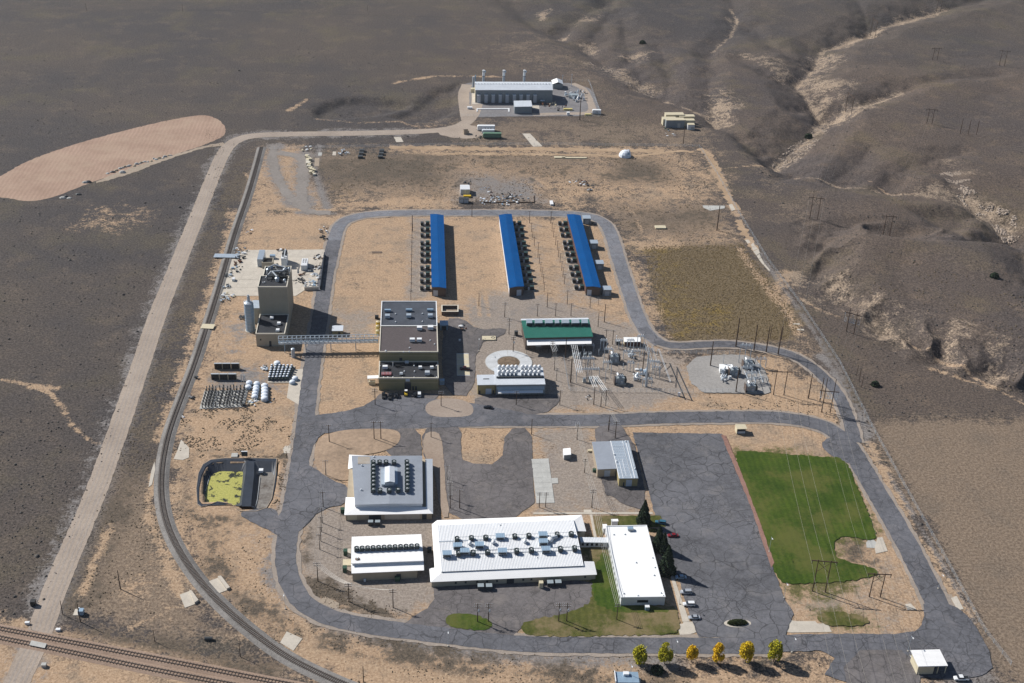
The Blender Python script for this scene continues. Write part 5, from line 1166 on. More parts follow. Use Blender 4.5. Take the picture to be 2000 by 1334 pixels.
p = W('c3', 838, 555, h+2); q = thing('exhaust_stub', 'brown stained exhaust stub on the small white hall roof', 'vent', (*p, h+1.95)); part('stub', MB().cyl(0, 0, 0, .35, .8, 8), M['white'], q); part('stain_plate', MB().cyl(0, 0, .02, 1.0, .05, 12), M['wood_pale'], q)
for (x, y, lb) in ((697, 500, 'green transformer box upper left of the small white hall'), (690, 700, 'green transformer box lower left of the small white hall')):
    padbox('c3', x, y, 1.6, 1.9, 2.2, lb, 'transformer', 'transformer_box', 'green_box', .06)
sheet('concrete_pad', [W('c3', 665, 568), W('c3', 760, 565), W('c3', 762, 640), W('c3', 662, 640)], M['cream'], 0, 0)
sheet('concrete_pad', [W('c3', 668, 445), W('c3', 760, 440), W('c3', 762, 535), W('c3', 725, 540)], M['conc'], 0, 0)
padbox('c3', 1692, 470, 1.8, 1.8, 1.9, 'dark bin in the passage between the small and the long white hall', 'bin', 'waste_bin', 'charcoal', .06)
padbox('c3', 925, 820, .8, .5, 1.0, 'tiny white meter box in front of the small white hall', 'box', 'equipment_box', 'white', .06)
padbox('c3', 1312, 810, 2.0, 1.5, 1.8, 'green transformer box in the shade in front of the small white hall', 'transformer', 'transformer_box', 'green_box', .06)

# ================================================================== 8 long white hall
h = HT('c4', 130, 935, 872); hi = h+1.3
def o4(x, y): return (*W('c4', x, y, h), h)
def i4(x, y): return (*W('c4', x, y, hi), hi)
OB = [o4(115, 872), o4(1922, 790), o4(1890, 648), o4(1805, 320), o4(1757, 142), o4(187, 200), o4(130, 245), o4(160, 715), o4(103, 722)]
IB = dict(bl=i4(232, 768), br=i4(1780, 702), tr=i4(1668, 203), tl=i4(190, 262), mr=i4(1690, 318))
t = thing('long_white_hall', 'long white roofed hall, the largest, with fans and air handlers on its ribbed roof', 'building', OB[0])
body = [OB[0][:2], OB[1][:2], OB[2][:2], lerp(IB['br'][:2], IB['tr'][:2], .12), lerp(IB['br'][:2], IB['tr'][:2], .74), OB[3][:2], OB[4][:2], OB[5][:2], OB[6][:2], OB[7][:2], OB[8][:2]]
bd = quad_inset(body, .45)
wpart('wall', MB().prism(bd, 0, h-.08), M['beige_wall'], t)
for q_ in ([OB[0], OB[1], IB['br'], IB['bl']], [OB[1], OB[2], i4(1780, 645), IB['br']], [OB[0], IB['bl'], lerp(IB['bl'], IB['tl'], .22), OB[7], OB[8]], [OB[7], lerp(IB['bl'], IB['tl'], .22), IB['tl'], OB[6]], [OB[6], IB['tl'], OB[5]], [OB[5], IB['tl'], IB['tr'], OB[4]], [OB[4], IB['tr'], IB['mr'], OB[3]]):
    wpart('skirt_roof', MB().slab(q_, .1), M['white_roof'], t)
inn = [IB['bl'], IB['br'], IB['tr'], IB['tl']]
z1 = hi+.35
R_ = [(p[0], p[1], z1) for p in inn]
wpart('fascia', MB().prism([p[:2] for p in quad_inset([q_[:2] for q_ in inn], .12)], h-.2, z1-.02), M['charcoal'], t)
g0, g1 = lerp(R_[0], R_[3], .60), lerp(R_[1], R_[2], .60); g0 = (g0[0], g0[1], z1+.8); g1 = (g1[0], g1[1], z1+.8)
wpart('roof', MB().slab([R_[0], R_[1], g1, g0], .1), M['pale_roof'], t); wpart('roof', MB().slab([g0, g1, R_[2], R_[3]], .1), M['pale_roof'], t)
ribs(t, (R_[0], R_[1], g1, g0), 94, M['white_roof'], .26, .15); ribs(t, (g0, g1, R_[2], R_[3]), 94, M['white_roof'], .26, .15)
wpart('ridge_cap', MB().bar((g0[0], g0[1], g0[2]+.2), (g1[0], g1[1], g1[2]+.2), .5, .1), M['galv'], t)
A_, B_ = bd[0], bd[1]
on_wall('door', t, A_, B_, .455, .50, 0, 3.0, M['dark_door'])
for u in (.14, .2, .27, .33, .39, .55, .6, .93): on_wall('window', t, A_, B_, u, u+.012, 1.2, 2.2, M['dark_door'])
zr = z1+.45
for r_, (lst, nm) in enumerate((([(403, 395), (560, 385), (715, 380), (1030, 366), (1183, 360), (1490, 346), (1643, 340)], 'rear'), ([(420, 550), (578, 543), (735, 535), (1050, 523), (1210, 515), (1525, 502), (1680, 495)], 'front'))):
    for k, (x, y) in enumerate(lst): FAN.put((*W('c4', x, y+12, zr+1), zr), 0, 'dark fan in the %s row on the long white hall roof, %s from the left' % (nm, ORD[k]), 'fans in two rows on the long white hall')
for x, y, w in ((870, 365, 'middle of the rear row'), (1335, 345, 'right part of the rear row'), (410, 465, 'left end between the rows'), (647, 455, 'second from left between the rows'), (1340, 422, 'right end between the rows'), (295, 552, 'left end of the front row'), (895, 525, 'middle of the front row'), (1368, 505, 'right part of the front row'), (488, 525, 'right of the front left one')):
    UNIT.put((*W('c4', x, y+18, zr+1), zr), 0, 'silver air handler on the long hall, '+w, 'air handlers on the long white hall')
for x, y, w in ((540, 450, 'leftmost'), (797, 440, 'middle'), (1140, 428, 'rightmost small')):
    p = W('c4', x, y, zr+1); q = thing('duct_elbow', 'silver duct bend between the fan rows of the long hall, '+w, 'duct', (*p, zr)); part('riser', MB().cyl(0, 0, 0, .7, 1.3, 10), M['pale_grey'], q); part('bend', MB().sphere(0, 0, 1.3, .85, 1.3, .8, 10, 4, -.5), M['white'], q, smooth=True)
p = W('c4', 1430, 400, zr+1); q = thing('duct_elbow', 'largest silver duct bend at the right between the fan rows', 'duct', (*p, zr)); part('bend', MB().sphere(-.6, -.6, 1.0, 1.3, 1.6, 1.0, 12, 4, -.5), M['white'], q, smooth=True); part('duct', MB().tube((-.6, -.3, 1.2), (2.3, 1.1, 1.2), .8, 10), M['pale_grey'], q)
for y0, y1, x0, x1, nm in ((376, 322, 430, 1690, 'rear'), (408, 352, 430, 1700, 'second'), (528, 478, 450, 1740, 'third'), (570, 515, 260, 1740, 'front')):
    a, b = W('c4', x0, y0+8, zr+.2), W('c4', x1, y1+8, zr+.2)
    q = thing('pipe_run', 'long thin pipe along the roof of the long hall, %s of four' % nm, 'pipe', (*a, zr)); wpart('pipe', MB().tube((*a, zr+.25), (*b, zr+.25), .11, 6), M['galv'], q)
    L = MB()
    for k in range(20): c = lerp(a, b, k/19); L.box(c[0], c[1], zr-.3, .12, .3, .55)
    wpart('saddle', L, M['charcoal'], q, kind='stuff')
for (x, y, w) in ((870, 250, 'near the back edge'), (978, 478, 'in the middle'), (1275, 605, 'near the front')): VENT.put((*W('c4', x, y, z1+.4), z1+.3), 0, 'small dark vent on the long white hall roof, '+w, scale=.7)
for (x, y, w) in ((660, 935, 'first from the left'), (750, 935, 'second from the left'), (1413, 897, 'third from the left'), (1500, 893, 'fourth from the left')):
    padbox('c4', x, y+10, 2.4, 2.0, 1.9, 'dark cabinet at the front of the long white hall, '+w, 'cabinet', 'cabinet', 'charcoal', .08, 0, 'xfmr')
padbox('c4', 1313, 925, 1.6, 1.6, 2.6, 'cream utility box in front of the long white hall, right of the middle', 'box', 'equipment_box', 'cream', .08)

# ================================================================== 9 office and link corridor
h = HT('c5', 250, 520, 474)
P = q4('c5', ((162, 474), (424, 478), (415, 430), (150, 426)), h)
t = thing('link_corridor', 'narrow ribbed roof corridor between the long white hall and the office', 'corridor', base(P))
wpart('wall', MB().prism(quad_inset(P, .15), 0, h-.02), M['white_wall'], t); wpart('roof', MB().prism(P, h, h+.12), M['pale_roof'], t); ribs(t, [(*p, h+.1) for p in P], 18, M['white_roof'], .12, .1)
Q = quad_inset(P, .15)
for u in (.03, .20, .37, .54, .72): on_wall('window', t, Q[0], Q[1], u, u+.085, .9, 2.2, M['glass'])
h = HT('c5', 540, 1064, 988)
P = q4('c5', ((540, 988), (949, 982), (775, 318), (395, 325)), h)
t = thing('office_building', 'bright white flat roofed office block beside the parking lot', 'building', base(P))
wpart('wall', MB().prism(P, 0, h), M['white_wall'], t); flat_roof(t, P, h, M['white_membrane'], M['coping_white'], .35, .3)
on_wall('window', t, P[0], P[1], .37, .62, 1.6, 2.9, M['glass'], .05)
for k in range(12): on_wall('window', t, P[3], P[0], .06+k*.078, .085+k*.078, 1.2, 2.6, M['glass'], .05)
on_wall('fascia', t, P[3], P[0], .0, 1, h-.55, h-.1, M['pale_roof'], .12)
for k, (x, y) in enumerate(((470, 400), (573, 397), (678, 660), (832, 615), (853, 705), (845, 778), (910, 942), (563, 948), (930, 968), (695, 968))):
    VENT.put((*W('c5', x, y, h+.2), h+.12), 0, 'small vent on the white office roof, %s from the back' % ORD[k], 'small vents on the white office roof', .8)
box_unit(W('c5', 625, 348, h+.6), 2.4, 1.6, 1.2, 'grey blue air unit near the back edge of the office roof', 'galv_blue', 0, h+.12)
q = thing('entry_box', 'small blue and white air unit on the grass in front of the office', 'unit', (*W('c5', 778, 1100), .1)); part('casing', MB().box(0, 0, 0, 1.7, 1.5, 1.8), M['galv_blue'], q); part('lid', MB().box(0, 0, 1.8, 1.8, 1.6, .12), M['white'], q)
q = thing('stair_canopy', 'small white canopy at the back corner of the office', 'canopy', (*W('c5', 475, 318), 0)); part('roof', MB().box(0, 0, 2.9, 3.0, 1.6, .15), M['white_roof'], q); part('wall', MB().box(0, 0, 0, 2.6, 1.3, 2.9), M['white_wall'], q)
q = thing('entry_canopy', 'small white canopy at the rear left side of the office', 'canopy', (*W('c5', 385, 372), 0)); part('roof', MB().box(0, 0, 2.7, 2.0, 3.0, .15), M['white_roof'], q); part('wall', MB().box(0, 0, 0, 1.7, 2.7, 2.7), M['white_wall'], q)

# ================================================================== 10 twin workshop
hl = HT('c6', 985, 750, 650)
PL = q4('c6', ((980, 650), (1224, 640), (1145, 281), (906, 290)), hl)
hr = HT('c6', 1262, 872, 768)
PR = q4('c6', ((1260, 769), (1511, 766), (1386, 275), (1146, 281)), hr)
t = thing('twin_workshop', 'tan workshop of two joined bays, left roof plain grey, right roof striped', 'building', base(PL))
wpart('wall', MB().prism(quad_inset(PL, .15), 0, hl-.02), M['tan_wall'], t); PRi = quad_inset(PR, .15); wpart('wall', MB().prism(PRi, 0, hr-.02), M['yellow_wall'], t)
wpart('roof', MB().prism(PL, hl, hl+.2), M['grey_roof'], t, 'plain grey roof'); wpart('roof', MB().prism(PR, hr+.03, hr+.26), M['galv'], t, 'blue grey roof with white stripes')
a_, b_, c_, d_ = [(*p, hl+.18) for p in PL]; ribs(t, (a_, d_, c_, b_), 44, M['grey_roof'], .12, .08)
for u, w, v0, v1 in ((.02, .35, 0, 1), (.22, .2, 0, .42), (.40, .14, .05, .5), (.66, .2, 0, 1), (.66, .1, .1, .9), (.82, .3, 0, 1), (.93, .12, .3, 1)):
    a, b = lerp(lerp(PR[0], PR[1], u), lerp(PR[3], PR[2], u), v0), lerp(lerp(PR[0], PR[1], u), lerp(PR[3], PR[2], u), v1)
    wpart('roof_batten', MB().bar((*a, hr+.36), (*b, hr+.36), w, .12), M['coping_white'], t)
dd = MB()
for i in range(13):
    for j_ in range(5):
        p = lerp(lerp(PR[0], PR[1], .1+.12*j_), lerp(PR[3], PR[2], .1+.12*j_), .05+i*.073); dd.box(p[0], p[1], hr+.25, .45, .3, .14)
wpart('roof_clip', dd, M['pale_roof'], t, kind='stuff')
Q = quad_inset(PL, .15); on_wall('garage_door', t, Q[0], Q[1], .38, .70, 0, 3.6, M['door']); on_wall('garage_door', t, PRi[0], PRi[1], .38, .70, 0, 3.8, M['door']); on_wall('door', t, PRi[0], PRi[1], .22, .30, 0, 2.4, M['dark_door'])
for x, y in ((1345, 285), (1198, 455), (1228, 545), (1468, 640)): VENT.put((*W('c6', x, y, hr+.3), hr+.26), 0, 'white vent on the striped roof, %s' % {285: 'back edge', 455: 'near the dividing line', 545: 'just in front of the one near the dividing line', 640: 'right edge'}[y])
h = HT('c6', 548, 522, 463); P = q4('c6', ((543, 463), (636, 455), (628, 367), (530, 378)), h)
t = thing('storage_hut', 'small white roofed hut with dark walls on the tan gravel left of the workshop', 'hut', base(P))
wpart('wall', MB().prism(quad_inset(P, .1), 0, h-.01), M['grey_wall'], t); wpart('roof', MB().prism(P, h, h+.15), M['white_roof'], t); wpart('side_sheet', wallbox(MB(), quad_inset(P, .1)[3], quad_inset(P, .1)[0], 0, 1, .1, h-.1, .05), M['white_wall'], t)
padbox('c6', 940, 672, 1.6, 1.4, 1.2, 'dark green bin against the left wall of the twin workshop', 'bin', 'waste_bin', 'green_box')
padbox('c6', 880, 415, 2.0, 1.1, .9, 'small pale box behind the left wall of the twin workshop', 'box', 'equipment_box', 'cream')
# long slab
sq = [W('c6', 185, 1088), W('c6', 422, 1083), W('c6', 343, 505), W('c6', 118, 513)]
s_ = struct('long_slab', MB().prism(sq, .03, .14), M['conc_grey'])
for k in range(9):
    for m_ in range(2):
        v0, v1, u0, u1 = k/9+.003, (k+1)/9-.003, m_*.5+.005, m_*.5+.495
        def bl(u, v): return lerp(lerp(sq[0], sq[1], u), lerp(sq[3], sq[2], u), v)
        link('slab', MB().prism([bl(u0, v0), bl(u1, v0), bl(u1, v1), bl(u0, v1)], .14, .16+.01*((k+m_) % 3)).mesh('slab', M['conc_grey']), s_)
def pad(name, c, pts, mat='conc', hgt=.15): return struct(name, MB().prism([W(c, x, y) for x, y in pts], .05, hgt), M[mat])
pad('small_slab', 'c6', ((385, 832), (468, 828), (463, 758), (380, 762)), 'conc_grey')
pad('footpath', 'c6', ((145, 1230), (1700, 1228), (1698, 1206), (145, 1208)), 'conc', .13)
pad('small_slab', 'c6', ((800, 1206), (905, 1206), (900, 1172), (800, 1172)), 'conc', .135)
pad('footpath', 'c5', ((1110, 1212), (1173, 1210), (1055, 870), (1035, 800), (985, 735), (1003, 805)), 'conc', .14)
pad('footpath', 'c5', ((285, 425), (312, 425), (270, 215), (248, 215)), 'conc', .14)
pad('footpath', 'c5', ((310, 392), (400, 392), (398, 380), (308, 380)), 'conc', .14)
pad('concrete_apron', 'c5', ((1050, 1236), (1110, 1232), (1120, 1212), (1265, 1213), (1288, 1228), (1290, 1260), (1262, 1295), (1215, 1320), (1160, 1332), (1085, 1334), (1072, 1280)), 'conc', .13)
pad('concrete_apron', 'c8', ((374, 712), (480, 705), (520, 712), (640, 712), (655, 727), (722, 727), (748, 782), (480, 786), (420, 772), (382, 742)), 'conc', .13)
pad('culvert_slab', 'c8', ((1028, 235), (1035, 272), (1112, 255), (1078, 165), (1045, 168)), 'conc'); pad('culvert_slab', 'c8', ((972, 200), (975, 232), (1025, 236), (1048, 205), (1000, 165)), 'conc_grey', .1)
pad('culvert_slab', 'c8', ((1525, 562), (1560, 546), (1606, 632), (1568, 642)), 'conc'); pad('culvert_slab', 'c8', ((1472, 535), (1530, 535), (1548, 600), (1552, 640), (1520, 620)), 'sagepath', .1)
pad('culvert_slab', 'c8', ((1240, 640), (1300, 635), (1262, 598), (1225, 600)), 'conc')
pad('culvert_slab', 'd3', ((240, 535), (362, 590), (292, 686), (188, 622)), 'conc'); pad('culvert_slab', 'd3', ((480, 298), (600, 350), (645, 352), (650, 315), (540, 262)), 'sagepath')
pad('culvert_slab', 'd2', ((1362, 860), (1330, 930), (1400, 937), (1448, 918), (1450, 845), (1420, 810), (1388, 782)), 'conc'); pad('culvert_slab', 'd2', ((1185, 948), (1190, 1010), (1165, 1125), (1138, 1145), (1160, 1020)), 'conc')
pad('culvert_slab', 'a3', ((165, 1145), (240, 1143), (140, 1043), (80, 1043)), 'conc'); pad('culvert_slab', 'a2', ((1095, 1110), (1150, 1108), (1130, 1070), (1075, 1070)), 'conc')
pad('culvert_slab', 'b8', ((1325, 632), (1168, 540), (1190, 395), (1250, 232), (1388, 226), (1360, 460)), 'conc')
pad('small_slab', 'c1', ((1365, 172), (1440, 168), (1458, 75), (1380, 75), (1350, 110)), 'conc'); pad('small_slab', 'c1', ((1840, 165), (1890, 162), (1908, 88), (1865, 90)), 'conc')
pad('small_slab', 'a6', ((1070, 275), (1115, 275), (1120, 195), (1075, 195)), 'sagepath'); pad('small_slab', 'a6', ((1105, 172), (1140, 172), (1145, 140), (1110, 140)), 'conc_grey'); pad('small_slab', 'a6', ((1245, 168), (1280, 168), (1283, 132), (1250, 132)), 'conc')
pad('channel_slab', 'a8', ((860, 657), (870, 680), (935, 708), (1075, 685), (1078, 660)), 'conc_grey'); pad('channel_slab', 'a8', ((1115, 650), (1145, 712), (1180, 698), (1150, 642)), 'conc')
for k, q_ in enumerate((((1275, 995), (1300, 1030), (1330, 1018), (1308, 990)), ((1330, 1040), (1342, 1062), (1372, 1052), (1355, 1022)), ((1340, 1068), (1352, 1100), (1402, 1078), (1375, 1055)), ((1355, 1105), (1385, 1145), (1420, 1120), (1405, 1082)), ((1388, 1150), (1410, 1180), (1430, 1165), (1415, 1130)), ((1410, 1185), (1455, 1240), (1465, 1225), (1432, 1168)), ((1458, 1242), (1510, 1298), (1520, 1290), (1468, 1228)))):
    pad('channel_slab', 'a8', q_, 'conc')
pad('small_slab', 'b5', ((205, 718), (270, 722), (262, 685), (200, 682)), 'cream'); pad('culvert_slab', 'b5', ((945, 160), (1010, 165), (1010, 152), (948, 150)), 'conc'); pad('culvert_slab', 'b5', ((985, 215), (1050, 218), (1050, 205), (988, 203)), 'conc')
for c, pts, lb in (('d1', ((1700, 515), (1725, 510), (1795, 600), (1770, 612)), 'pale concrete culvert beam right of the curved siding'), ('d1', ((1478, 618), (1500, 630), (1550, 700), (1520, 720)), 'pale concrete culvert beam left of the curved siding')):
    q_ = [W(c, x, y) for x, y in pts]; t = thing('culvert_headwall', lb, 'culvert', base(q_)); wpart('beam', MB().prism(q_, .0, 1.0), M['conc'], t); q2 = [(p[0]-3.5, p[1]-2) for p in q_]; wpart('apron', MB().prism([q_[0], q_[3], q2[3], q2[0]], .02, .14), M['conc'], t)
# shelter and gatehouse
h = HT('c8', 1322, 1060, 1010); P = q4('c8', ((1312, 1010), (1504, 1005), (1450, 898), (1260, 903)), h)
t = thing('guard_shelter', 'cream guard shelter with ribbed white metal roof at the lower right gate', 'shelter', base(P))
wpart('roof', MB().prism(P, h, h+.22), M['pale_roof'], t); a_, b_, c_, d_ = [(*p, h+.2) for p in P]; ribs(t, (a_, d_, c_, b_), 14, M['white_roof'], .5, .16)
wpart('wall', MB().prism([P[0], lerp(P[0], P[1], .55), lerp(lerp(P[0], P[1], .55), P[2], .45), lerp(P[0], P[3], .8)], 0, h-.02), M['cream'], t)
for u in (.72, .98): p = lerp(P[0], P[1], u); wpart('post', MB().box(p[0]-.2, p[1]+.3, 0, .3, .3, h), M['cream'], t)
scrap('c8', 1272, 962, 1.3, 8, 'cream boxes stacked against the left wall of the guard shelter', ['cream', 'white'], z=.1)
p = W('c7', 140, 1300); t = thing('gatehouse', 'white and blue equipment hut at the bottom edge below the yellow trees', 'hut', (p[0], p[1]-1, 0), -.05)
part('wall', MB().box(0, 0, 0, 8.2, 5, 2.4), M['grey_wall'], t); part('roof', MB().box(0, 0, 2.4, 8.8, 5.4, .2), M['galv_blue'], t); part('unit', MB().box(-.2, 1.2, 2.6, 2.0, 1.5, 1.0), M['white'], t); part('parapet', MB().box(-4.3, 0, 2.6, .3, 5.4, .6), M['white'], t); part('step', MB().box(-.5, -3.6, 0, 6.5, 1.4, .5), M['conc'], t)
sheet('concrete_pad', [W('c7', 20, 1420), W('c7', 330, 1420), W('c7', 320, 1280), W('c7', 20, 1240)], M['conc'], 0, 0)
# kiosk north of the parking lot
p = W('b5', 460, 1165); t = thing('field_kiosk', 'small cream roofed kiosk with dark open front above the parking lot', 'kiosk', (p[0], p[1], .1))
part('wall', MB().box(0, .8, 0, 4.3, 2.6, 2.8), M['charcoal'], t); part('side_wall', MB().box(-2.35, .3, 0, .2, 3.9, 2.8), M['cream'], t); part('roof', MB().box(0, .4, 2.8, 5.0, 4.2, .25), M['cream'], t); part('counter', MB().box(0, -.9, 0, 3.8, .4, 1.1), M['white_wall'], t)

# ================================================================== upper plant
h = HT('d7', 300, 564, 411)
P = q4('d7', ((300, 411), (1250, 412), (1230, 312), (294, 309)), h); dx = P[0][0]
t = thing('generator_hall', 'long grey generator hall with nine tall doors and pale roof, far plant', 'building', base(P))
wpart('wall', MB().prism(quad_inset(P, .2), 0, h-.05), M['grey_wall'], t)
r0, r1 = lerp(P[0], P[3], .5), lerp(P[1], P[2], .5)
wpart('roof', MB().slab([(*P[0], h), (*P[1], h), (*r1, h+1.4), (*r0, h+1.4)], .2), M['pale_roof'], t); wpart('roof', MB().slab([(*r0, h+1.4), (*r1, h+1.4), (*P[2], h), (*P[3], h)], .2), M['pale_roof'], t)
ribs(t, ((*P[0], h), (*P[1], h), (*r1, h+1.4), (*r0, h+1.4)), 80, M['pale_roof'], .12, .08)
Q = quad_inset(P, .2)
for k, x in enumerate((345, 433, 519, 605, 690, 776, 860, 945, 1031)):
    u = (x-302)/(1246-302)
    d_ = on_wall('intake', t, Q[0], Q[1], u-.021, u+.021, .3, h*.62, M['grey_roof'], 2.0); wpart('hood', wallbox(MB(), Q[0], Q[1], u-.023, u+.023, h*.62, h*.62+.25, 2.2), M['white'], d_)
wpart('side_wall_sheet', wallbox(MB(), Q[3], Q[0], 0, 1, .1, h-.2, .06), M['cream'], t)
vv = MB()
for k in range(26): p = lerp(r0, r1, .01+k*.038); vv.box(p[0], p[1]+.5, h+1.2, 1.3, .8, .8)
wpart('ridge_vent', vv, M['white'], t, kind='stuff')
for k, (x, nm) in enumerate(((405, 'leftmost'), (653, 'middle'), (905, 'rightmost'))):
    u = (x-300)/(1240-300); p = lerp(P[3], P[2], u); p = (p[0]+.5, p[1]+6); hh = HZ(p, FP('d7', 0, 168)[1])
    q = thing('exhaust_stack', '%s of three thin white exhaust stacks behind the generator hall' % nm, 'chimney', (p[0], p[1], 0), 0, 'exhaust stacks behind the generator hall')
    part('flue', MB().cyl(0, 0, 0, 1.0, hh*.72, 12), M['pale_grey'], q); part('upper_flue', MB().cyl(0, 0, hh*.72, 1.0, hh*.28, 12, 1.05), M['white'], q); part('platform', MB().cyl(0, 0, hh*.72, 1.5, .25, 12).cyl(0, 0, hh*.93, 1.5, .25, 12), M['charcoal'], q); part('damper', MB().box(1.3, 0, hh*.9, 1.0, 1.0, 1.2), M['galv_blue'], q)
h = HT('d7', 785, 700, 620); P = q4('d7', ((780, 620), (997, 616), (985, 543), (770, 546)), h)
t = thing('switch_building', 'smaller pale roofed grey building standing in front of the generator hall', 'building', base(P))
wpart('wall', MB().prism(quad_inset(P, .1), 0, h-.02), M['grey_wall'], t); wpart('roof', MB().prism(P, h, h+.3), M['pale_roof'], t); ribs(t, [(*p, h+.28) for p in P], 14, M['pale_roof'], .12, .1)
h = 4.2; p = W('d7', 1305, 388); t = thing('gabled_hut', 'small white gabled hut at the right end of the generator hall', 'hut', (p[0], p[1], 0))
part('wall', MB().box(0, 3, 0, 8.2, 10, h), M['grey_wall'], t); part('gable', MB().prism([(-4.1, 0), (4.1, 0), (0, 0.01)], 0, 0.01), M['grey_wall'], t)
part('roof', MB().slab([(-4.6, -2.3, h), (0, -2.3, h+1.8), (0, 8.3, h+1.8), (-4.6, 8.3, h)], .15), M['white_roof'], t); part('roof', MB().slab([(0, -2.3, h+1.8), (4.6, -2.3, h), (4.6, 8.3, h), (0, 8.3, h+1.8)], .15), M['pale_roof'], t)
padbox('d7', 272, 435, 3.5, 4, 3, 'small white unit at the left end wall of the generator hall', 'unit', 'air_unit', 'cream', .1)
q = thing('pipe_tower', 'thin white pipe tower at the back left corner of the generator hall', 'tower', (*W('d7', 276, 405), 0)); part('post', MB().cyl(0, 0, 0, .9, 11, 8), M['pale_grey'], q); part('post', MB().cyl(1.8, 1, 0, .5, 12, 8), M['galv_blue'], q)
pad('concrete_strip', 'd7', ((262, 588), (390, 586), (385, 576), (300, 570), (298, 440), (258, 440)), 'conc', .2); pad('concrete_strip', 'd7', ((1000, 590), (1080, 592), (1085, 640), (1070, 660), (998, 640)), 'conc', .12)
for pts in (((318, 680), (330, 680), (330, 650), (705, 648), (705, 682), (720, 682), (720, 640), (318, 642)),):
    t = solo('kerb_frame', MB().prism([W('d7', x, y) for x, y in pts], 0.05, .5), M['coping_white'], 'long white kerb frame on the gravel in front of the generator hall', 'kerb')
scrap('d7', 1215, 610, 6, 12, 'stack of cream crates in front of the generator hall right end', ['cream', 'rust', 'cream'], z=.1, hz=2.5)
scrap('d7', 1350, 645, 5, 10, 'black and maroon gear on the gravel right of the cream crates', ['black', 'rust'], z=.1, hz=1.5)
padbox('d7', 1433, 655, 7.0, 1.8, 1.2, 'pale yellow long box on the gravel of the far plant', 'box', 'long_box', 'straw', .1); padbox('d7', 1678, 718, 5, 1.6, 1.0, 'yellow plank stack near the far plant lower right corner', 'stack', 'plank_stack', 'straw', .1); padbox('d7', 1435, 715, 2.2, 2.2, 2.2, 'tiny white box on the lower kerb of the far plant', 'box', 'equipment_box', 'white', .1)
padbox('d7', 235, 640, 4.0, 2.0, 1.5, 'white car sized unit at the left edge of the far plant', 'unit', 'air_unit', 'white', .1)
padbox('d7', 1120, 578, 3.4, 3.0, 2.6, 'white topped dark cabinet at the foot of the generator hall', 'cabinet', 'cabinet', 'charcoal', .1, 0, 'white')
def trailer(c, x, y, L, w, h, lab, mat, cat='trailer', axles=2, rz=0.0, win=0, z=None):
    p = WT(c, x, y); t = thing('trailer', lab, cat, (p[0], p[1], p[2]), rz)
    n = 6; prof = [(-L/2, .7), (-L/2+.1, h*.8), (-L/2+.6, h), (L/2, h), (L/2, .7)]
    mb = MB(); vs = [(a, -w/2, b) for a, b in prof]+[(a, w/2, b) for a, b in prof]; m = len(prof)
    mb.add(vs, [tuple(range(m)), tuple(range(2*m-1, m-1, -1))]+[(i, m+i, m+(i+1) % m, (i+1) % m) for i in range(m)])
    part('body', mb, M[mat], t)
    for k in range(axles): part('axle', MB().tube((L*.12+k*1.2, -w/2-.02, .4), (L*.12+k*1.2, w/2+.02, .4), .42, 10), M['black'], t)
    for k in range(win): part('window', MB().box(-L*.05+k*L*.16, -w/2-.03, h*.5, .8, .05, .6), M['glass'], t)
    part('drawbar', MB().bar((-L/2-1.2, 0, .7), (-L/2, 0, .7), .2, .15), M['charcoal'], t); part('skirt', MB().box(0, 0, .35, L*.7, w*.9, .35), M['charcoal'], t)
    return t
trailer('d7', 432, 905, 13.5, 2.8, 4.2, 'white travel trailer with dark windows, rearmost of three below the far plant', 'white', 'trailer', 2, 0, 3)
trailer('d7', 458, 945, 9.5, 2.6, 3.4, 'pale blue white trailer, middle of three below the far plant', 'pale_roof')
trailer('d7', 506, 995, 14, 2.8, 4.0, 'green box trailer with yellowish roof, front of three below the far plant', 'mossgreen')
trailer('d7', 1780, 703, 7.0, 2.6, 3.6, 'white camper with dark windows at the lower right corner of the far plant', 'white', 'camper', 2, -.1, 2)
scrap('d7', 345, 1005, 4, 10, 'black tyres and gear left of the green trailer', ['black', 'black'], z=0, hz=1.4); scrap('d7', 615, 1000, 3, 8, 'dark debris right of the green trailer', ['black', 'rust'], z=0, hz=1.0)
q = thing('wooden_crate', 'tan open box on the dirt left of the three trailers', 'box', (*WT('d7', 188, 945),), .2); part('wall', ringpoly(MB(), [(-2, -1.8), (2, -1.8), (2, 1.8), (-2, 1.8)], [(-1.7, -1.5), (1.7, -1.5), (1.7, 1.5), (-1.7, 1.5)], 0, 3), M['sagepath'], q); part('floor', MB().box(0, 0, .1, 3.4, 3, 1.8), M['black'], q)
# tan containers
for (x, y, L, w, h, lb, m) in ((1265, 945, 15, 6, 5.5, 'rearmost tan container of the cluster on the steppe', 'cream'), (1225, 975, 11, 6, 5, 'left tan container of the cluster on the steppe', 'cream'), (1268, 992, 15, 6, 6, 'front container with grey face in the cluster on the steppe', 'grey_wall'), (1360, 955, 12.5, 5, 5, 'rear right tan container of the cluster on the steppe', 'cream'), (1370, 982, 10.5, 4.5, 4.5, 'middle right tan container of the cluster on the steppe', 'cream'), (1395, 1012, 5.5, 4, 4, 'smallest tan hut at the lower right of the container cluster', 'white_wall')):
    p = WT('a3', x, y); t = thing('container', lb, 'container', p, .03); part('wall', MB().box(0, 1.5, -1, L*.98, w*.98, h+1), M[m], t); part('roof', MB().box(0, 1.5, h, L, w, .3), M['cream'], t); part('door', MB().box(L*.2, 1.5-w*.5, 0, 2.4, .2, h*.6), M['conc_grey'], t)
scrap('a3', 1200, 1000, 5, 10, 'olive brush pile left of the container cluster', ['wood_pale', 'green_box'], z=TZ(*W('a3', 1200, 1000)), hz=1.5); scrap('a3', 1210, 1042, 7, 10, 'scattered white panels below the container cluster', ['white', 'white'], z=TZ(*W('a3', 1210, 1042)), hz=.5)
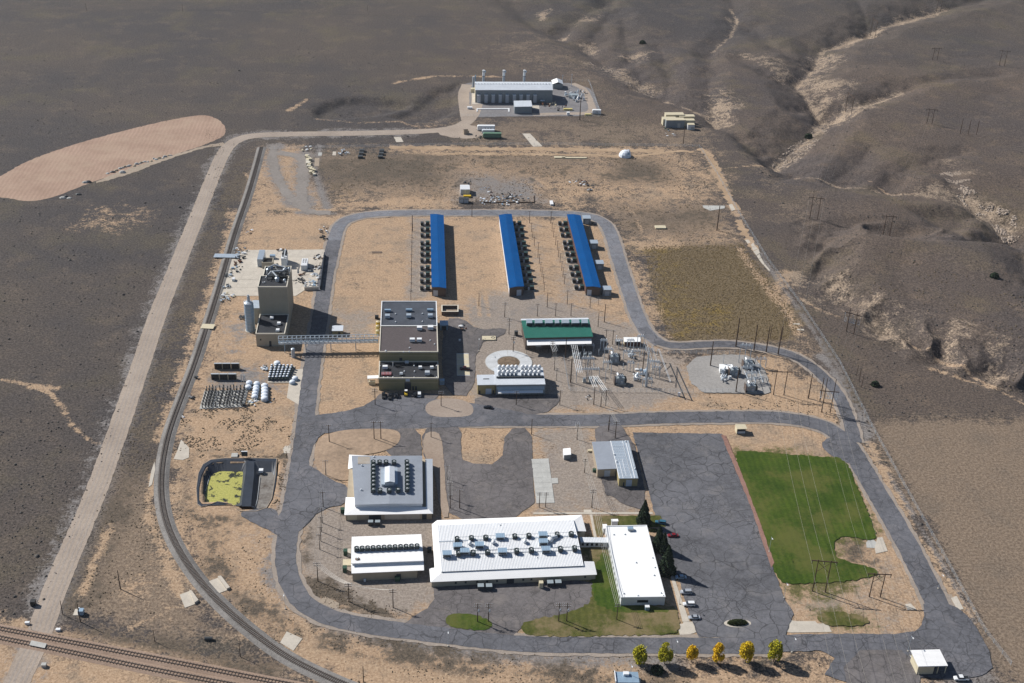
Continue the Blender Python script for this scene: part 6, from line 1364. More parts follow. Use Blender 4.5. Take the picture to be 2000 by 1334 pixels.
# dome tent
p = W('a3', 885, 1228); t = thing('dome_tent', 'faceted white dome tent with dark opening in the bare upper field', 'tent', (p[0], p[1], 0)); t.scale = (.86,)*3
part('shell', MB().sphere(0, 3, 0, 5.4, 5.4, 5.6, 11, 4, 0), M['tarp'], t); part('porch', MB().slab([(2, -1.6, 5.4), (4.2, .2, 4.0), (3.4, 3.5, 6.0), (1.2, 2.2, 6.2)], .2), M['tarp'], t); part('opening', MB().slab([(1.2, -2.1, 3.2), (3.4, -1.1, 3.0), (3.2, -.2, 4.8), (1.2, -1.0, 4.9)], .2), M['galv_blue'], t)
# upper field items
crate('a7', 540, 530, 6.5, 8, 4.0, 'white box container at the left of the upper scrap yard', 'container', 'white', z=.02)
crate('a7', 528, 625, 6.5, 3.5, 3.0, 'dark open skip at the lower left corner of the upper scrap yard', 'skip', 'charcoal', name='skip', z=.02)
scrap('a7', 580, 440, 4, 8, 'dark flat wreck behind the white container', ['black', 'charcoal'], z=.02)
padbox('a7', 562, 575, 5, 2, 1.2, 'yellow machine part right of the dark skip', 'machine part', 'machine_part', 'yellow', .02)
for (x, y, r, n, lb, ms) in ((770, 545, 3.5, 6, 'white object with rust in the upper scrap yard', ['white', 'rust']), (775, 612, 7, 26, 'long heap of white scrap along the lower kerb', ['white', 'tarp', 'charcoal']), (860, 610, 6, 20, 'black and white scrap heap along the lower kerb', ['black', 'white', 'galv']), (960, 600, 9, 40, 'large blue black scrap heap in the upper scrap yard', ['black', 'galv_blue', 'white', 'charcoal']), (835, 580, 2.5, 6, 'small white and brown heap in the upper scrap yard', ['white', 'wood']), (1110, 600, 8, 12, 'thin grey scrap at the right end of the upper scrap yard', ['charcoal', 'pale_grey']), (1668, 440, 5, 26, 'stack of brown and white pallets in the upper right field', ['white', 'rust', 'wood']), (1740, 490, 4, 10, 'grey rubble right of the pallets in the upper right field', ['galv', 'charcoal']), (720, 500, 3, 6, 'thin grey pieces near the middle of the upper scrap yard', ['galv']), (1580, 430, 3, 5, 'small white debris left of the pallets', ['white'])):
    scrap('a7', x, y, r, n, lb, ms, z=.02)
t = thing('scrap_yard_kerb', 'low brown timber kerb along the front of the upper scrap yard', 'kerb', (*W('a7', 700, 630), 0)); wpart('timber', MB().bar((*W('a7', 700, 630), .6), (*W('a7', 1215, 630), .6), .6, .6), M['wood'], t); wpart('timber', MB().bar((*W('a7', 1215, 630), .5), (*W('a7', 1215, 560), .5), .4, .5), M['wood'], t)
for c, x, y, wx, wy, h_, lb, m in (('a7', 1385, 640, 2, 6, 1.0, 'upright white board in the grass right of the upper scrap yard', 'white'), ('a7', 1465, 190, 8, 3, .5, 'left pale slab pile in the upper field', 'cream'), ('a7', 1608, 195, 18, 2, .5, 'long pale beam in the upper field', 'cream'), ('a8', 448, 875, 7, 4, .8, 'lone pale boulder slab in the brown field', 'cream'), ('f', 736, 493, 6, 2, .2, 'low dark mound in the tan dirt between road and blue shed', 'wood_pale')):
    padbox(c, x, y, wx, wy, h_, lb, 'slab', 'debris_slab', m, .02)
# ================================================================== railways
M['rail_steel'] = mk('rail_steel', (.10, .080, .070), .6, .2, .15, 1, 0); M['tie'] = mk('old_sleeper', (.085, .066, .055), .95, 0, .3, 1.2, 0)
def railway(nm, lab, pts, ballast, bw, z0, bed=.45, sm=3, spacing=.85, tie_w=.26, dark='tie'):
    pts = smooth_line(pts, sm)
    def ext(a, b, L=500.0): d = math.hypot(b[0]-a[0], b[1]-a[1]); return (b[0]+(b[0]-a[0])/d*L, b[1]+(b[1]-a[1])/d*L)
    pts = pts+[ext(pts[-2], pts[-1])]
    if spacing > .9: pts = [ext(pts[1], pts[0])]+pts
    c = resample(pts, 1.5)
    n = len(c); top = bw*.5; L1, L0, R0, R1 = offs(c, bw), offs(c, top*.8), offs(c, -top*.8), offs(c, -bw)
    vs = []
    for i in range(n): vs += [(*R1[i], z0-.35), (*R0[i], z0+bed), (*L0[i], z0+bed), (*L1[i], z0-.35)]
    fs = []
    for i in range(n-1):
        for k in range(3): fs.append((4*i+k, 4*i+4+k, 4*i+5+k, 4*i+1+k))
    fs = [tuple(reversed(f)) for f in fs]
    t = thing(nm, lab, 'railway', (c[0][0], c[0][1], 0))
    wpart('ballast_bed', MB().add(vs, fs), ballast, t)
    T = MB(); cc = resample(c, spacing)
    for i in range(len(cc)-1):
        a = ang(cc[i], cc[i+1]); T.box(cc[i][0], cc[i][1], z0+bed, tie_w, 2.7, .14, a)
    wpart('sleeper', T, M[dark], t, kind='stuff')
    for s in (-.75, .75):
        o = offs(c, s); R = MB(); w = .11
        a_, b_ = offs(c, s-w), offs(c, s+w); v = []
        for i in range(n): v += [(*a_[i], z0+bed+.32), (*b_[i], z0+bed+.32), (*b_[i], z0+bed+.1), (*a_[i], z0+bed+.1)]
        f = []
        for i in range(n-1):
            for k in range(4): f.append((4*i+k, 4*i+4+k, 4*i+4+(k+1) % 4, 4*i+(k+1) % 4))
        wpart('rail', R.add(v, f), M['rail_steel'], t)
    return t
railway('railway_siding', 'long single siding curving down the left side of the plant', PX((511,288),(500,330),(484,385),(462,445),(440,520),(420,590),(399,655),(377,722),(352,785),(330,845),(318,900),(314,955),(320,1005),(336,1052),(368,1108),(415,1166),(475,1222),(550,1280),(625,1318),(700,1350),(780,1376)), M['ballast'], 4.3, .05)
railway('railway_track', 'upper of the two main tracks in the lower left corner', PX((-60,1217),(0,1229),(120,1252),(250,1277),(400,1306),(520,1330),(640,1352)), M['ballast_red'], 3.6, .05, .3, 3, 1.3, .2)
railway('railway_track', 'lower of the two main tracks in the lower left corner', PX((-60,1235),(0,1247),(100,1267),(200,1288),(300,1309),(438,1336),(560,1358)), M['ballast_red'], 3.6, .05, .3, 3, 1.3, .2)
t = solo('crossing_plate', MB().prism([(*p,) for p in PX((58,1263),(88,1269),(92,1260),(62,1254))], .7, .86), M['conc_grey'], 'grey crossing slab where the gravel road meets the tracks', 'crossing')
q = thing('signal_box', 'white topped dark blue cabinet beside the level crossing poles', 'cabinet', (*W('d1', 635, 795), 0)); part('slab', MB().box(-1.2, 1, 0, 3.6, 3.6, .15), M['conc'], q); part('body', MB().box(0, 0, .15, 2.0, 2.0, 2.0), M['galv_blue'], q); part('cover', MB().box(-.9, .6, .15, .5, 1.6, 2.0), M['white'], q)
t = solo('steel_pipe', MB().tube((*W('d1', 1598, 998), .7), (*W('d1', 1658, 998), .7), .75, 12), M['charcoal'], 'short dark pipe lying in dry grass inside the track curve', 'pipe')
padbox('d1', 262, 725, 1.8, 1.8, 2.2, 'dark relay cabinet left of the gravel road above the tracks', 'cabinet', 'cabinet', 'black')
padbox('d1', 215, 875, 1.6, .8, 1.0, 'small white box left of the gravel road at the crossing', 'box', 'equipment_box', 'white'); padbox('d1', 455, 925, 1.6, 1.0, .8, 'small white box right of the gravel road at the crossing', 'box', 'equipment_box', 'white')
padbox('d1', 345, 1205, 1.6, 1.4, 1.2, 'small pale switch box below the main tracks', 'box', 'equipment_box', 'conc_grey')
# ================================================================== pond
rim = PX((386,985),(384,955),(388,925),(397,908),(412,899),(440,896),(500,896),(540,897),(538,925),(534,950),(530,975),(520,992),(500,999),(468,999),(452,985),(425,980),(405,988),(393,990))
bot = PX((400,965),(403,945),(410,925),(418,917),(430,913),(474,914),(472,940),(468,970),(467,975),(440,984),(415,982),(402,975))
bot2 = PX((506,925),(512,917),(530,916),(537,925),(534,945),(530,965),(524,982),(508,988),(498,985),(503,960))
rimS = jitter(rim, 2.5, .15, 3); 
t = thing('lined_pond', 'black lined twin basin pond with yellow green algae on the left half', 'pond', (*rim[0], 0))
def nearest_ring(inner, outer, zi, zo, mat, nm):
    A = resample(inner+[inner[0]], 1.5); mb = MB(); n = len(A); vs = []
    for a in A:
        d = [math.hypot(a[0]-o[0], a[1]-o[1]) for o in outer]; vs.append((a, outer[d.index(min(d))]))
    P = [(*a, zi) for a, _ in vs]+[(*o, zo) for _, o in vs]
    return wpart(nm, mb.add(P, [(i, (i+1) % n, n+(i+1) % n, n+i) for i in range(n)]), mat, t)
def scaled(P, d): return quad_inset(P, d)
top1 = PX((388,978),(388,955),(393,930),(401,913),(415,903),(440,900),(481,900),(480,925),(476,950),(473,975),(472,990),(445,987),(425,984),(405,985),(394,986))
top2 = PX((497,902),(538,901),(541,925),(538,948),(532,975),(520,992),(500,996),(490,990),(493,960),(496,930))
S_ = MB()
S_.add([(*p, .34) for p in rimS], [tuple(range(len(rimS)))])
# berm top with two openings: strips from rim to basin tops, made as rings
def strip(P, Q, zp, zq, m=64):
    def rs_(P):
        P = P+[P[0]]; L = [0]
        for i in range(len(P)-1): L.append(L[-1]+math.hypot(P[i+1][0]-P[i][0], P[i+1][1]-P[i][1]))
        o = []
        for k in range(m):
            s = L[-1]*k/m; i = max(j for j in range(len(L)-1) if L[j] <= s); o.append(lerp(P[i], P[i+1], (s-L[i])/max(1e-6, L[i+1]-L[i])))
        return o
    A = rs_(P); c = cen(P); B = []
    QQ = Q+[Q[0]]; cq = cen(Q)
    for a in A:
        th = (a[0]-c[0], a[1]-c[1]); best = None
        for i in range(len(Q)):
            p, q = QQ[i], QQ[i+1]; dx, dy = q[0]-p[0], q[1]-p[1]; den = th[0]*dy-th[1]*dx
            if abs(den) < 1e-9: continue
            tt = ((p[0]-cq[0])*dy-(p[1]-cq[1])*dx)/den; uu = ((p[0]-cq[0])*th[1]-(p[1]-cq[1])*th[0])/den
            if tt > 0 and -1e-6 <= uu <= 1+1e-6: best = (cq[0]+th[0]*tt, cq[1]+th[1]*tt); break
        B.append(best or cq)
    return MB().add([(*a, zp) for a in A]+[(*b, zq) for b in B], [(i, (i+1) % m, m+(i+1) % m, m+i) for i in range(m)])
wpart('liner', strip(top1, bot, .3, -2.2), M['liner'], t); wpart('liner', strip(top2, bot2, .3, -1.9), M['liner'], t)
# dike top and surrounding berm (polygon with holes)
from mathutils.geometry import tessellate_polygon
lp = [[Vector((*p, 0)) for p in rimS], [Vector((*p, 0)) for p in top1[::-1]], [Vector((*p, 0)) for p in top2[::-1]]]
flat = [v for l in lp for v in l]; tr = tessellate_polygon(lp)
wpart('berm_top', MB().add([(v.x, v.y, .3) for v in flat]+[(v.x*1.0, v.y, -.3) for v in flat], [tuple(x) for x in tr]), M['liner'], t)
wpart('rim_edge', ringpoly(MB(), quad_inset(rim, -.35) if False else [lerp(cen(rim), p, 1.015) for p in rim], rim, -.2, .36), M['sagepath'], t)
alg = NB('algae'); f = alg.noise(.32, 6, .7, alg.warp(2.0, .2)); k = alg.noise(.11, 5, .65)
cA = alg.ramp(alg.noise(1.4, 6, .8), (.3, (0.22, .235, .035)), (.7, (.54, .50, .15)))
msk = alg.math('MULTIPLY', alg.maprange(f, .50, .53), alg.maprange(k, .48, .53))
cA = alg.mix(msk, cA, (.012, .018, .010)); alg.done(cA, .5, 0, .4)
wpart('algae_surface', MB().prism([lerp(cen(bot), p, 1.03) for p in bot], -2.3, -2.15), alg.m, t)
sed = NB('sediment'); f = sed.noise(.25, 6, .7); sed.done(sed.ramp(f, (.35, (.07, .05, .035)), (.5, (.17, .155, .14)), (.65, (.25, .235, .215))), .6, 0, .3)
wpart('sediment', MB().prism([lerp(cen(bot2), p, 1.03) for p in bot2], -2.0, -1.85), sed.m, t)
for a, b in (((1050, 440), (1015, 730)), ((1015, 730), (985, 850))): wpart('pipe', MB().tube((*W('c1', *a), -1.55), (*W('c1', *b), -1.55), .12, 5), M['pale_grey'], t)
q = [W('c1', x, y) for x, y in ((400, 405), (365, 520), (345, 590), (318, 640), (318, 720), (330, 770))]
b_ = MB()
for i in range(5): b_.tube((*q[i], -1.9), (*q[i+1], -1.9), .12, 5)
wpart('pipe', b_, M['pale_grey'], t)
padbox('c1', 722, 205, 2.8, 2.8, .6, 'small pale slab with hatch on the scrub above the pond', 'slab', 'hatch_slab', 'conc_grey')
q = thing('notice_board', 'white topped dark board standing on posts above the pond', 'board', (*W('c1', 855, 232), 0)); part('board', MB().box(0, 0, 1.2, 2.8, .3, 2.4), M['charcoal'], q); part('cap', MB().box(0, 0, 3.6, 2.9, .5, .3), M['white'], q); part('post', MB().box(-.9, 0, 0, .15, .15, 1.2), M['wood'], q); part('post', MB().box(.9, 0, 0, .15, .15, 1.2), M['wood'], q)
padbox('c1', 1068, 410, 1.8, 1.8, 1.2, 'small white pump box on the right pond bank', 'box', 'equipment_box', 'white', -1.2)

# ================================================================== storage yard left of the loop road
pp = [W('b8', 220, 662), W('b8', 705, 640), W('b8', 748, 455), W('b8', 275, 465)]
s_ = struct('storage_slab', MB().prism(pp, .03, .20), M['conc_grey'])
M['asphstone'] = mk('weathered_steel', (.15, .145, .14), .8, 0, .1, 1, .1)
post = thing('steel_pedestal', 'grey steel pedestal', 'post'); part('column', MB().box(0, 0, 0, .42, .42, 2.6), M['asphstone'], post); part('plate', MB().box(0, 0, 2.6, .6, .6, .15), M['asphstone'], post); PO = Proto(post)
cols = [.06, .13, .20, .27, .36, .45, .54, .61, .68, .75, .84, .93]
for j_ in range(7):
    for i, u in enumerate(cols):
        v = .06+j_*.155
        if (i in (4, 8) and j_ % 2): continue
        p = lerp(lerp(pp[0], pp[1], u), lerp(pp[3], pp[2], u), v)
        PO.put((*p, .2), 0, 'grey pedestal on the storage slab, %s row from front, %s from left' % (ORD[j_], ORD[i]), 'grey steel pedestals standing in rows', (1.0, 1.15, 1.3)[i % 3])
for r_, (ys, xs, nm) in enumerate(((225, (427, 518, 612), 'rear'), (340, (393, 487, 580), 'front'))):
    for k, x in enumerate(xs):
        p = W('b8', x, ys); q = thing('radiator_panel', 'upright black panel crate in the %s row above the storage slab, %s from left' % (nm, ORD[k]), 'crate', (p[0], p[1], 0), 0, 'black panel crates in two rows')
        part('panel', MB().box(0, 0, .1, 3.8, .7, 3.2), M['black'], q); part('top_frame', MB().box(0, 0, 3.3, 4.0, .9, .15), M['pale_grey'], q); part('side_frame', MB().box(2.1, .1, 0, .35, .9, 3.3), M['cream'], q)
        for s in range(4): part('fin', MB().box(-1.4+s*.93, -.4, .3, .06, .1, 2.8), M['charcoal'], q)
for k, x in enumerate((677, 700, 716)):
    p = W('b8', x, 358); q = thing('lattice_post', 'grey upright post at the right end of the black crates, %s of three' % ORD[k], 'post', (p[0], p[1], 0)); part('shaft', MB().box(0, 0, 0, .35, .35, 4.2-.3*k), M['pale_grey'], q); part('base', MB().box(0, 0, 0, .9, .9, .2), M['conc'], q)
tk = thing('domed_tank', 'blue white domed tank', 'tank'); part('shell', MB().cyl(0, 0, .1, 1.75, 1.3, 16), M['galv_blue'], tk); part('dome', MB().sphere(0, 0, 1.4, 1.78, 1.78, 1.0, 16, 4, 0), M['tarp'], tk, smooth=True); part('band', MB().ring(0, 0, .9, 1.82, 1.7, .18, 16), M['white'], tk); TK = Proto(tk)
for col, (pts, nm) in enumerate((([(752, 440), (762, 395)], 'left'), ([(822, 545), (826, 510), (834, 475), (838, 445), (845, 405)], 'middle'), ([(930, 568), (930, 535), (932, 500), (932, 468), (930, 430)], 'right'))):
    for k, (x, y) in enumerate(pts): TK.put((*W('b8', x, y), 0), 0, 'blue white domed tank beside the storage slab, %s column, %s from front' % (nm, ORD[k]), 'domed tanks stored in columns', .9 if col < 2 else 1.0)
for x, y, s, w in ((1065, 185, 1.0, 'behind the black fan bank'), (1260, 345, .85, 'right of the black fan bank, upper one'), (1230, 385, .85, 'right of the black fan bank, lower one')): TK.put((*W('b8', x, y), 0), 0, 'single domed tank '+w, None, s)
sheet('concrete_pad', [W('b8', 960, 380), W('b8', 1195, 380), W('b8', 1260, 200), W('b8', 990, 195)], M['conc'], 0, 0)
bk = [W('b8', 965, 362), W('b8', 1190, 355), W('b8', 1250, 215), W('b8', 995, 210)]
q = thing('rack_base', 'black rack carrying shiny canisters in rows', 'rack', (*bk[0], 0)); wpart('frame', MB().prism(bk, .1, .9), M['charcoal'], q)
cn = thing('canister', 'shiny canister', 'canister'); part('body', MB().cyl(0, 0, 0, .62, 1.5, 10), M['teal'], cn); part('cap', MB().sphere(0, 0, 1.5, .66, .66, .4, 10, 3, 0), M['tarp'], cn, smooth=True); CN = Proto(cn)
for i in range(6):
    for j_ in range(6):
        p = lerp(lerp(bk[0], bk[1], .07+i*.17), lerp(bk[3], bk[2], .07+i*.17), .06+j_*.17)
        CN.put((*p, .9), 0, 'shiny canister on the black rack, %s row from front, %s from left' % (ORD[j_], ORD[i]), 'canisters on the black rack')
scrap('b8', 935, 220, 2.2, 16, 'heap of silver fittings left of the canister rack', ['galv', 'white', 'charcoal'], z=.05); scrap('b8', 795, 600, 2.4, 10, 'white slatted pallets at the lower right corner of the storage slab', ['white', 'cream'], z=.1); scrap('b8', 1000, 580, 2.0, 8, 'silver and dark fittings right of the tank columns', ['galv', 'charcoal'], z=.05)
scrap('b8', 745, 630, 2.2, 8, 'dark blue scrap at the front right of the storage slab', ['galv_blue', 'black'], z=.1)
for k, (x, y) in enumerate(((190, 320), (135, 540), (40, 760))): scrap('b8', x, y, 1.0, 4, 'small dark and white box beside the siding, %s from the top' % ORD[k], ['white', 'black'], z=.05)
scrap('a6', 995, 110, 4, 14, 'topmost pile of pale concrete blocks in the upper left field', ['cream', 'white'], z=.02)
rs = random.Random(12)
for k in range(22):
    u = k/21; x = 990+u*65+rs.uniform(-12, 28); y = 175+u*185
    p = W('a6', x, y); solo('concrete_block', MB().box(p[0], p[1], .02, rs.uniform(1.5, 3.2), rs.uniform(1.5, 3.5), rs.uniform(.8, 1.8), rs.uniform(-.2, .2)), M['cream' if k % 3 else 'coping'], 'pale block in the line beside the grey track, %s from the top' % (ORD[k] if k < 20 else ('last but one', 'last')[k-20]), 'block', 'pale blocks lined up beside the grey track')
for k, (x, y) in enumerate(((1520, 190), (1528, 158), (1535, 130))):
    padbox('a6', x, y, 3.4, 3.4, 1.5, 'left stack of black crates in the upper field, %s from front' % ORD[k], 'crate', 'black_crate', 'black', .02, 0, 'charcoal')
for k, (x, y) in enumerate(((1715, 190), (1723, 160), (1728, 132))):
    padbox('a6', x, y, 3.4, 3.4, 1.5, 'right stack of black crates in the upper field, %s from front' % ORD[k], 'crate', 'black_crate', 'black', .02, 0, 'charcoal')
scrap('a6', 1370, 150, 5, 16, 'grey and white poles and blocks in the upper field', ['galv', 'white', 'conc_grey'], z=.02, hz=1.6)
scrap('a6', 1165, 900, 4.5, 20, 'white and dark scrap beside the left leg of the loop road', ['white', 'charcoal', 'wood_pale'], z=.02); scrap('a6', 1165, 980, 3.0, 8, 'black bent pipe scrap beside the left leg of the loop road', ['black'], z=.02)
scrap('a6', 430, 925, 2.2, 6, 'tiny dark and white debris above the tower yard', ['black', 'white'], z=.02); scrap('a6', 735, 1098, 1.5, 5, 'white bag and planks on the top edge of the tower yard', ['white', 'wood'], z=.2)
rs = random.Random(5)
for k, (x, y) in enumerate(((455, 1330), (470, 1325), (500, 1322), (545, 1318), (590, 1308))): pass
for k in range(20):
    u = k/19; x = 905+u*430+rs.uniform(-8, 8); y = 1328-u*118+rs.uniform(-6, 6)+(20 if u < .3 else 0)*0
    p = GT(*FP('a1', x, y)); solo('boulder', MB().sphere(p[0], p[1], -.2, rs.uniform(1, 1.9), rs.uniform(.8, 1.5), rs.uniform(.8, 1.5), 6, 3, 0), M['conc_grey' if k % 3 else 'tan_wall'], 'boulder in the long line below the graded pad, %s from lower left' % ORD[k], 'boulder', 'boulders along the lower edge of the graded pad')
for k, (x, y) in enumerate(((490, 210), (515, 205), (540, 212), (612, 185), (665, 92), (690, 88), (840, 20), (880, 10), (955, 12))):
    p = GT(*FP('a5', x, y)); solo('boulder', MB().sphere(p[0], p[1], -.2, rs.uniform(1.4, 2.6), rs.uniform(1.2, 2), rs.uniform(.8, 1.8), 6, 3, 0), M['charcoal' if k % 2 else 'conc_grey'], 'larger stone at the lower left edge of the graded pad, %s from left' % ORD[k], 'boulder', 'boulders along the lower edge of the graded pad')

# ================================================================== poles and wires
def pole_proto(h, arms, dark=True, insul=True, r=.17, cans=0, name='utility_pole'):
    t = thing(name, 'wooden pole', 'utility pole')
    part('shaft', MB().cyl(0, 0, 0, r*1.25, h, 7, r*.8), M['wood'] if dark else M['galv'], t)
    for k in range(arms):
        z = h-.5-1.1*k; part('crossarm', MB().box(0, 0, z, 2.6, .16, .18), M['wood_pale'], t)
        if insul:
            for x in (-1.15, -.4, .4, 1.15): part('insulator', MB().cyl(x, 0, z+.18, .09, .36, 6), M['insul'], t)
    for k in range(cans): part('can', MB().cyl(.35, -.3, h-3.6, .32, 1.0, 8), M['pale_grey'], t)
    return t
PR9 = {}
def put_pole(c, bx, by, ty, kind, lab, grp=None, rz=0.0, z=None, h=None):
    p = WT(c, bx, by) if z is None else (*W(c, bx, by), z)
    h = h or HZ((p[0], p[1]), FP(c, bx, ty)[1])-p[2]*0
    h = h-p[2] if p[2] > 0.5 else h
    key = kind
    if key not in PR9:
        H0 = 9.0
        PR9[key] = Proto({'plain': lambda: pole_proto(H0, 0), 'arm1': lambda: pole_proto(H0, 1), 'arm2': lambda: pole_proto(H0, 2, cans=0), 'can': lambda: pole_proto(H0, 2, cans=1), 'steel': lambda: pole_proto(H0, 0, False), 'tall': lambda: pole_proto(H0, 0, r=.16)}[kind]())
    s = h/9.0
    return PR9[key].put(p, rz, lab, grp, max(.3, s)), p, h
POLES = {}
def pl(key, c, bx, by, ty, kind, lab, grp=None, rz=0.0, h=None):
    o, p, hh = put_pole(c, bx, by, ty, kind, lab, grp, rz, h=h); POLES[key] = (p, hh, rz); return o
# rows beside the blue sheds
for k, y in enumerate((340, 405, 475, 580, 640, 715, 795, 885, 965, 1050, 1145)):
    pl('w%d' % k, 'b6', 160-k*1.2, y, y-110, 'arm1', 'pole in the row left of the leftmost blue shed, %s from the far end' % ORD[k], 'poles left of the leftmost blue shed', h=6.5)
for k, (x, y) in enumerate(((470, 290), (495, 400), (510, 470), (530, 575), (578, 645), (575, 725), (592, 795), (610, 890), (625, 960), (640, 1045), (652, 1142))):
    pl('m%d' % k, 'b7', x, y, y-110, 'arm1', 'pole in the row right of the middle blue shed, %s from the far end' % ORD[k], 'poles right of the middle blue shed', h=8.5 if k == 0 else 6.5)
for k, (x, y) in enumerate(((735, 295), (750, 393), (770, 465), (795, 565), (815, 625), (830, 710), (850, 785), (870, 880), (885, 960), (905, 1045))):
    pl('e%d' % k, 'b7', x, y, y-100, 'arm1', 'pole in the row left of the rightmost blue shed, %s from the far end' % ORD[k], 'poles left of the rightmost blue shed', h=8.5 if k == 0 else 6.5)
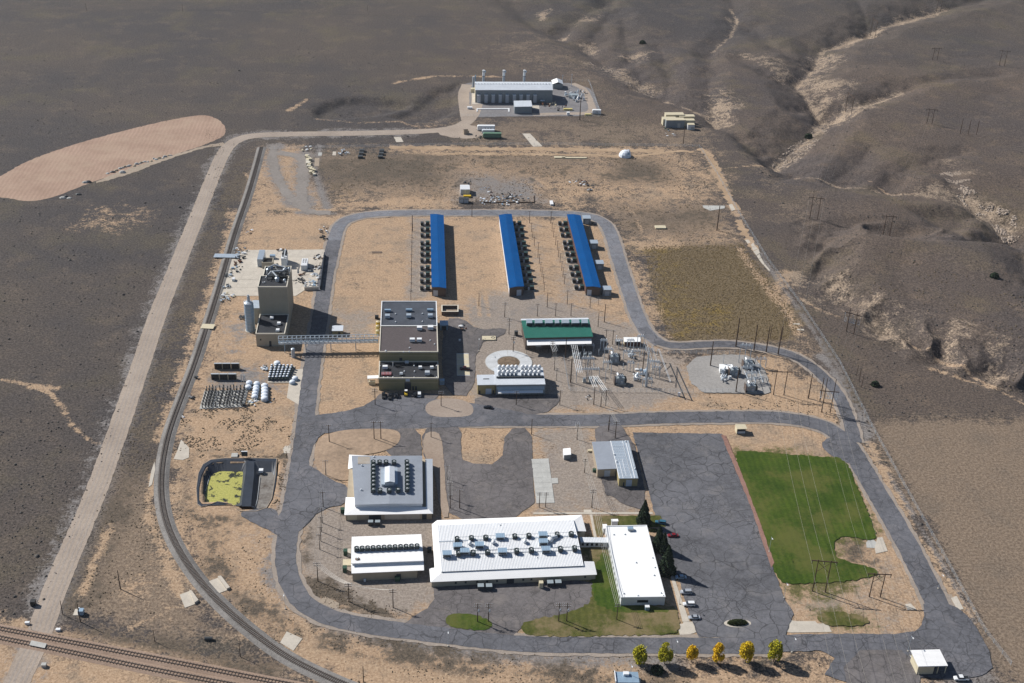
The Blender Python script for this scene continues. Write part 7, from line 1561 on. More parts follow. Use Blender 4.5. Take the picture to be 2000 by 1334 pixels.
LP = [('b2', 570, 158, 30, 'arm2', 'pole behind the back wall of the olive hall'), ('b2', 182, 1283, 1105, 'arm2', 'pole at the lower left of the olive hall'), ('b2', 898, 1298, 1135, 'arm2', 'pole on the gravel island below the olive hall'),
 ('b2', 1308, 208, 65, 'plain', 'bare pole on the tan dirt between the left and middle blue shed'), ('b2', 1588, 330, 170, 'arm2', 'pole left of the green roofed hall, far one'), ('b2', 1635, 515, 345, 'arm2', 'pole left of the green roofed hall, middle one'),
 ('b3', 568, 708, 545, 'can', 'pole at the top of the ring slab'), ('b3', 832, 322, 185, 'arm1', 'pole behind the left part of the green roofed hall'), ('b3', 937, 222, 65, 'plain', 'pole below the middle blue shed front'), ('b3', 1028, 320, 180, 'arm1', 'pole behind the middle of the green roofed hall'),
 ('b3', 1155, 187, 40, 'arm1', 'pole between the middle and rightmost blue shed fronts'), ('b3', 1195, 318, 180, 'arm1', 'pole behind the right part of the green roofed hall'), ('b3', 1402, 232, 115, 'arm2', 'pole in front of the rightmost blue shed, left one'), ('b3', 1492, 200, 115, 'arm2', 'pole in front of the rightmost blue shed, right one'),
 ('b3', 1490, 435, 285, 'plain', 'bare pole behind the right end of the green roofed hall'), ('b3', 1558, 383, 190, 'plain', 'taller bare pole right of the rightmost shed front'), ('b3', 992, 745, 590, 'arm2', 'pole in front of the green hall awning, left one'), ('b3', 1135, 770, 550, 'plain', 'tall pole in front of the green hall awning, right one'),
 ('b3', 1015, 905, 760, 'arm2', 'pole right of the ring slab, far one'), ('b3', 1038, 1020, 885, 'arm2', 'pole right of the ring slab, middle one'), ('b3', 1192, 1040, 780, 'plain', 'tall bare pole at the left edge of the middle substation'), ('b3', 1075, 1283, 1125, 'arm2', 'pole at the lower right of the vented plant hall'),
 ('b3', 602, 1285, 1135, 'arm2', 'pole in front of the vented plant hall awning'), ('b3', 1443, 1278, 1090, 'plain', 'left of three poles below the middle substation'), ('b3', 1520, 1300, 1140, 'arm1', 'middle of three poles below the middle substation'), ('b3', 1572, 1290, 1120, 'arm1', 'right of three poles below the middle substation'),
 ('b4', 460, 405, 245, 'arm1', 'pole right of the green roofed hall, left one'), ('b4', 535, 405, 250, 'arm1', 'pole right of the green roofed hall, right one'), ('b4', 1597, 638, 375, 'tall', 'tall bare pole at the top edge of the right substation yard'), ('b4', 895, 860, 480, 'steel', 'thick tall steel pole in the front of the middle substation'), ('b4', 862, 690, 480, 'plain', 'dark pole behind the thick steel pole in the middle substation'),
 ('b4', 140, 820, 690, 'steel', 'steel post at the left front of the middle substation'), ('b4', 495, 1334, 1170, 'plain', 'left of two poles at the road below the middle substation'), ('b4', 570, 1345, 1240, 'arm2', 'right of two poles at the road below the middle substation'),
 ('b4', 455, 815, 665, 'steel', 'thin steel post left of the front transformer'), ('b4', 515, 775, 665, 'steel', 'thin steel post just left of the front transformer'), ('b4', 1040, 730, 620, 'steel', 'thin steel post at the right of the middle substation'), ('b4', 980, 730, 620, 'steel', 'thin steel post at the right of the middle substation, left of another'),
 ('b5', 178, 545, 320, 'tall', 'tall bare pole at the upper left of the right substation'), ('b5', 415, 368, 100, 'tall', 'tallest bare pole beside the upper road above the right substation'), ('b5', 583, 405, 165, 'tall', 'left of three tall poles along the upper road'), ('b5', 697, 418, 175, 'tall', 'middle of three tall poles along the upper road'), ('b5', 808, 440, 185, 'tall', 'right of three tall poles along the upper road'),
 ('b5', 415, 790, 560, 'tall', 'tall bare pole at the lower left of the right substation'), ('b5', 295, 540, 445, 'steel', 'short light pole at the top of the right substation'), ('b5', 1090, 848, 622, 'tall', 'tall bare pole in the dry ground before the fork of the right road'), ('b5', 1198, 872, 658, 'tall', 'second tall bare pole before the fork of the right road'),
 ('d5', 678, 288, 205, 'plain', 'left of three short poles on the brown steppe right of the road'), ('d5', 697, 335, 240, 'plain', 'middle of three short poles on the brown steppe right of the road'), ('d5', 716, 378, 280, 'plain', 'right of three short poles on the brown steppe right of the road'),
 ('a8', 1000, 900, 660, 'tall', 'tall pole by the concrete channel at the upper right field corner'), ('a3', 528, 935, 760, 'tall', 'tall pole below the lower kerb of the far plant'), ('a3', 1335, 1122, 1000, 'plain', 'pole below the tan container cluster'), ('a7', 608, 765, 630, 'plain', 'thin pole at the road behind the middle of the blue sheds'), ('a7', 28, 905, 750, 'plain', 'thin pole at the road behind the leftmost blue shed'),
 ('c6', 120, 190, -10, 'plain', 'pole at the upper left corner of the tan yard beside the workshop'), ('c6', 713, 255, 60, 'arm2', 'topmost pole of the wire line left of the twin workshop'), ('c6', 810, 690, 510, 'arm2', 'middle pole of the wire line left of the twin workshop'), ('c6', 905, 1140, 910, 'arm2', 'lowest pole of the wire line left of the twin workshop'),
 ('c6', 220, 1140, 945, 'arm2', 'left of two poles at the foot of the long slab'), ('c6', 303, 1138, 945, 'arm2', 'right of two poles at the foot of the long slab'), ('c6', 1118, 155, 0, 'plain', 'left of two poles behind the twin workshop'), ('c6', 1210, 238, 20, 'arm2', 'right of two poles behind the twin workshop'),
 ('c5', 497, 1195, 1045, 'arm2', 'pole on the lawn at the lower left corner of the office'), ('c2', 1655, 705, 540, 'arm1', 'back pole of four right of the fan cooled hall'), ('c2', 1690, 935, 740, 'arm2', 'second pole of four right of the fan cooled hall'), ('c2', 1695, 1050, 890, 'arm1', 'third pole of four right of the fan cooled hall'), ('c2', 1805, 1050, 830, 'arm1', 'front right pole of four right of the fan cooled hall'),
 ('c4', 625, 1305, 1108, 'can', 'left of two poles on the small lawn below the long white hall'), ('c4', 743, 1303, 1108, 'can', 'right of two poles on the small lawn below the long white hall'), ('c4', 1505, 1300, 1100, 'can', 'left of two poles below the right end of the long white hall'), ('c4', 1592, 1300, 1100, 'can', 'right of two poles below the right end of the long white hall'),
 ('c2', 262, 262, 60, 'arm1', 'pole on the scrub island above the fan cooled hall, left end'), ('c2', 793, 230, 20, 'arm1', 'left of two poles on the scrub island above the fan cooled hall'), ('c2', 873, 228, 20, 'arm1', 'right of two poles on the scrub island above the fan cooled hall'), ('c2', 1467, 208, 30, 'arm1', 'pole on the red tipped strip right of the fan cooled hall'),
 ('c2', 222, 660, 480, 'arm1', 'topmost pole of the line left of the fan cooled hall'), ('c2', 190, 1035, 850, 'arm1', 'second pole of the line left of the fan cooled hall'), ('c2', 178, 1220, 1045, 'arm1', 'third pole of the line left of the fan cooled hall'), ('c3', 412, 234, 60, 'arm1', 'fourth pole of the line left of the two white halls'), ('c3', 405, 347, 175, 'arm1', 'fifth pole of the line left of the small white hall'), ('c3', 393, 445, 265, 'arm1', 'sixth pole of the line left of the small white hall'),
 ('c3', 370, 820, 600, 'arm2', 'pole with wires left of the small white hall front corner'), ('c3', 738, 1065, 845, 'arm2', 'pole with wires in front of the small white hall'), ('c3', 1260, 1130, 915, 'arm2', 'pole at the gravel edge right of the small white hall front'),
 ('d1', 940, 602, 455, 'plain', 'lone bare pole in the brown triangle inside the track curve'), ('d1', 490, 800, 690, 'plain', 'left of two poles at the level crossing'), ('d1', 628, 858, 715, 'plain', 'right of two poles at the level crossing'), ('d1', 1208, 1012, 920, 'plain', 'pole above the main tracks, lower left'), ('d1', 1875, 1130, 1020, 'plain', 'pole above the main tracks near the curved siding'), ('d1', 245, 918, 870, 'plain', 'short pole left of the level crossing'),
 ('d3', 840, 930, 800, 'plain', 'pole at the bottom edge right of the siding'), ('a1', 675, 85, 25, 'plain', 'faint left pole on the far steppe'), ('a1', 1425, 85, 30, 'plain', 'faint second pole on the far steppe'), ('a2', 870, 85, 40, 'plain', 'faint third pole on the far steppe'), ('d4', 15, 1330, 1215, 'plain', 'dark pole where the dirt margin meets the upper road'),
 ('d4', 105, 1330, 1225, 'plain', 'second dark pole where the dirt margin meets the upper road')]
for k, (c, x, y, ty, kd, lb) in enumerate(LP): pl('L%d_%s' % (k, c), c, x, y, ty, kd, lb)
def find(c, x, y):
    for k, (cc, a, b, *_r) in enumerate(LP):
        if cc == c and a == x and b == y: return POLES['L%d_%s' % (k, c)]
# street lamps
lm = thing('street_lamp', 'lamp post', 'street lamp'); part('mast', MB().cyl(0, 0, 0, .09, 8, 6, .05), M['galv'], lm); part('arm', MB().tube((0, 0, 7.9), (0, -1.4, 8.2), .05, 5), M['galv'], lm); part('lamp_head', MB().box(0, -1.5, 8.1, .35, .8, .16), M['white'], lm); part('base', MB().cyl(0, 0, 0, .35, .4, 8), M['conc'], lm); LM = Proto(lm)
for c, x, y, lb in (('d3', 230, 358, 'lamp post outside the left bend of the loop road'), ('d3', 1500, 650, 'lamp post below the bottom road left of the middle'), ('c7', 735, 995, 'lamp post between the second and third yellow tree'), ('c7', 188, 1300, 'lamp post beside the equipment hut at the bottom edge'), ('c8', 437, 560, 'lamp post at the lower right corner of the parking lot'), ('c8', 487, 915, 'lamp post right of the last yellow tree'), ('c8', 1440, 500, 'lamp post on the verge of the right road'), ('c8', 1243, 908, 'lamp post at the upper left corner of the guard shelter'), ('c8', 340, 260, 'lamp post on the left edge of the large lawn'), ('c7', 790, 375, 'lamp post on the footpath beside the parked cars'), ('b3', 195, 700, 'lamp post above the vented plant hall')):
    LM.put((*W(c, x, y), .05), 0, lb)
# H-frame pylons
def hframe(c, ax, ay, bx, by, ty, lab, armf=.93, cross=True, ins=False, over=2.6, grp='wooden H-frame pylons'):
    A, B = WT(c, ax, ay), WT(c, bx, by); m = lerp(A, B, .5); L = math.hypot(B[0]-A[0], B[1]-A[1]); rz = ang(A, B)
    h = HZ((A[0], A[1]), FP(c, 0, ty)[1])-min(A[2], 0)-max(A[2], 0)
    t = thing('h_frame_pylon', lab, 'pylon', m, rz, grp)
    for s in (-1, 1): part('pole', MB().cyl(s*L/2, 0, -.5, .26, h+.5, 7, .17), M['wood'], t)
    za = h*armf; part('crossarm', MB().box(0, 0, za, L+2*over, .3, .35), M['wood'], t)
    if cross: part('brace', MB().tube((-L/2, 0, za-.3), (L/2, 0, za-h*.33), .1, 4), M['wood'], t); part('brace', MB().tube((L/2, 0, za-.3), (-L/2, 0, za-h*.33), .1, 4), M['wood'], t)
    P = []
    for x in (-L/2-over+.3, 0, L/2+over-.3):
        part('insulator_string', MB().cyl(x, 0, za-1.5, .13, 1.5, 6), M['insul'] if ins else M['charcoal'], t)
        c_, s_ = math.cos(rz), math.sin(rz); P.append((m[0]+x*c_, m[1]+x*s_, m[2]+za-1.5))
    if ins:
        for x in (-L/2-1.6, -L/2+.9, 0, L/2-.9, L/2+1.6): part('switch', MB().box(x, 0, h*.42, .9, .3, .12).tube((x-.4, 0, h*.42), (x-.4, 0, h*.62), .1, 5).tube((x+.4, 0, h*.42), (x+.4, 0, h*.60), .1, 5), M['insul'], t)
    return P
HF = {}
for key, a, lb in (('u1', ('a4', 797, 280, 835, 285, 145), 'H-frame pylon beside the tan gully bank at the top right'), ('u2', ('a4', 1315, 80, 1345, 90, 0), 'H-frame pylon at the very top right, next to the light bank'), ('u3', ('a4', 1283, 468, 1318, 470, 372), 'faint H-frame pylon on the open steppe at the upper right'), ('u4', ('a4', 1803, 513, 1843, 515, 392), 'rightmost H-frame pylon near the top right corner'),
    ('u5', ('a4', 600, 885, 650, 885, 740), 'H-frame pylon on the pale hill below the forked gully'), ('u6', ('a4', 1238, 962, 1278, 966, 848), 'H-frame pylon left of the three upright poles'), ('m1', ('d4', 325, 385, 385, 395, 205), 'H-frame pylon on the slope, left of a smaller one'), ('m2', ('d4', 897, 510, 948, 518, 352), 'H-frame pylon on the slope below the dark hollow'),
    ('s2', ('b5', 765, 815, 862, 818, 580), 'H-frame pylon right of the right substation'), ('s3', ('b5', 1212, 978, 1292, 985, 662), 'H-frame with white switches at the fork of the right road'), ('d1', ('c8', 622, 515, 705, 522, 310), 'H-frame pylon at the foot of the large lawn'), ('d2', ('c8', 992, 552, 1063, 555, 398), 'H-frame pylon right of the one at the foot of the lawn')):
    HF[key] = hframe(*a, lb, armf=(.62 if key == 's3' else .90 if key[0] in 'sm' else .95), cross=key not in ('s2', 's3'), ins=key == 's3')
HF['m3'] = hframe('d4', 610, 1270, 668, 1288, 1085, 'H-frame with a row of white switches on the brown slope', .78, False, True)
for k, (x, y, ty) in enumerate(((1498, 1043, 900), (1560, 1048, 905), (1625, 1052, 912))):
    pl('t%d' % k, 'a4', x, y, ty, 'tall', '%s of three upright poles on the slope at the upper right' % ('left', 'middle', 'right')[k])
M['wire_dim'] = mk('weathered_wire', (.34, .32, .28), .6, 0, .04, 1, 0)
def catenary(pts, sag, r, mat, lab, grp=None, cat='power line', nm='power_line'):
    cu = []
    for i in range(len(pts)-1):
        a, b = pts[i], pts[i+1]; L = math.dist(a, b); s = sag*L/100; n = max(6, int(L/12))
        for k in range(n): u = k/n; p = lerp(a, b, u); cu.append((p[0], p[1], p[2]-4*s*u*(1-u)))
    cu.append(pts[-1]); V = []; F_ = []; n = len(cu)
    for i in range(n):
        a, b = Vector(cu[max(i-1, 0)]), Vector(cu[min(i+1, n-1)]); d = (b-a).normalized(); s1 = d.orthogonal().normalized(); s2 = d.cross(s1)
        for k in range(3): th = 2.094*k; V.append(Vector(cu[i])+s1*math.cos(th)*r+s2*math.sin(th)*r)
    F_ = [(3*i+k, 3*i+(k+1) % 3, 3*i+3+(k+1) % 3, 3*i+3+k) for i in range(n-1) for k in range(3)]
    mb = MB().add([tuple(v) for v in V], F_); return solo(nm, mb, mat, lab, cat, grp, loc=pts[0])
def off(px, py, z): return (*G(px, py, z), z)
wl = ['left', 'middle', 'right']
endA = [off(1650, 1420, 14), off(1686, 1420, 14), off(1720, 1420, 14)]; endB = [off(1775, 1420, 14), off(1800, 1420, 14), off(1830, 1420, 14)]
for k in range(3):
    catenary([HF['u5'][k], HF['m1'][k], HF['s2'][k], HF['d1'][k], endA[k]], 2.2, .045, M['wire_dim'], 'pale power line crossing the large lawn to the bottom edge, %s wire' % wl[k])
    catenary([HF['u6'][k], HF['m2'][k], HF['m3'][k], HF['s3'][k], HF['d2'][k], endB[k]], 2.2, .035, M['wire_dim'], 'pale power line over the right edge of the lawn, %s wire' % wl[k])
    catenary([HF['u2'][k], HF['u1'][k], HF['u5'][k]], 2.2, .035, M['wire_dim'], 'faint power line along the upper right slope, %s wire' % wl[k])
def local_wires(keys, lab, r=.045, sag=3.0, arms=(-1.1, -.4, .4, 1.1)):
    for k, x in enumerate(arms):
        pts = []
        for q in keys:
            if len(q) == 2: pts.append((q[0][0]+x*(1 if True else 0), q[0][1], q[1]))
            else:
                p, h, rz = q; s = h/9; pts.append((p[0]+x*s*math.cos(rz), p[1]+x*s*math.sin(rz), p[2]+h-.15*s))
        catenary(pts, sag, r, M['wire'], lab+', %s of four' % ORD[k])
local_wires([find('c6', 713, 255), find('c6', 810, 690), find('c6', 905, 1140), find('c5', 497, 1195)], 'pale wire running from the workshop yard to the office corner', .06)
local_wires([find('c3', 370, 820), find('c3', 738, 1065)], 'bright sagging wire in front of the small white hall', .07, 7)
local_wires([find('c3', 738, 1065), find('c3', 1260, 1130)], 'thin wire between the two poles in front of the small hall', .03, 5)
local_wires([find('c2', 222, 660), find('c2', 190, 1035), find('c2', 178, 1220), find('c3', 405, 347), find('c3', 393, 445), find('c3', 370, 820)], 'thin pale wire along the poles left of the fan hall', .035, 2)
local_wires([find('b2', 1588, 330), find('b2', 1635, 515), find('b3', 568, 708)], 'thin wire left of the green roofed hall', .03, 2)
local_wires([find('b3', 992, 745), find('b3', 1015, 905), find('b3', 1038, 1020), find('b3', 1075, 1283)], 'thin wire right of the ring slab', .035, 2)
local_wires([find('b3', 1520, 1300), find('b4', 570, 1345), find('c6', 713, 255)], 'thin wire crossing the main road to the workshop yard', .045, 2)
local_wires([find('c2', 1655, 705), find('c2', 1690, 935), find('c2', 1695, 1050)], 'pale wire right of the fan cooled hall', .05, 5)
# ================================================================== substations
def transformer(c, x, y, lab, s=1.0, rz=0.0):
    t = thing('power_transformer', lab, 'transformer', (*W(c, x, y), .08), rz)
    part('tank', MB().box(0, 0, .4, 3.6, 3.0, 3.4), M['xfmr'], t); part('base', MB().box(0, 0, 0, 5.4, 4.4, .4), M['conc'], t)
    for sx in (-1, 1):
        for k in range(6): part('radiator', MB().box(sx*2.35, -1.25+k*.5, 1.0, .9, .16, 2.5), M['pale_grey'] if sx < 0 else M['charcoal'], t)
    cn_ = part('conservator', MB().tube((-1.6, 1.3, 5.1), (-1.6, -1.1, 5.1), .55, 10), M['white'], t)
    for k in range(3):
        b = MB().cyl(-.9+k*.9, .6, 3.8, .22, .9, 8, .14)
        for j_ in range(3): b.cyl(-.9+k*.9, .6, 3.95+j_*.28, .34, .08, 8)
        b.cyl(-.9+k*.9, .6, 4.7, .09, .6, 6); part('bushing', b, M['insul'], t)
        part('low_bushing', MB().cyl(-.6+k*.6, -1.0, 3.8, .15, .6, 6), M['insul'], t)
    part('control_box', MB().box(.4, -1.75, .6, 1.2, .5, 1.8), M['pale_grey'], t); part('fan_bank', MB().box(2.9, 0, 1.4, .25, 2.4, 1.6), M['black'], t)
    part('fire_wall', MB().box(-3.3, -.2, 0, .25, 4.0, 4.2), M['brown_wall'], t)
    return t
transformer('b4', 555, 590, 'rear power transformer with white conservator in the middle substation'); transformer('b4', 620, 825, 'front power transformer with white conservator in the middle substation')
def breaker(c, x, y, lab, z=.08, grp=None):
    t = thing('circuit_breaker', lab, 'breaker', (*W(c, x, y), z), 0, grp)
    part('cabinet', MB().box(0, 0, .5, 1.5, 1.2, 1.7), M['xfmr'], t); part('stand', MB().box(0, 0, 0, 2.0, 1.5, .5), M['conc'], t)
    for k in range(3): part('bushing', MB().tube((-.5+k*.5, 0, 2.2), (-.8+k*.8, -.3, 3.5), .13, 6), M['insul'], t)
    return t
for k, (x, y) in enumerate(((115, 545), (172, 545), (235, 545), (290, 545))): breaker('b4', x, y, 'grey circuit breaker in the rear row of the middle substation, %s from left' % ORD[k], grp='breakers in the middle substation')
for k, (x, y) in enumerate(((228, 815), (293, 815), (355, 815))): breaker('b4', x, y, 'grey circuit breaker in the front row of the middle substation, %s from left' % ORD[k], grp='breakers in the middle substation')
def gantry(c, ax, ay, bx, by, h, lab, n=6, ins=True):
    A, B = W(c, ax, ay), W(c, bx, by); L = math.hypot(B[0]-A[0], B[1]-A[1]); t = thing('bus_gantry', lab, 'gantry', (*A, 0), ang(A, B))
    for k in range(3): part('column', MB().box(L*k/2, 0, 0, .3, .3, h), M['galv'], t)
    part('beam', MB().box(L/2, -.3, h, L+.6, .18, .3), M['galv'], t); part('beam', MB().box(L/2, .9, h, L+.6, .18, .3), M['galv'], t)
    for k in range(n):
        x = L*(k+.5)/n; part('insulator', MB().cyl(x, -.3, h+.3, .12, .8, 6), M['insul'], t); part('insulator', MB().cyl(x, .9, h+.3, .12, .8, 6), M['insul'], t); part('switch_blade', MB().bar((x, -.3, h+1.2), (x, .9, h+1.2), .1, .08), M['white'], t)
    return t
gantry('b4', 88, 480, 330, 480, 3.6, 'rear insulator gantry just below the green hall awning', 11)
gantry('b4', 140, 745, 390, 745, 3.8, 'front insulator gantry in the left of the middle substation', 10)
gantry('b4', 650, 560, 830, 545, 4.0, 'small bus gantry right of the rear transformer', 5); gantry('b4', 770, 800, 890, 790, 3.5, 'small bus gantry right of the front transformer', 4); gantry('b4', 960, 760, 1045, 770, 6.0, 'tall bus gantry at the right of the middle substation', 3)
gantry('b4', 445, 545, 530, 545, 5.0, 'thin bus gantry left of the rear transformer', 3)
def bus(c, a, b, za, zb, n, gap, r, lab, mat='white'):
    A, B = (*W(c, a[0], a[1], za), za), (*W(c, b[0], b[1], zb), zb)
    t = thing('bus_bars', lab, 'bus bar', (A[0], A[1], 0))
    d = (Vector(B)-Vector(A)); s = Vector((-d.y, d.x, 0)).normalized()
    for k in range(n):
        o = s*((k-(n-1)/2)*gap); wpart('bus_bar', MB().tube(Vector(A)+o, Vector(B)+o, r, 6), M[mat], t)
    return t
bus('b4', (120, 410), (178, 710), 6.5, 5.0, 4, .95, .11, 'bundle of white bus bars from the green hall down to the front gantry')
bus('b4', (300, 745), (350, 870), 5.0, 5.5, 3, 1.0, .11, 'white bus bars leaning forward below the front gantry, left bundle'); bus('b4', (350, 745), (460, 905), 5.0, 7.5, 3, 1.0, .11, 'white bus bars leaning forward below the front gantry, right bundle')
bus('b4', (890, 375), (965, 615), 9.5, 3.0, 2, 1.2, .13, 'pale double bus bars in the right of the middle substation, leftmost', 'pale_grey'); bus('b4', (965, 415), (1030, 625), 9.0, 3.0, 2, .5, .09, 'pale double bus bars in the right of the middle substation, middle', 'pale_grey'); bus('b4', (1038, 450), (1165, 810), 9.0, 2.5, 2, .5, .09, 'long pale bus bars in the right of the middle substation, rightmost', 'pale_grey')
bus('b3', (985, 590), (1030, 705), 7.0, 4.0, 4, .9, .09, 'white bus bars hanging in front of the green hall awning'); bus('b4', (150, 1240), (160, 1310), 7.5, 5.0, 3, .9, .07, 'short white bus bars above the workshop yard')
for k, (x0, y0, x1, y1) in enumerate(((1155, 610, 1325, 1005), (1232, 650, 1400, 1020))):
    A, B = W('b4', x0, y0), W('b4', x1, y1); t = thing('cable_trench', 'long dark cable trench cover right of the middle substation, %s' % ('left', 'right')[k], 'trench', (*A, 0))
    L = math.hypot(B[0]-A[0], B[1]-A[1])
    wpart('cover', MB().bar((*A, .22), (*B, .22), .5, .18), M['charcoal'], t)
for k, (x0, y0, x1, y1, h_, n_) in enumerate(((400, 470, 470, 470, 6, 3), (560, 450, 640, 455, 5, 4), (690, 470, 760, 465, 6, 4), (800, 440, 870, 445, 7, 3), (200, 640, 330, 640, 4.5, 6), (430, 690, 520, 690, 5, 4), (690, 690, 760, 700, 5, 3), (880, 560, 960, 570, 6, 3), (930, 700, 1040, 705, 6, 4), (860, 860, 960, 860, 4, 4))):
    gantry('b4', x0, y0, x1, y1, h_, 'slim steel bus frame in the middle substation, %s of ten from top left' % ORD[k], n_)
for k, (x0, y0, x1, y1) in enumerate(((470, 640, 560, 645), (600, 560, 690, 560), (520, 690, 600, 690))):
    gantry('b5', x0*.96+10, y0, x1, y1, 5, 'slim steel frame in the right substation, %s of three' % ORD[k], 3)
for k in range(18):
    u = k/17; p = W('b4', 120+u*900, 600+90*math.sin(k*2.1)); q = thing('post_insulator', 'thin grey post insulator in the middle substation, %s from left' % ORD[k], 'insulator', (*p, .05)); part('stand', MB().box(0, 0, 0, .25, .25, 2.4), M['galv'], q); part('insulator', MB().cyl(0, 0, 2.4, .2, 1.3, 8, .14), M['insul'], q); part('foot', MB().box(0, 0, 0, .9, .9, .25), M['conc'], q)
# brick hut and small units
h = HT('b4', 668, 430, 380); P = q4('b4', ((662, 380), (845, 378), (835, 330), (655, 330)), h)
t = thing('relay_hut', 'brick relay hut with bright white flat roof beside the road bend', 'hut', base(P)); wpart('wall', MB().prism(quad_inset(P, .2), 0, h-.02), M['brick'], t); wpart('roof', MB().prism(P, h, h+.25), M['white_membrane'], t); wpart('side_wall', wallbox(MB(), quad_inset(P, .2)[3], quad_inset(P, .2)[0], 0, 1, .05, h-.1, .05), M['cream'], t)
padbox('b4', 595, 400, 2.2, 2.0, 2.2, 'small white top cabinet left of the brick relay hut', 'cabinet', 'cabinet', 'charcoal', .05, 0, 'white')
q = thing('lamp_mast', 'small white camera mast left of the white topped cabinet', 'mast', (*W('b4', 575, 375), 0)); part('mast', MB().cyl(0, 0, 0, .1, 3.5, 6), M['white'], q); part('head', MB().box(0, 0, 3.4, .5, .5, .4), M['white'], q)
scrap('b4', 270, 985, 2.2, 6, 'two small pallet bundles on the gravel below the middle substation', ['charcoal', 'white'], z=.05)
padbox('b4', 800, 680, 1.8, 1.2, .5, 'small white pad box between the transformers and the tall pole', 'box', 'equipment_box', 'white', .05); padbox('b4', 1255, 965, 1.2, .8, 2.0, 'white cabinet at the end of the cable trenches', 'cabinet', 'cabinet', 'white', .05)
scrap('b4', 740, 540, 2.2, 12, 'white switchgear cluster right of the rear transformer', ['white', 'galv', 'insul'], 'switchgear', 'switchgear', .08, 2.5); scrap('b4', 795, 770, 2.0, 12, 'white switchgear cluster right of the front transformer', ['white', 'galv', 'insul'], 'switchgear', 'switchgear', .08, 2.5); scrap('b4', 870, 730, 2.0, 12, 'blue grey switchgear cluster by the thick steel pole', ['galv_blue', 'galv', 'insul'], 'switchgear', 'switchgear', .08, 3)
# right substation
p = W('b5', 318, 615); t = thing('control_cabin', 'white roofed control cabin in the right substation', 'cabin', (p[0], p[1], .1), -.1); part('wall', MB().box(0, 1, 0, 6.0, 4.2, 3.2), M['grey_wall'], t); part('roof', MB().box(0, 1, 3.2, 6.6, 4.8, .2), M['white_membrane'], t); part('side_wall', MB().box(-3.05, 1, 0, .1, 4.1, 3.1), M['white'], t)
transformer('b5', 400, 630, 'power transformer beside the control cabin in the right substation'); transformer('b5', 530, 560, 'pale power transformer in the upper part of the right substation')
transformer('b5', 555, 780, 'lowest power transformer in the right substation')
scrap('b5', 320, 680, 2.8, 22, 'white switchgear cluster left in the right substation', ['white', 'galv', 'insul'], 'switchgear', 'switchgear', .1, 3); scrap('b5', 300, 635, 1.5, 8, 'tall white insulator group beside the control cabin', ['white', 'insul'], 'switchgear', 'switchgear', .1, 4)
gantry('b5', 440, 520, 540, 530, 11.0, 'tall pale steel gantry at the top of the right substation', 3); gantry('b5', 500, 590, 640, 600, 3.4, 'low bus gantry in the middle of the right substation', 3); gantry('b5', 520, 730, 670, 705, 3.4, 'low bus gantry at the right of the right substation', 3)
for k, (a, b) in enumerate((((490, 590), (530, 665)), ((560, 580), (600, 700)), ((625, 575), (668, 700)))): bus('b5', a, b, 3.9, 3.9, 1, .5, .12, 'silver bus pipe in the right substation, %s from left' % ORD[k], 'galv')
padbox('d7', 1500, 500, 8, 5, 2.5, 'grey transformer base in the far plant switchyard', 'transformer', 'transformer_box', 'xfmr', .1)
scrap('d7', 1510, 500, 10, 30, 'white and grey switchgear of the far plant', ['white', 'galv', 'pale_grey'], 'switchgear', 'switchgear', .1, 4); scrap('d7', 1620, 460, 4, 8, 'dark and white unit at the right of the far plant switchyard', ['charcoal', 'white'], 'switchgear', 'switchgear', .1, 3)
for k, (x, y, hh) in enumerate(((1442, 590, 14), (1475, 370, 11), (1590, 530, 9), (1365, 340, 8))): q = thing('steel_mast', 'thin steel mast in the far plant yard, %s from left' % ORD[(1, 2, 3, 0)[k]], 'mast', (*W('d7', x, y), .1)); part('shaft', MB().cyl(0, 0, 0, .22, hh, 6, .14), M['galv'], q); part('tip', MB().box(0, 0, hh-.5, 1.6, .15, .15), M['galv'], q)
# fences
def fence(pts, h, lab, step=6.0, cat='fence', wires=4):
    t = thing('wire_fence', lab, cat, (*pts[0][:2], 0)); P = resample(pts, step); po = MB(); wi = MB()
    for p in P: po.box(p[0], p[1], TZ(*p) if abs(TZ(*p)) > .3 else 0, .12, .12, h)
    for i in range(len(P)-1):
        za, zb = [(TZ(*q_) if abs(TZ(*q_)) > .3 else 0) for q_ in (P[i], P[i+1])]
        for k in range(wires): f = (k+1)/wires; wi.tube((*P[i], za+h*f-.05), (*P[i+1], zb+h*f-.05), .03, 3)
    wpart('post', po, M['galv'] if h > 2 else M['wood_pale'], t, kind='stuff'); wpart('wire', wi, M['pale_grey'] if h > 2 else M['dark_wire'], t, kind='stuff'); return t
fence([W('b4', 5, 560), W('b4', 65, 915), W('b4', 1000, 925), W('b4', 1400, 930), W('b5', 620, 790), W('b5', 500, 800)], 2.4, 'chain link fence along the front of both substations', 3)
fence([W('b4', 600, 455), W('b4', 1050, 500), W('b4', 1668, 512), W('b5', 420, 435)], 2.4, 'chain link fence along the back of the substations', 3)
fence([W('d7', 130, 735), W('d7', 1100, 740), W('d7', 1840, 735), W('d7', 1690, 310), W('d7', 1100, 305)], 2.2, 'wire fence round the gravel yard of the far plant', 5)
fence([G(1690, 812), G(1850, 815), G(2060, 820)], 1.3, 'ranch fence between the brown field and the steppe', 5, wires=3)
fence([G(520, 292), G(900, 284), G(1100, 284), G(1365, 287), G(1400, 340), G(1445, 420), G(1500, 510), G(1560, 590), G(1640, 710), G(1700, 830), G(1760, 940), G(1850, 1100), G(1920, 1230), G(1990, 1320)], 2.2, 'perimeter fence along the top and right side of the site', 6)
fence([G(1075, 118), G(1185, 180), G(1300, 185), G(1440, 195)], 1.2, 'faint ranch fence on the steppe above the gully', 8, wires=2)
fence([G(0, 21), G(400, 21), G(1040, 40)], 1.2, 'faint ranch fence across the far steppe', 12, wires=2)

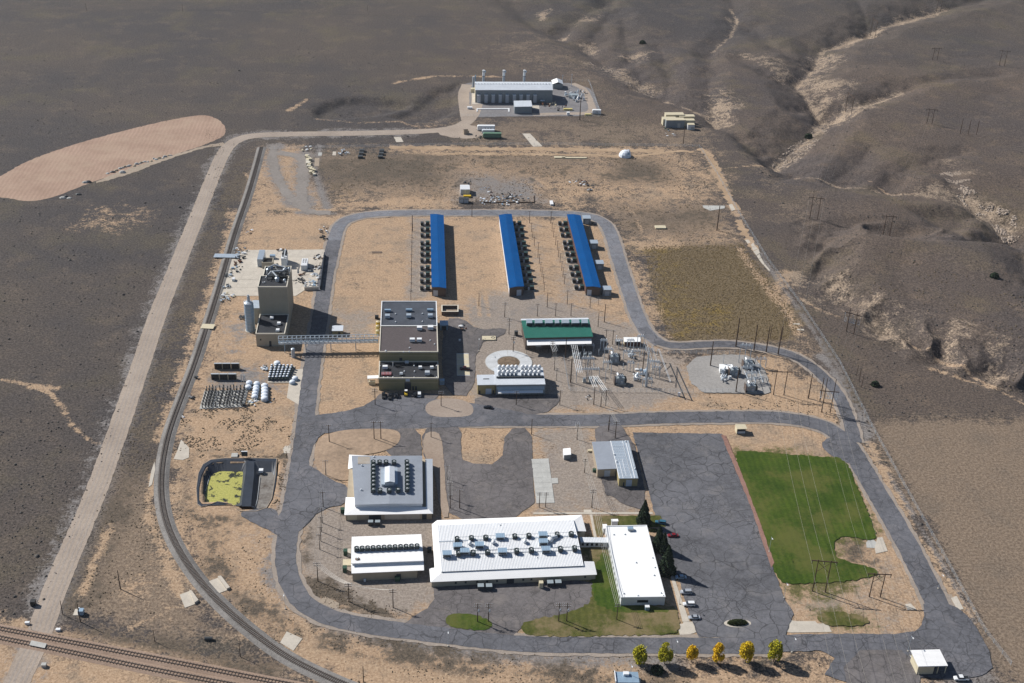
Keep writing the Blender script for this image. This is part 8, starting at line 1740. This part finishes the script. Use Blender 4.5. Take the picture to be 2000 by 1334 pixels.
# ================================================================== vehicles
def loft(mb, secs):
    """secs: list of (x, [(y,z)...]) cross sections"""
    n = len(secs[0][1]); vs = [(x, y, z) for x, s in secs for y, z in s]
    fs = [(i*n+k, i*n+(k+1) % n, (i+1)*n+(k+1) % n, (i+1)*n+k) for i in range(len(secs)-1) for k in range(n)]
    fs += [tuple(range(n-1, -1, -1)), tuple(range((len(secs)-1)*n, len(secs)*n))]
    return mb.add(vs, fs)
def sec(w, z0, z1, c=.12): return [(-w+.05, z0), (w-.05, z0), (w, z0+.2), (w, z1-c), (w-c, z1), (-w+c, z1), (-w, z1-c), (-w, z0+.2)]
def car(kind, mat, lab, grp=None, p=(0, 0, 0), rz=0.0, cat='car'):
    t = thing('parked_'+{'sedan': 'car', 'suv': 'wagon', 'pickup': 'pickup'}[kind], lab, cat, p, rz, grp)
    if kind == 'sedan': B = [(-2.35, .78, .35, .78), (-2.2, .86, .28, .88), (-1.0, .92, .25, .96), (1.0, .92, .25, .98), (2.0, .88, .28, .86), (2.35, .76, .35, .74)]; Cb = [(-1.65, .66, .94, 1.0), (-.95, .68, .94, 1.40), (.45, .70, .94, 1.42), (1.15, .66, .94, .98)]
    elif kind == 'suv': B = [(-2.4, .80, .35, 1.0), (-2.25, .92, .28, 1.06), (-1.0, .95, .28, 1.08), (.9, .95, .28, 1.08), (2.0, .90, .30, .98), (2.4, .80, .36, .86)]; Cb = [(-2.3, .72, 1.05, 1.35), (-2.05, .74, 1.05, 1.68), (.35, .76, 1.05, 1.70), (1.15, .72, 1.05, 1.10)]
    else: B = [(-2.8, .88, .45, 1.05), (-2.6, .95, .38, 1.12), (-.6, .97, .38, 1.12), (1.2, .97, .38, 1.15), (2.5, .92, .40, 1.05), (2.8, .84, .45, .92)]; Cb = [(-.65, .78, 1.1, 1.62), (-.5, .8, 1.1, 1.78), (.9, .8, 1.1, 1.78), (1.55, .76, 1.1, 1.18)]
    part('body', loft(MB(), [(x, sec(w, a, b)) for x, w, a, b in B]), M[mat], t)
    part('glasshouse', loft(MB(), [(x, [(-w-.10, a), (w+.10, a), (w, b), (-w, b)]) for x, w, a, b in Cb]), M['glass'], t)
    x0, x1 = Cb[1][0], Cb[2][0]; w = Cb[1][1]; part('roof_panel', MB().box((x0+x1)/2, 0, Cb[1][3]-.03, x1-x0+.1, 2*w+.04, .07), M[mat], t)
    for sx in (B[0][0]*.64, B[-1][0]*.64):
        for sy in (-1, 1): part('wheel', MB().tube((sx, sy*.68, .33), (sx, sy*.96, .33), .34, 10), M['black'], t)
    for sy in (-.6, .6): part('headlight', MB().box(B[-1][0]-.12, sy, .62, .16, .3, .14), M['white'], t); part('tail_light', MB().box(B[0][0]+.08, sy, .68, .12, .26, .16), M['red'], t)
    if kind == 'pickup': part('cargo_bed', MB().box(-1.72, 0, 1.10, 1.9, 1.56, .05), M['black'], t)
    return t
M['car_silver'] = mk('silver_car_paint', (.50, .53, .57), .3, .4, .02, .5, .02); M['car_white'] = mk('white_car_paint', (.72, .74, .76), .3, 0, .02, .5, .02); M['car_blue'] = mk('pale_blue_car_paint', (.30, .42, .52), .3, .3, .02, .5, .02); M['car_red'] = mk('red_car_paint', (.20, .012, .02), .3, .1, .02, .5, .02)
M['car_maroon'] = mk('maroon_car_paint', (.05, .008, .012), .35, .1, .02, .5, .02); M['car_dark'] = mk('dark_car_paint', (.018, .022, .03), .3, .2, .02, .5, .02); M['car_teal'] = mk('blue_car_paint', (.05, .16, .24), .3, .2, .02, .5, .02)
for c, x, y, kd, mt_, lb, rz in (('c5', 1092, 808, 'sedan', 'car_blue', 'pale blue sedan half in spruce shadow beside the office', 3.14), ('c5', 1140, 948, 'suv', 'car_silver', 'silver wagon parked second from the office entrance', 3.14), ('c5', 1168, 1060, 'suv', 'car_white', 'white wagon parked third beside the footpath', 3.10), ('c5', 1218, 1183, 'sedan', 'car_silver', 'silver sedan parked nearest the rounded apron', 3.14),
    ('c5', 1020, 420, 'sedan', 'car_red', 'dark red car parked behind the middle spruce', 3.14), ('c5', 905, 300, 'suv', 'car_teal', 'blue car in the shade of the first spruce', 2.9), ('b2', 1410, 1322, 'sedan', 'car_dark', 'dark car driving on the yard in front of the vented plant hall', 2.9), ('b2', 1158, 905, 'pickup', 'car_maroon', 'maroon pickup on the pale pad right of the olive hall', 3.05),
    ('b2', 275, 1195, 'pickup', 'car_dark', 'black pickup parked leftmost in front of the olive hall', 1.62), ('b2', 345, 1205, 'pickup', 'car_dark', 'black pickup parked second in front of the olive hall', 1.5), ('b2', 415, 1190, 'suv', 'car_dark', 'black wagon parked third in front of the olive hall', 1.6), ('b2', 615, 1180, 'suv', 'car_dark', 'dark wagon parked between yellow loader and white van', 1.55), ('b2', 662, 1178, 'suv', 'car_white', 'white van parked rightmost in front of the olive hall', 1.57), ('c8', 1588, 1092, 'pickup', 'car_white', 'white pickup at the bottom edge right of the guard shelter', 3.1)):
    pcar = W(c, x, y); car(kd, mt_, lb, None, (pcar[0], pcar[1], .24 if (x, y) == (1158, 905) else .12), rz)
t = thing('wheel_loader', 'small yellow loader parked in front of the olive hall door', 'loader', (*W('b2', 518, 1178), .12), 1.57)
part('body', MB().box(-.4, 0, .6, 2.6, 1.5, .9), M['yellow'], t); part('cab', MB().box(.1, 0, 1.5, 1.2, 1.2, 1.2), M['glass'], t); part('cab_roof', MB().box(.1, 0, 2.7, 1.4, 1.4, .1), M['white'], t); part('bucket', MB().box(2.0, 0, .2, .8, 1.9, .7), M['charcoal'], t); part('arm', MB().bar((.8, 0, 1.2), (1.8, 0, .8), .3, .25), M['yellow'], t)
for sx in (-1.1, .9):
    for sy in (-1, 1): part('wheel', MB().tube((sx, sy*.65, .5), (sx, sy*1.0, .5), .5, 10), M['black'], t)

# ================================================================== trees
def leaf_mat(name, a, b, tr=.15):
    n = NB(name); f = n.math('ADD', n.math('MULTIPLY', n.noise(.9, 3), .6), n.math('MULTIPLY', n.noise(5.0, 2), .4))
    n.done(n.ramp(f, (.36, a), (.64, b)), .7, 0, .2); return n.m
M['spruce'] = leaf_mat('spruce_needles', (.016, .030, .018), (.050, .075, .038)); M['poplar_g'] = leaf_mat('leaf_yellow_green', (.26, .26, .010), (.54, .48, .03)); M['poplar_y'] = leaf_mat('leaf_gold', (.48, .33, .01), (.80, .60, .03)); M['poplar_o'] = leaf_mat('leaf_amber', (.56, .33, .008), (.86, .58, .02)); M['bark'] = M['wood_pale']; M['hedge'] = leaf_mat('hedge_leaf', (.018, .030, .008), (.055, .070, .020))
def leaf_cloud(fn, n, size, seed, droop=0.0):
    r = np.random.default_rng(seed); P = fn(r, n); N = len(P)
    a = r.normal(size=(N, 3)); a /= np.linalg.norm(a, axis=1)[:, None]; b = r.normal(size=(N, 3)); b = b-(a*b).sum(1)[:, None]*a; b /= np.linalg.norm(b, axis=1)[:, None]
    s = size*r.uniform(.6, 1.3, (N, 1)); V = np.stack([P-a*s-b*s*.5, P+a*s-b*s*.5, P+a*s*.8+b*s*.6, P-a*s*.8+b*s*.6], 1).reshape(-1, 3)
    return V, [(4*i, 4*i+1, 4*i+2, 4*i+3) for i in range(N)]
def tree_mesh(fn, n, size, seed): V, F_ = leaf_cloud(fn, n, size, seed); m = MB(); m.v = [tuple(v) for v in V.tolist()]; m.f = F_; return m
def conifer(r, n, H=10.5, R=2.9):
    u = r.random(n)**.62; z = H*(1-u)*.96+.5; tier = .80+.25*np.abs(np.sin(z*3.1)); th = r.random(n)*6.283; lobe = 1+.16*np.sin(th*7+z*2)+.10*np.sin(th*3+z)
    rad = R*(1-(z/H)**1.25)*tier*lobe*np.sqrt(r.uniform(.35, 1, n))+.1; return np.stack([rad*np.cos(th), rad*np.sin(th), z-rad*.18], 1)
def ovoid(r, n, H=6.6, R=1.75, k=3):
    cs = r.normal(size=(22, 3))*np.array([R*.47, R*.47, H*.20])+np.array([0, 0, H*.56]); c = cs[r.integers(0, 22, n)]
    p = c+r.normal(size=(n, 3))*np.array([.46, .46, .58]); q = (p-np.array([0, 0, H*.56]))/np.array([R, R, H*.48]); d = np.linalg.norm(q, axis=1)
    p = np.where((d > 1.12)[:, None], np.array([0, 0, H*.56])+(p-np.array([0, 0, H*.56]))/d[:, None]*r.uniform(.8, 1.05, (n, 1)), p); return p
for k, (x, y, s, lb) in enumerate(((745, 300, 1.0, 'dark spruce at the back corner of the office'), (885, 535, .95, 'dark spruce second along the right wall of the office'), (930, 560, .8, 'smaller spruce squeezed between the two larger ones by the office'), (960, 755, 1.12, 'largest dark spruce beside the office, nearest the cars'))):
    p = W('c5', x, y); t = thing('spruce_tree', lb, 'tree', (*p, 0), k*1.3); t.scale = (s*1.12, s*1.12, s*1.22)
    part('crown', tree_mesh(conifer, 6500, .26, 20+k), M['spruce'], t); part('trunk', MB().cyl(0, 0, 0, .24, 9.6, 7, .05), M['bark'], t)
    lm_ = MB(); rs = random.Random(k)
    for j_ in range(22): z = 1+j_*.38; a = j_*2.4; L = 2.3*(1-z/10.5); lm_.tube((0, 0, z), (L*math.cos(a), L*math.sin(a), z-.3), .05, 3)
    part('limb', lm_, M['bark'], t, kind='stuff')
for k, (c, x, y, s, m, lb) in enumerate((('c7', 300, 1108, 1.0, 'poplar_g', 'green yellow tree, first of six along the bottom road'), ('c7', 612, 1105, 1.0, 'poplar_g', 'yellow green tree, second of six, split round top'), ('c7', 935, 1080, .82, 'poplar_o', 'smallest orange gold tree, third of six'), ('c7', 1250, 1085, .90, 'poplar_o', 'brightest orange tree, fourth of six'), ('c7', 1590, 1085, 1.0, 'poplar_y', 'golden tree with leaning top, fifth of six'), ('c8', 368, 975, 1.02, 'poplar_g', 'green gold tree, last of six at the right'))):
    p = W(c, x, y); t = thing('autumn_tree', lb, 'tree', (*p, 0), k); t.scale = (s*1.32, s*1.32, s*1.42)
    part('crown', tree_mesh(lambda r, n: ovoid(r, n, 6.8, 1.95), 4200, .18, 50+k), M[m], t); part('trunk', MB().cyl(0, 0, 0, .16, 5.4, 7, .04), M['bark'], t)
    lm_ = MB()
    for j_ in range(12): z = 1.2+j_*.35; a = j_*2.4; lm_.tube((0, 0, z), (1.1*math.cos(a), 1.1*math.sin(a), z+1.0), .04, 3)
    part('limb', lm_, M['bark'], t, kind='stuff')
hc = W('c7', 1498, 612); isl = struct('hedge_island', MB().prism([(hc[0]+5.4*math.cos(a*.2618), hc[1]+2.3*math.sin(a*.2618)) for a in range(24)], .05, .28), M['conc'])
t = thing('hedge', 'dark clipped oval hedge on a pale island in the parking lot', 'hedge', (*hc, .28))
def hedgefn(r, n): p = r.normal(size=(n, 3)); p /= np.linalg.norm(p, axis=1)[:, None]; p *= r.uniform(.8, 1.05, (n, 1)); p[:, 2] = np.abs(p[:, 2]); return p*np.array([4.0, 1.6, 1.5])
part('foliage', tree_mesh(hedgefn, 3200, .17, 9), M['hedge'], t); part('core', MB().sphere(0, 0, 0, 3.6, 1.3, 1.2, 14, 4, 0), M['hedge'], t)
t = thing('low_shrub', 'low dark shrub at the right back of the office', 'shrub', (*W('c5', 838, 365), 0)); part('foliage', tree_mesh(lambda r, n: hedgefn(r, n)*np.array([.55, .7, .6]), 900, .16, 11), M['hedge'], t); part('stem', MB().cyl(0, 0, 0, .1, .5, 5), M['bark'], t)
for k, (c, x, y, s, lb) in enumerate((('a4', 315, 1075, 2.0, 'lone dark juniper on the gully bank, upper right'), ('a3', 1018, 340, 1.8, 'lone dark juniper on the far steppe'), ('d5', 820, 365, 1.4, 'lone dark bush right of the three short poles'), ('d4', 1765, 845, 1.6, 'lone dark bush on the right hand slope'), ('c7', 520, 1195, 1.5, 'low dark evergreen beside the first yellow tree shadow'))):
    p = WT(c, x, y); t = thing('juniper', lb, 'bush', p); t.scale = (s,)*3; part('foliage', tree_mesh(lambda r, n: hedgefn(r, n)*np.array([.4, .9, 1.2]), 500, .25, 30+k), M['spruce'], t); part('stem', MB().cyl(0, 0, -.5, .15, 1.2, 5), M['bark'], t)

# ================================================================== scrub and stones (nobody could count these)
def bush_cloud(name, P, S, mat, seed, flat=.62):
    r = np.random.default_rng(seed); n = len(P); k = 5; th = np.arange(k)*2*np.pi/k
    z = terrain(P[:, 0], P[:, 1]); z = np.where(np.abs(z) < .02, 0, z)
    rot = r.random(n)*6.28; V = np.zeros((n, 2*k+1, 3)); jr = r.uniform(.7, 1.25, (n, 2*k))
    for lvl, (rr, zz) in enumerate(((1.0, -.05), (.72, .62))):
        a = th[None, :]+rot[:, None]+lvl*.5
        V[:, lvl*k:(lvl+1)*k, 0] = P[:, 0:1]+np.cos(a)*rr*S[:, None]*jr[:, lvl*k:(lvl+1)*k]; V[:, lvl*k:(lvl+1)*k, 1] = P[:, 1:2]+np.sin(a)*rr*S[:, None]*jr[:, lvl*k:(lvl+1)*k]
        V[:, lvl*k:(lvl+1)*k, 2] = (z+zz*S*flat*1.3)[:, None]
    V[:, 2*k] = np.stack([P[:, 0], P[:, 1], z+S*flat*1.25], 1)
    b = (np.arange(n)*(2*k+1))[:, None]
    q = np.array([[i, (i+1) % k, k+(i+1) % k, k+i] for i in range(k)]); tr = np.array([[k+i, k+(i+1) % k, 2*k] for i in range(k)])
    Q = (b[:, :, None]+q[None]).reshape(-1); T = (b[:, :, None]+tr[None]).reshape(-1)
    me = bpy.data.meshes.new(name); me.vertices.add(n*(2*k+1)); me.vertices.foreach_set('co', V.astype(np.float32).ravel())
    me.loops.add(len(Q)+len(T)); me.loops.foreach_set('vertex_index', np.concatenate([Q, T]).astype(np.int32))
    nq, nt = len(Q)//4, len(T)//3; me.polygons.add(nq+nt)
    me.polygons.foreach_set('loop_start', np.concatenate([np.arange(nq)*4, len(Q)+np.arange(nt)*3]).astype(np.int32)); me.update(); me.materials.append(mat)
    o = link(name, me); o['kind'] = 'stuff'; return o
def scatter(n, seed, poly=None):
    r = np.random.default_rng(seed)
    if poly is None:
        y = 300*(1150/300)**r.random(n); yc = 36+.102*(y-341); hw = 205+.40*(y-341)+20; x = yc+hw*r.uniform(-1, 1, n); return np.stack([x, y], 1), r
    P = np.array(poly); p = np.stack([r.uniform(P[:, 0].min(), P[:, 0].max(), n), r.uniform(P[:, 1].min(), P[:, 1].max(), n)], 1)
    return p[inside(p[:, 0], p[:, 1], poly)], r
SITE = PX((432,262),(505,283),(1370,288),(1450,430),(1560,590),(1650,740),(1700,850),(1760,960),(1850,1120),(1900,1200),(2000,1334),(2000,1500),(-100,1500),(-60,1200),(70,1210),(150,1030),(200,900),(300,612),(390,390),(430,290))
PADS = [SITE, PX((-60,372),(0,340),(180,268),(405,220),(446,245),(440,290),(160,367),(60,400)), PX((870,150),(1160,160),(1180,230),(960,275),(860,262)), PX((430,262),(600,256),(870,246),(870,262),(600,268),(430,275)), PX((1690,815),(2100,815),(2400,1400),(1990,1334),(1850,1120))]
M['sage'] = leaf_mat('sagebrush_foliage', (.050, .046, .044), (.098, .088, .080)); M['scrub'] = leaf_mat('dark_scrub_foliage', (.065, .052, .036), (.15, .112, .072)); M['weed'] = leaf_mat('weed_foliage', (.10, .075, .035), (.24, .17, .08))
P, r = scatter(30000, 77); m = np.ones(len(P), bool)
for q in PADS: m &= ~inside(P[:, 0], P[:, 1], q)
m &= (fbm(P[:, 0]/30, P[:, 1]/30, 3) > .33)
P = P[m]; bush_cloud('sagebrush', P, np.random.default_rng(1).gamma(4, .065, len(P))+.10, M['sage'], 2)
allp, alls = [], []
def field(poly, n, seed, lo, hi, thr, sc):
    P, r = scatter(n, seed, poly); k = fbm(P[:, 0]/sc, P[:, 1]/sc, seed, 4) > thr; P = P[k]; allp.append(P); alls.append(r.uniform(lo, hi, len(P))**1.0)
field(PX((360,800),(590,800),(575,900),(545,895),(385,895),(345,960),(335,900)), 4200, 5, .2, .62, .49, 6)
field(PX((345,960),(385,1000),(560,1060),(545,1110),(600,1200),(1000,1275),(1500,1285),(1500,1334),(700,1334),(480,1240),(360,1110),(330,1010)), 9000, 6, .15, .5, .50, 8)
field(PX((540,900),(590,910),(560,990),(530,1005),(520,1000),(545,960)), 800, 7, .2, .6, .42, 4)
field(PX((615,880),(655,845),(780,840),(770,880),(690,935),(630,920)), 900, 8, .15, .42, .44, 5)
field(PX((590,1125),(650,1135),(790,1195),(770,1215),(650,1195),(590,1160)), 900, 9, .15, .5, .40, 4)
field(PX((640,300),(900,290),(1350,300),(1400,400),(1560,650),(1300,660),(1210,470),(1150,400),(650,400)), 8500, 10, .3, .75, .50, 14)
field(PX((1380,770),(1660,790),(1640,830),(1600,810),(1380,805)), 700, 11, .2, .6, .46, 6)
field(PX((900,838),(985,838),(980,900),(905,900)), 260, 12, .15, .35, .47, 5)
field(PX((400,250),(410,420),(330,640),(240,860),(150,1100),(130,1200),(300,1200),(330,1080),(290,930),(340,760),(420,520),(500,300)), 6000, 13, .2, .6, .46, 9)
field(PX((640,430),(1000,425),(1000,600),(650,600)), 1500, 14, .12, .34, .55, 10)
field(PX((1780,650),(1500,470),(1700,500),(2000,600),(2000,780)), 2500, 16, .35, .95, .5, 18)
P = np.concatenate(allp); S = np.concatenate(alls); m = np.ones(len(P), bool)
for q in (PX((545,1015),(575,900),(600,840),(640,840),(600,1000),(585,1120),(640,1195),(1000,1250),(1500,1250),(1500,1275),(1000,1275),(640,1222),(560,1150)),): m &= ~inside(P[:, 0], P[:, 1], q)
m &= sdf(P[:, 0], P[:, 1], rim, pad=5) < -.5
P, S = P[m], S[m]; bush_cloud('dark_scrub', P, S*.80, M['scrub'], 4, .55)
P, r = scatter(9000, 21, PX((1258,482),(1450,478),(1545,600),(1565,645),(1530,664),(1310,664),(1280,600))); bush_cloud('tall_weeds', P, r.uniform(.15, .42, len(P)), M['weed'], 6, .8)
M['rock'] = mk('pale_rock', (.34, .28, .23), .95, 0, .18, .8, .2)
RP, RS = [], []
for poly, n, sd, hi in ((PX((1500,300),(1600,225),(1625,240),(1560,295),(1510,318)), 700, 31, 1.9), (PX((1150,115),(1200,128),(1290,165),(1280,182),(1200,150)), 420, 32, 1.9), (PX((1880,350),(1990,400),(2010,470),(1980,450),(1930,400),(1870,365)), 900, 33, 2.0), (PX((1830,325),(1870,318),(1900,345),(1860,350)), 200, 34, 1.4), (PX((1640,70),(1760,25),(1700,60)), 120, 35, 1.0)):
    P, r = scatter(n*5, sd, poly); P = P[fbm(P[:, 0]/7, P[:, 1]/7, sd, 3) > .47]; RP.append(P); RS.append(r.uniform(.15, hi*.55, len(P)))
bush_cloud('gully_rocks', np.concatenate(RP), np.concatenate(RS), M['rock'], 8, .5)
STUFFY = ('support_frame', 'skid', 'scrap_piece', 'saddle', 'frame', 'platform', 'panel_joint', 'duct', 'hoop', 'guard_rail', 'ladder', 'upright', 'trestle', 'blade', 'switch', 'post', 'pipe', 'machine', 'diagonal', 'eave', 'skirt_roof', 'footing', 'ring')
for o in list(COL.objects):
    if o.type == 'MESH' and o.parent and o.name.split('.')[0] in STUFFY and not o.get('kind'):
        b = o.name.split('.')[0]
        if b in ('support_frame', 'skid', 'scrap_piece', 'saddle', 'frame', 'duct', 'guard_rail', 'ladder', 'blade', 'platform', 'hoop', 'panel_joint', 'diagonal'): o['kind'] = 'stuff'
    if o.get('label') and len(str(o['label']).split()) > 16: print('LONG', o.name, '|', o['label'])
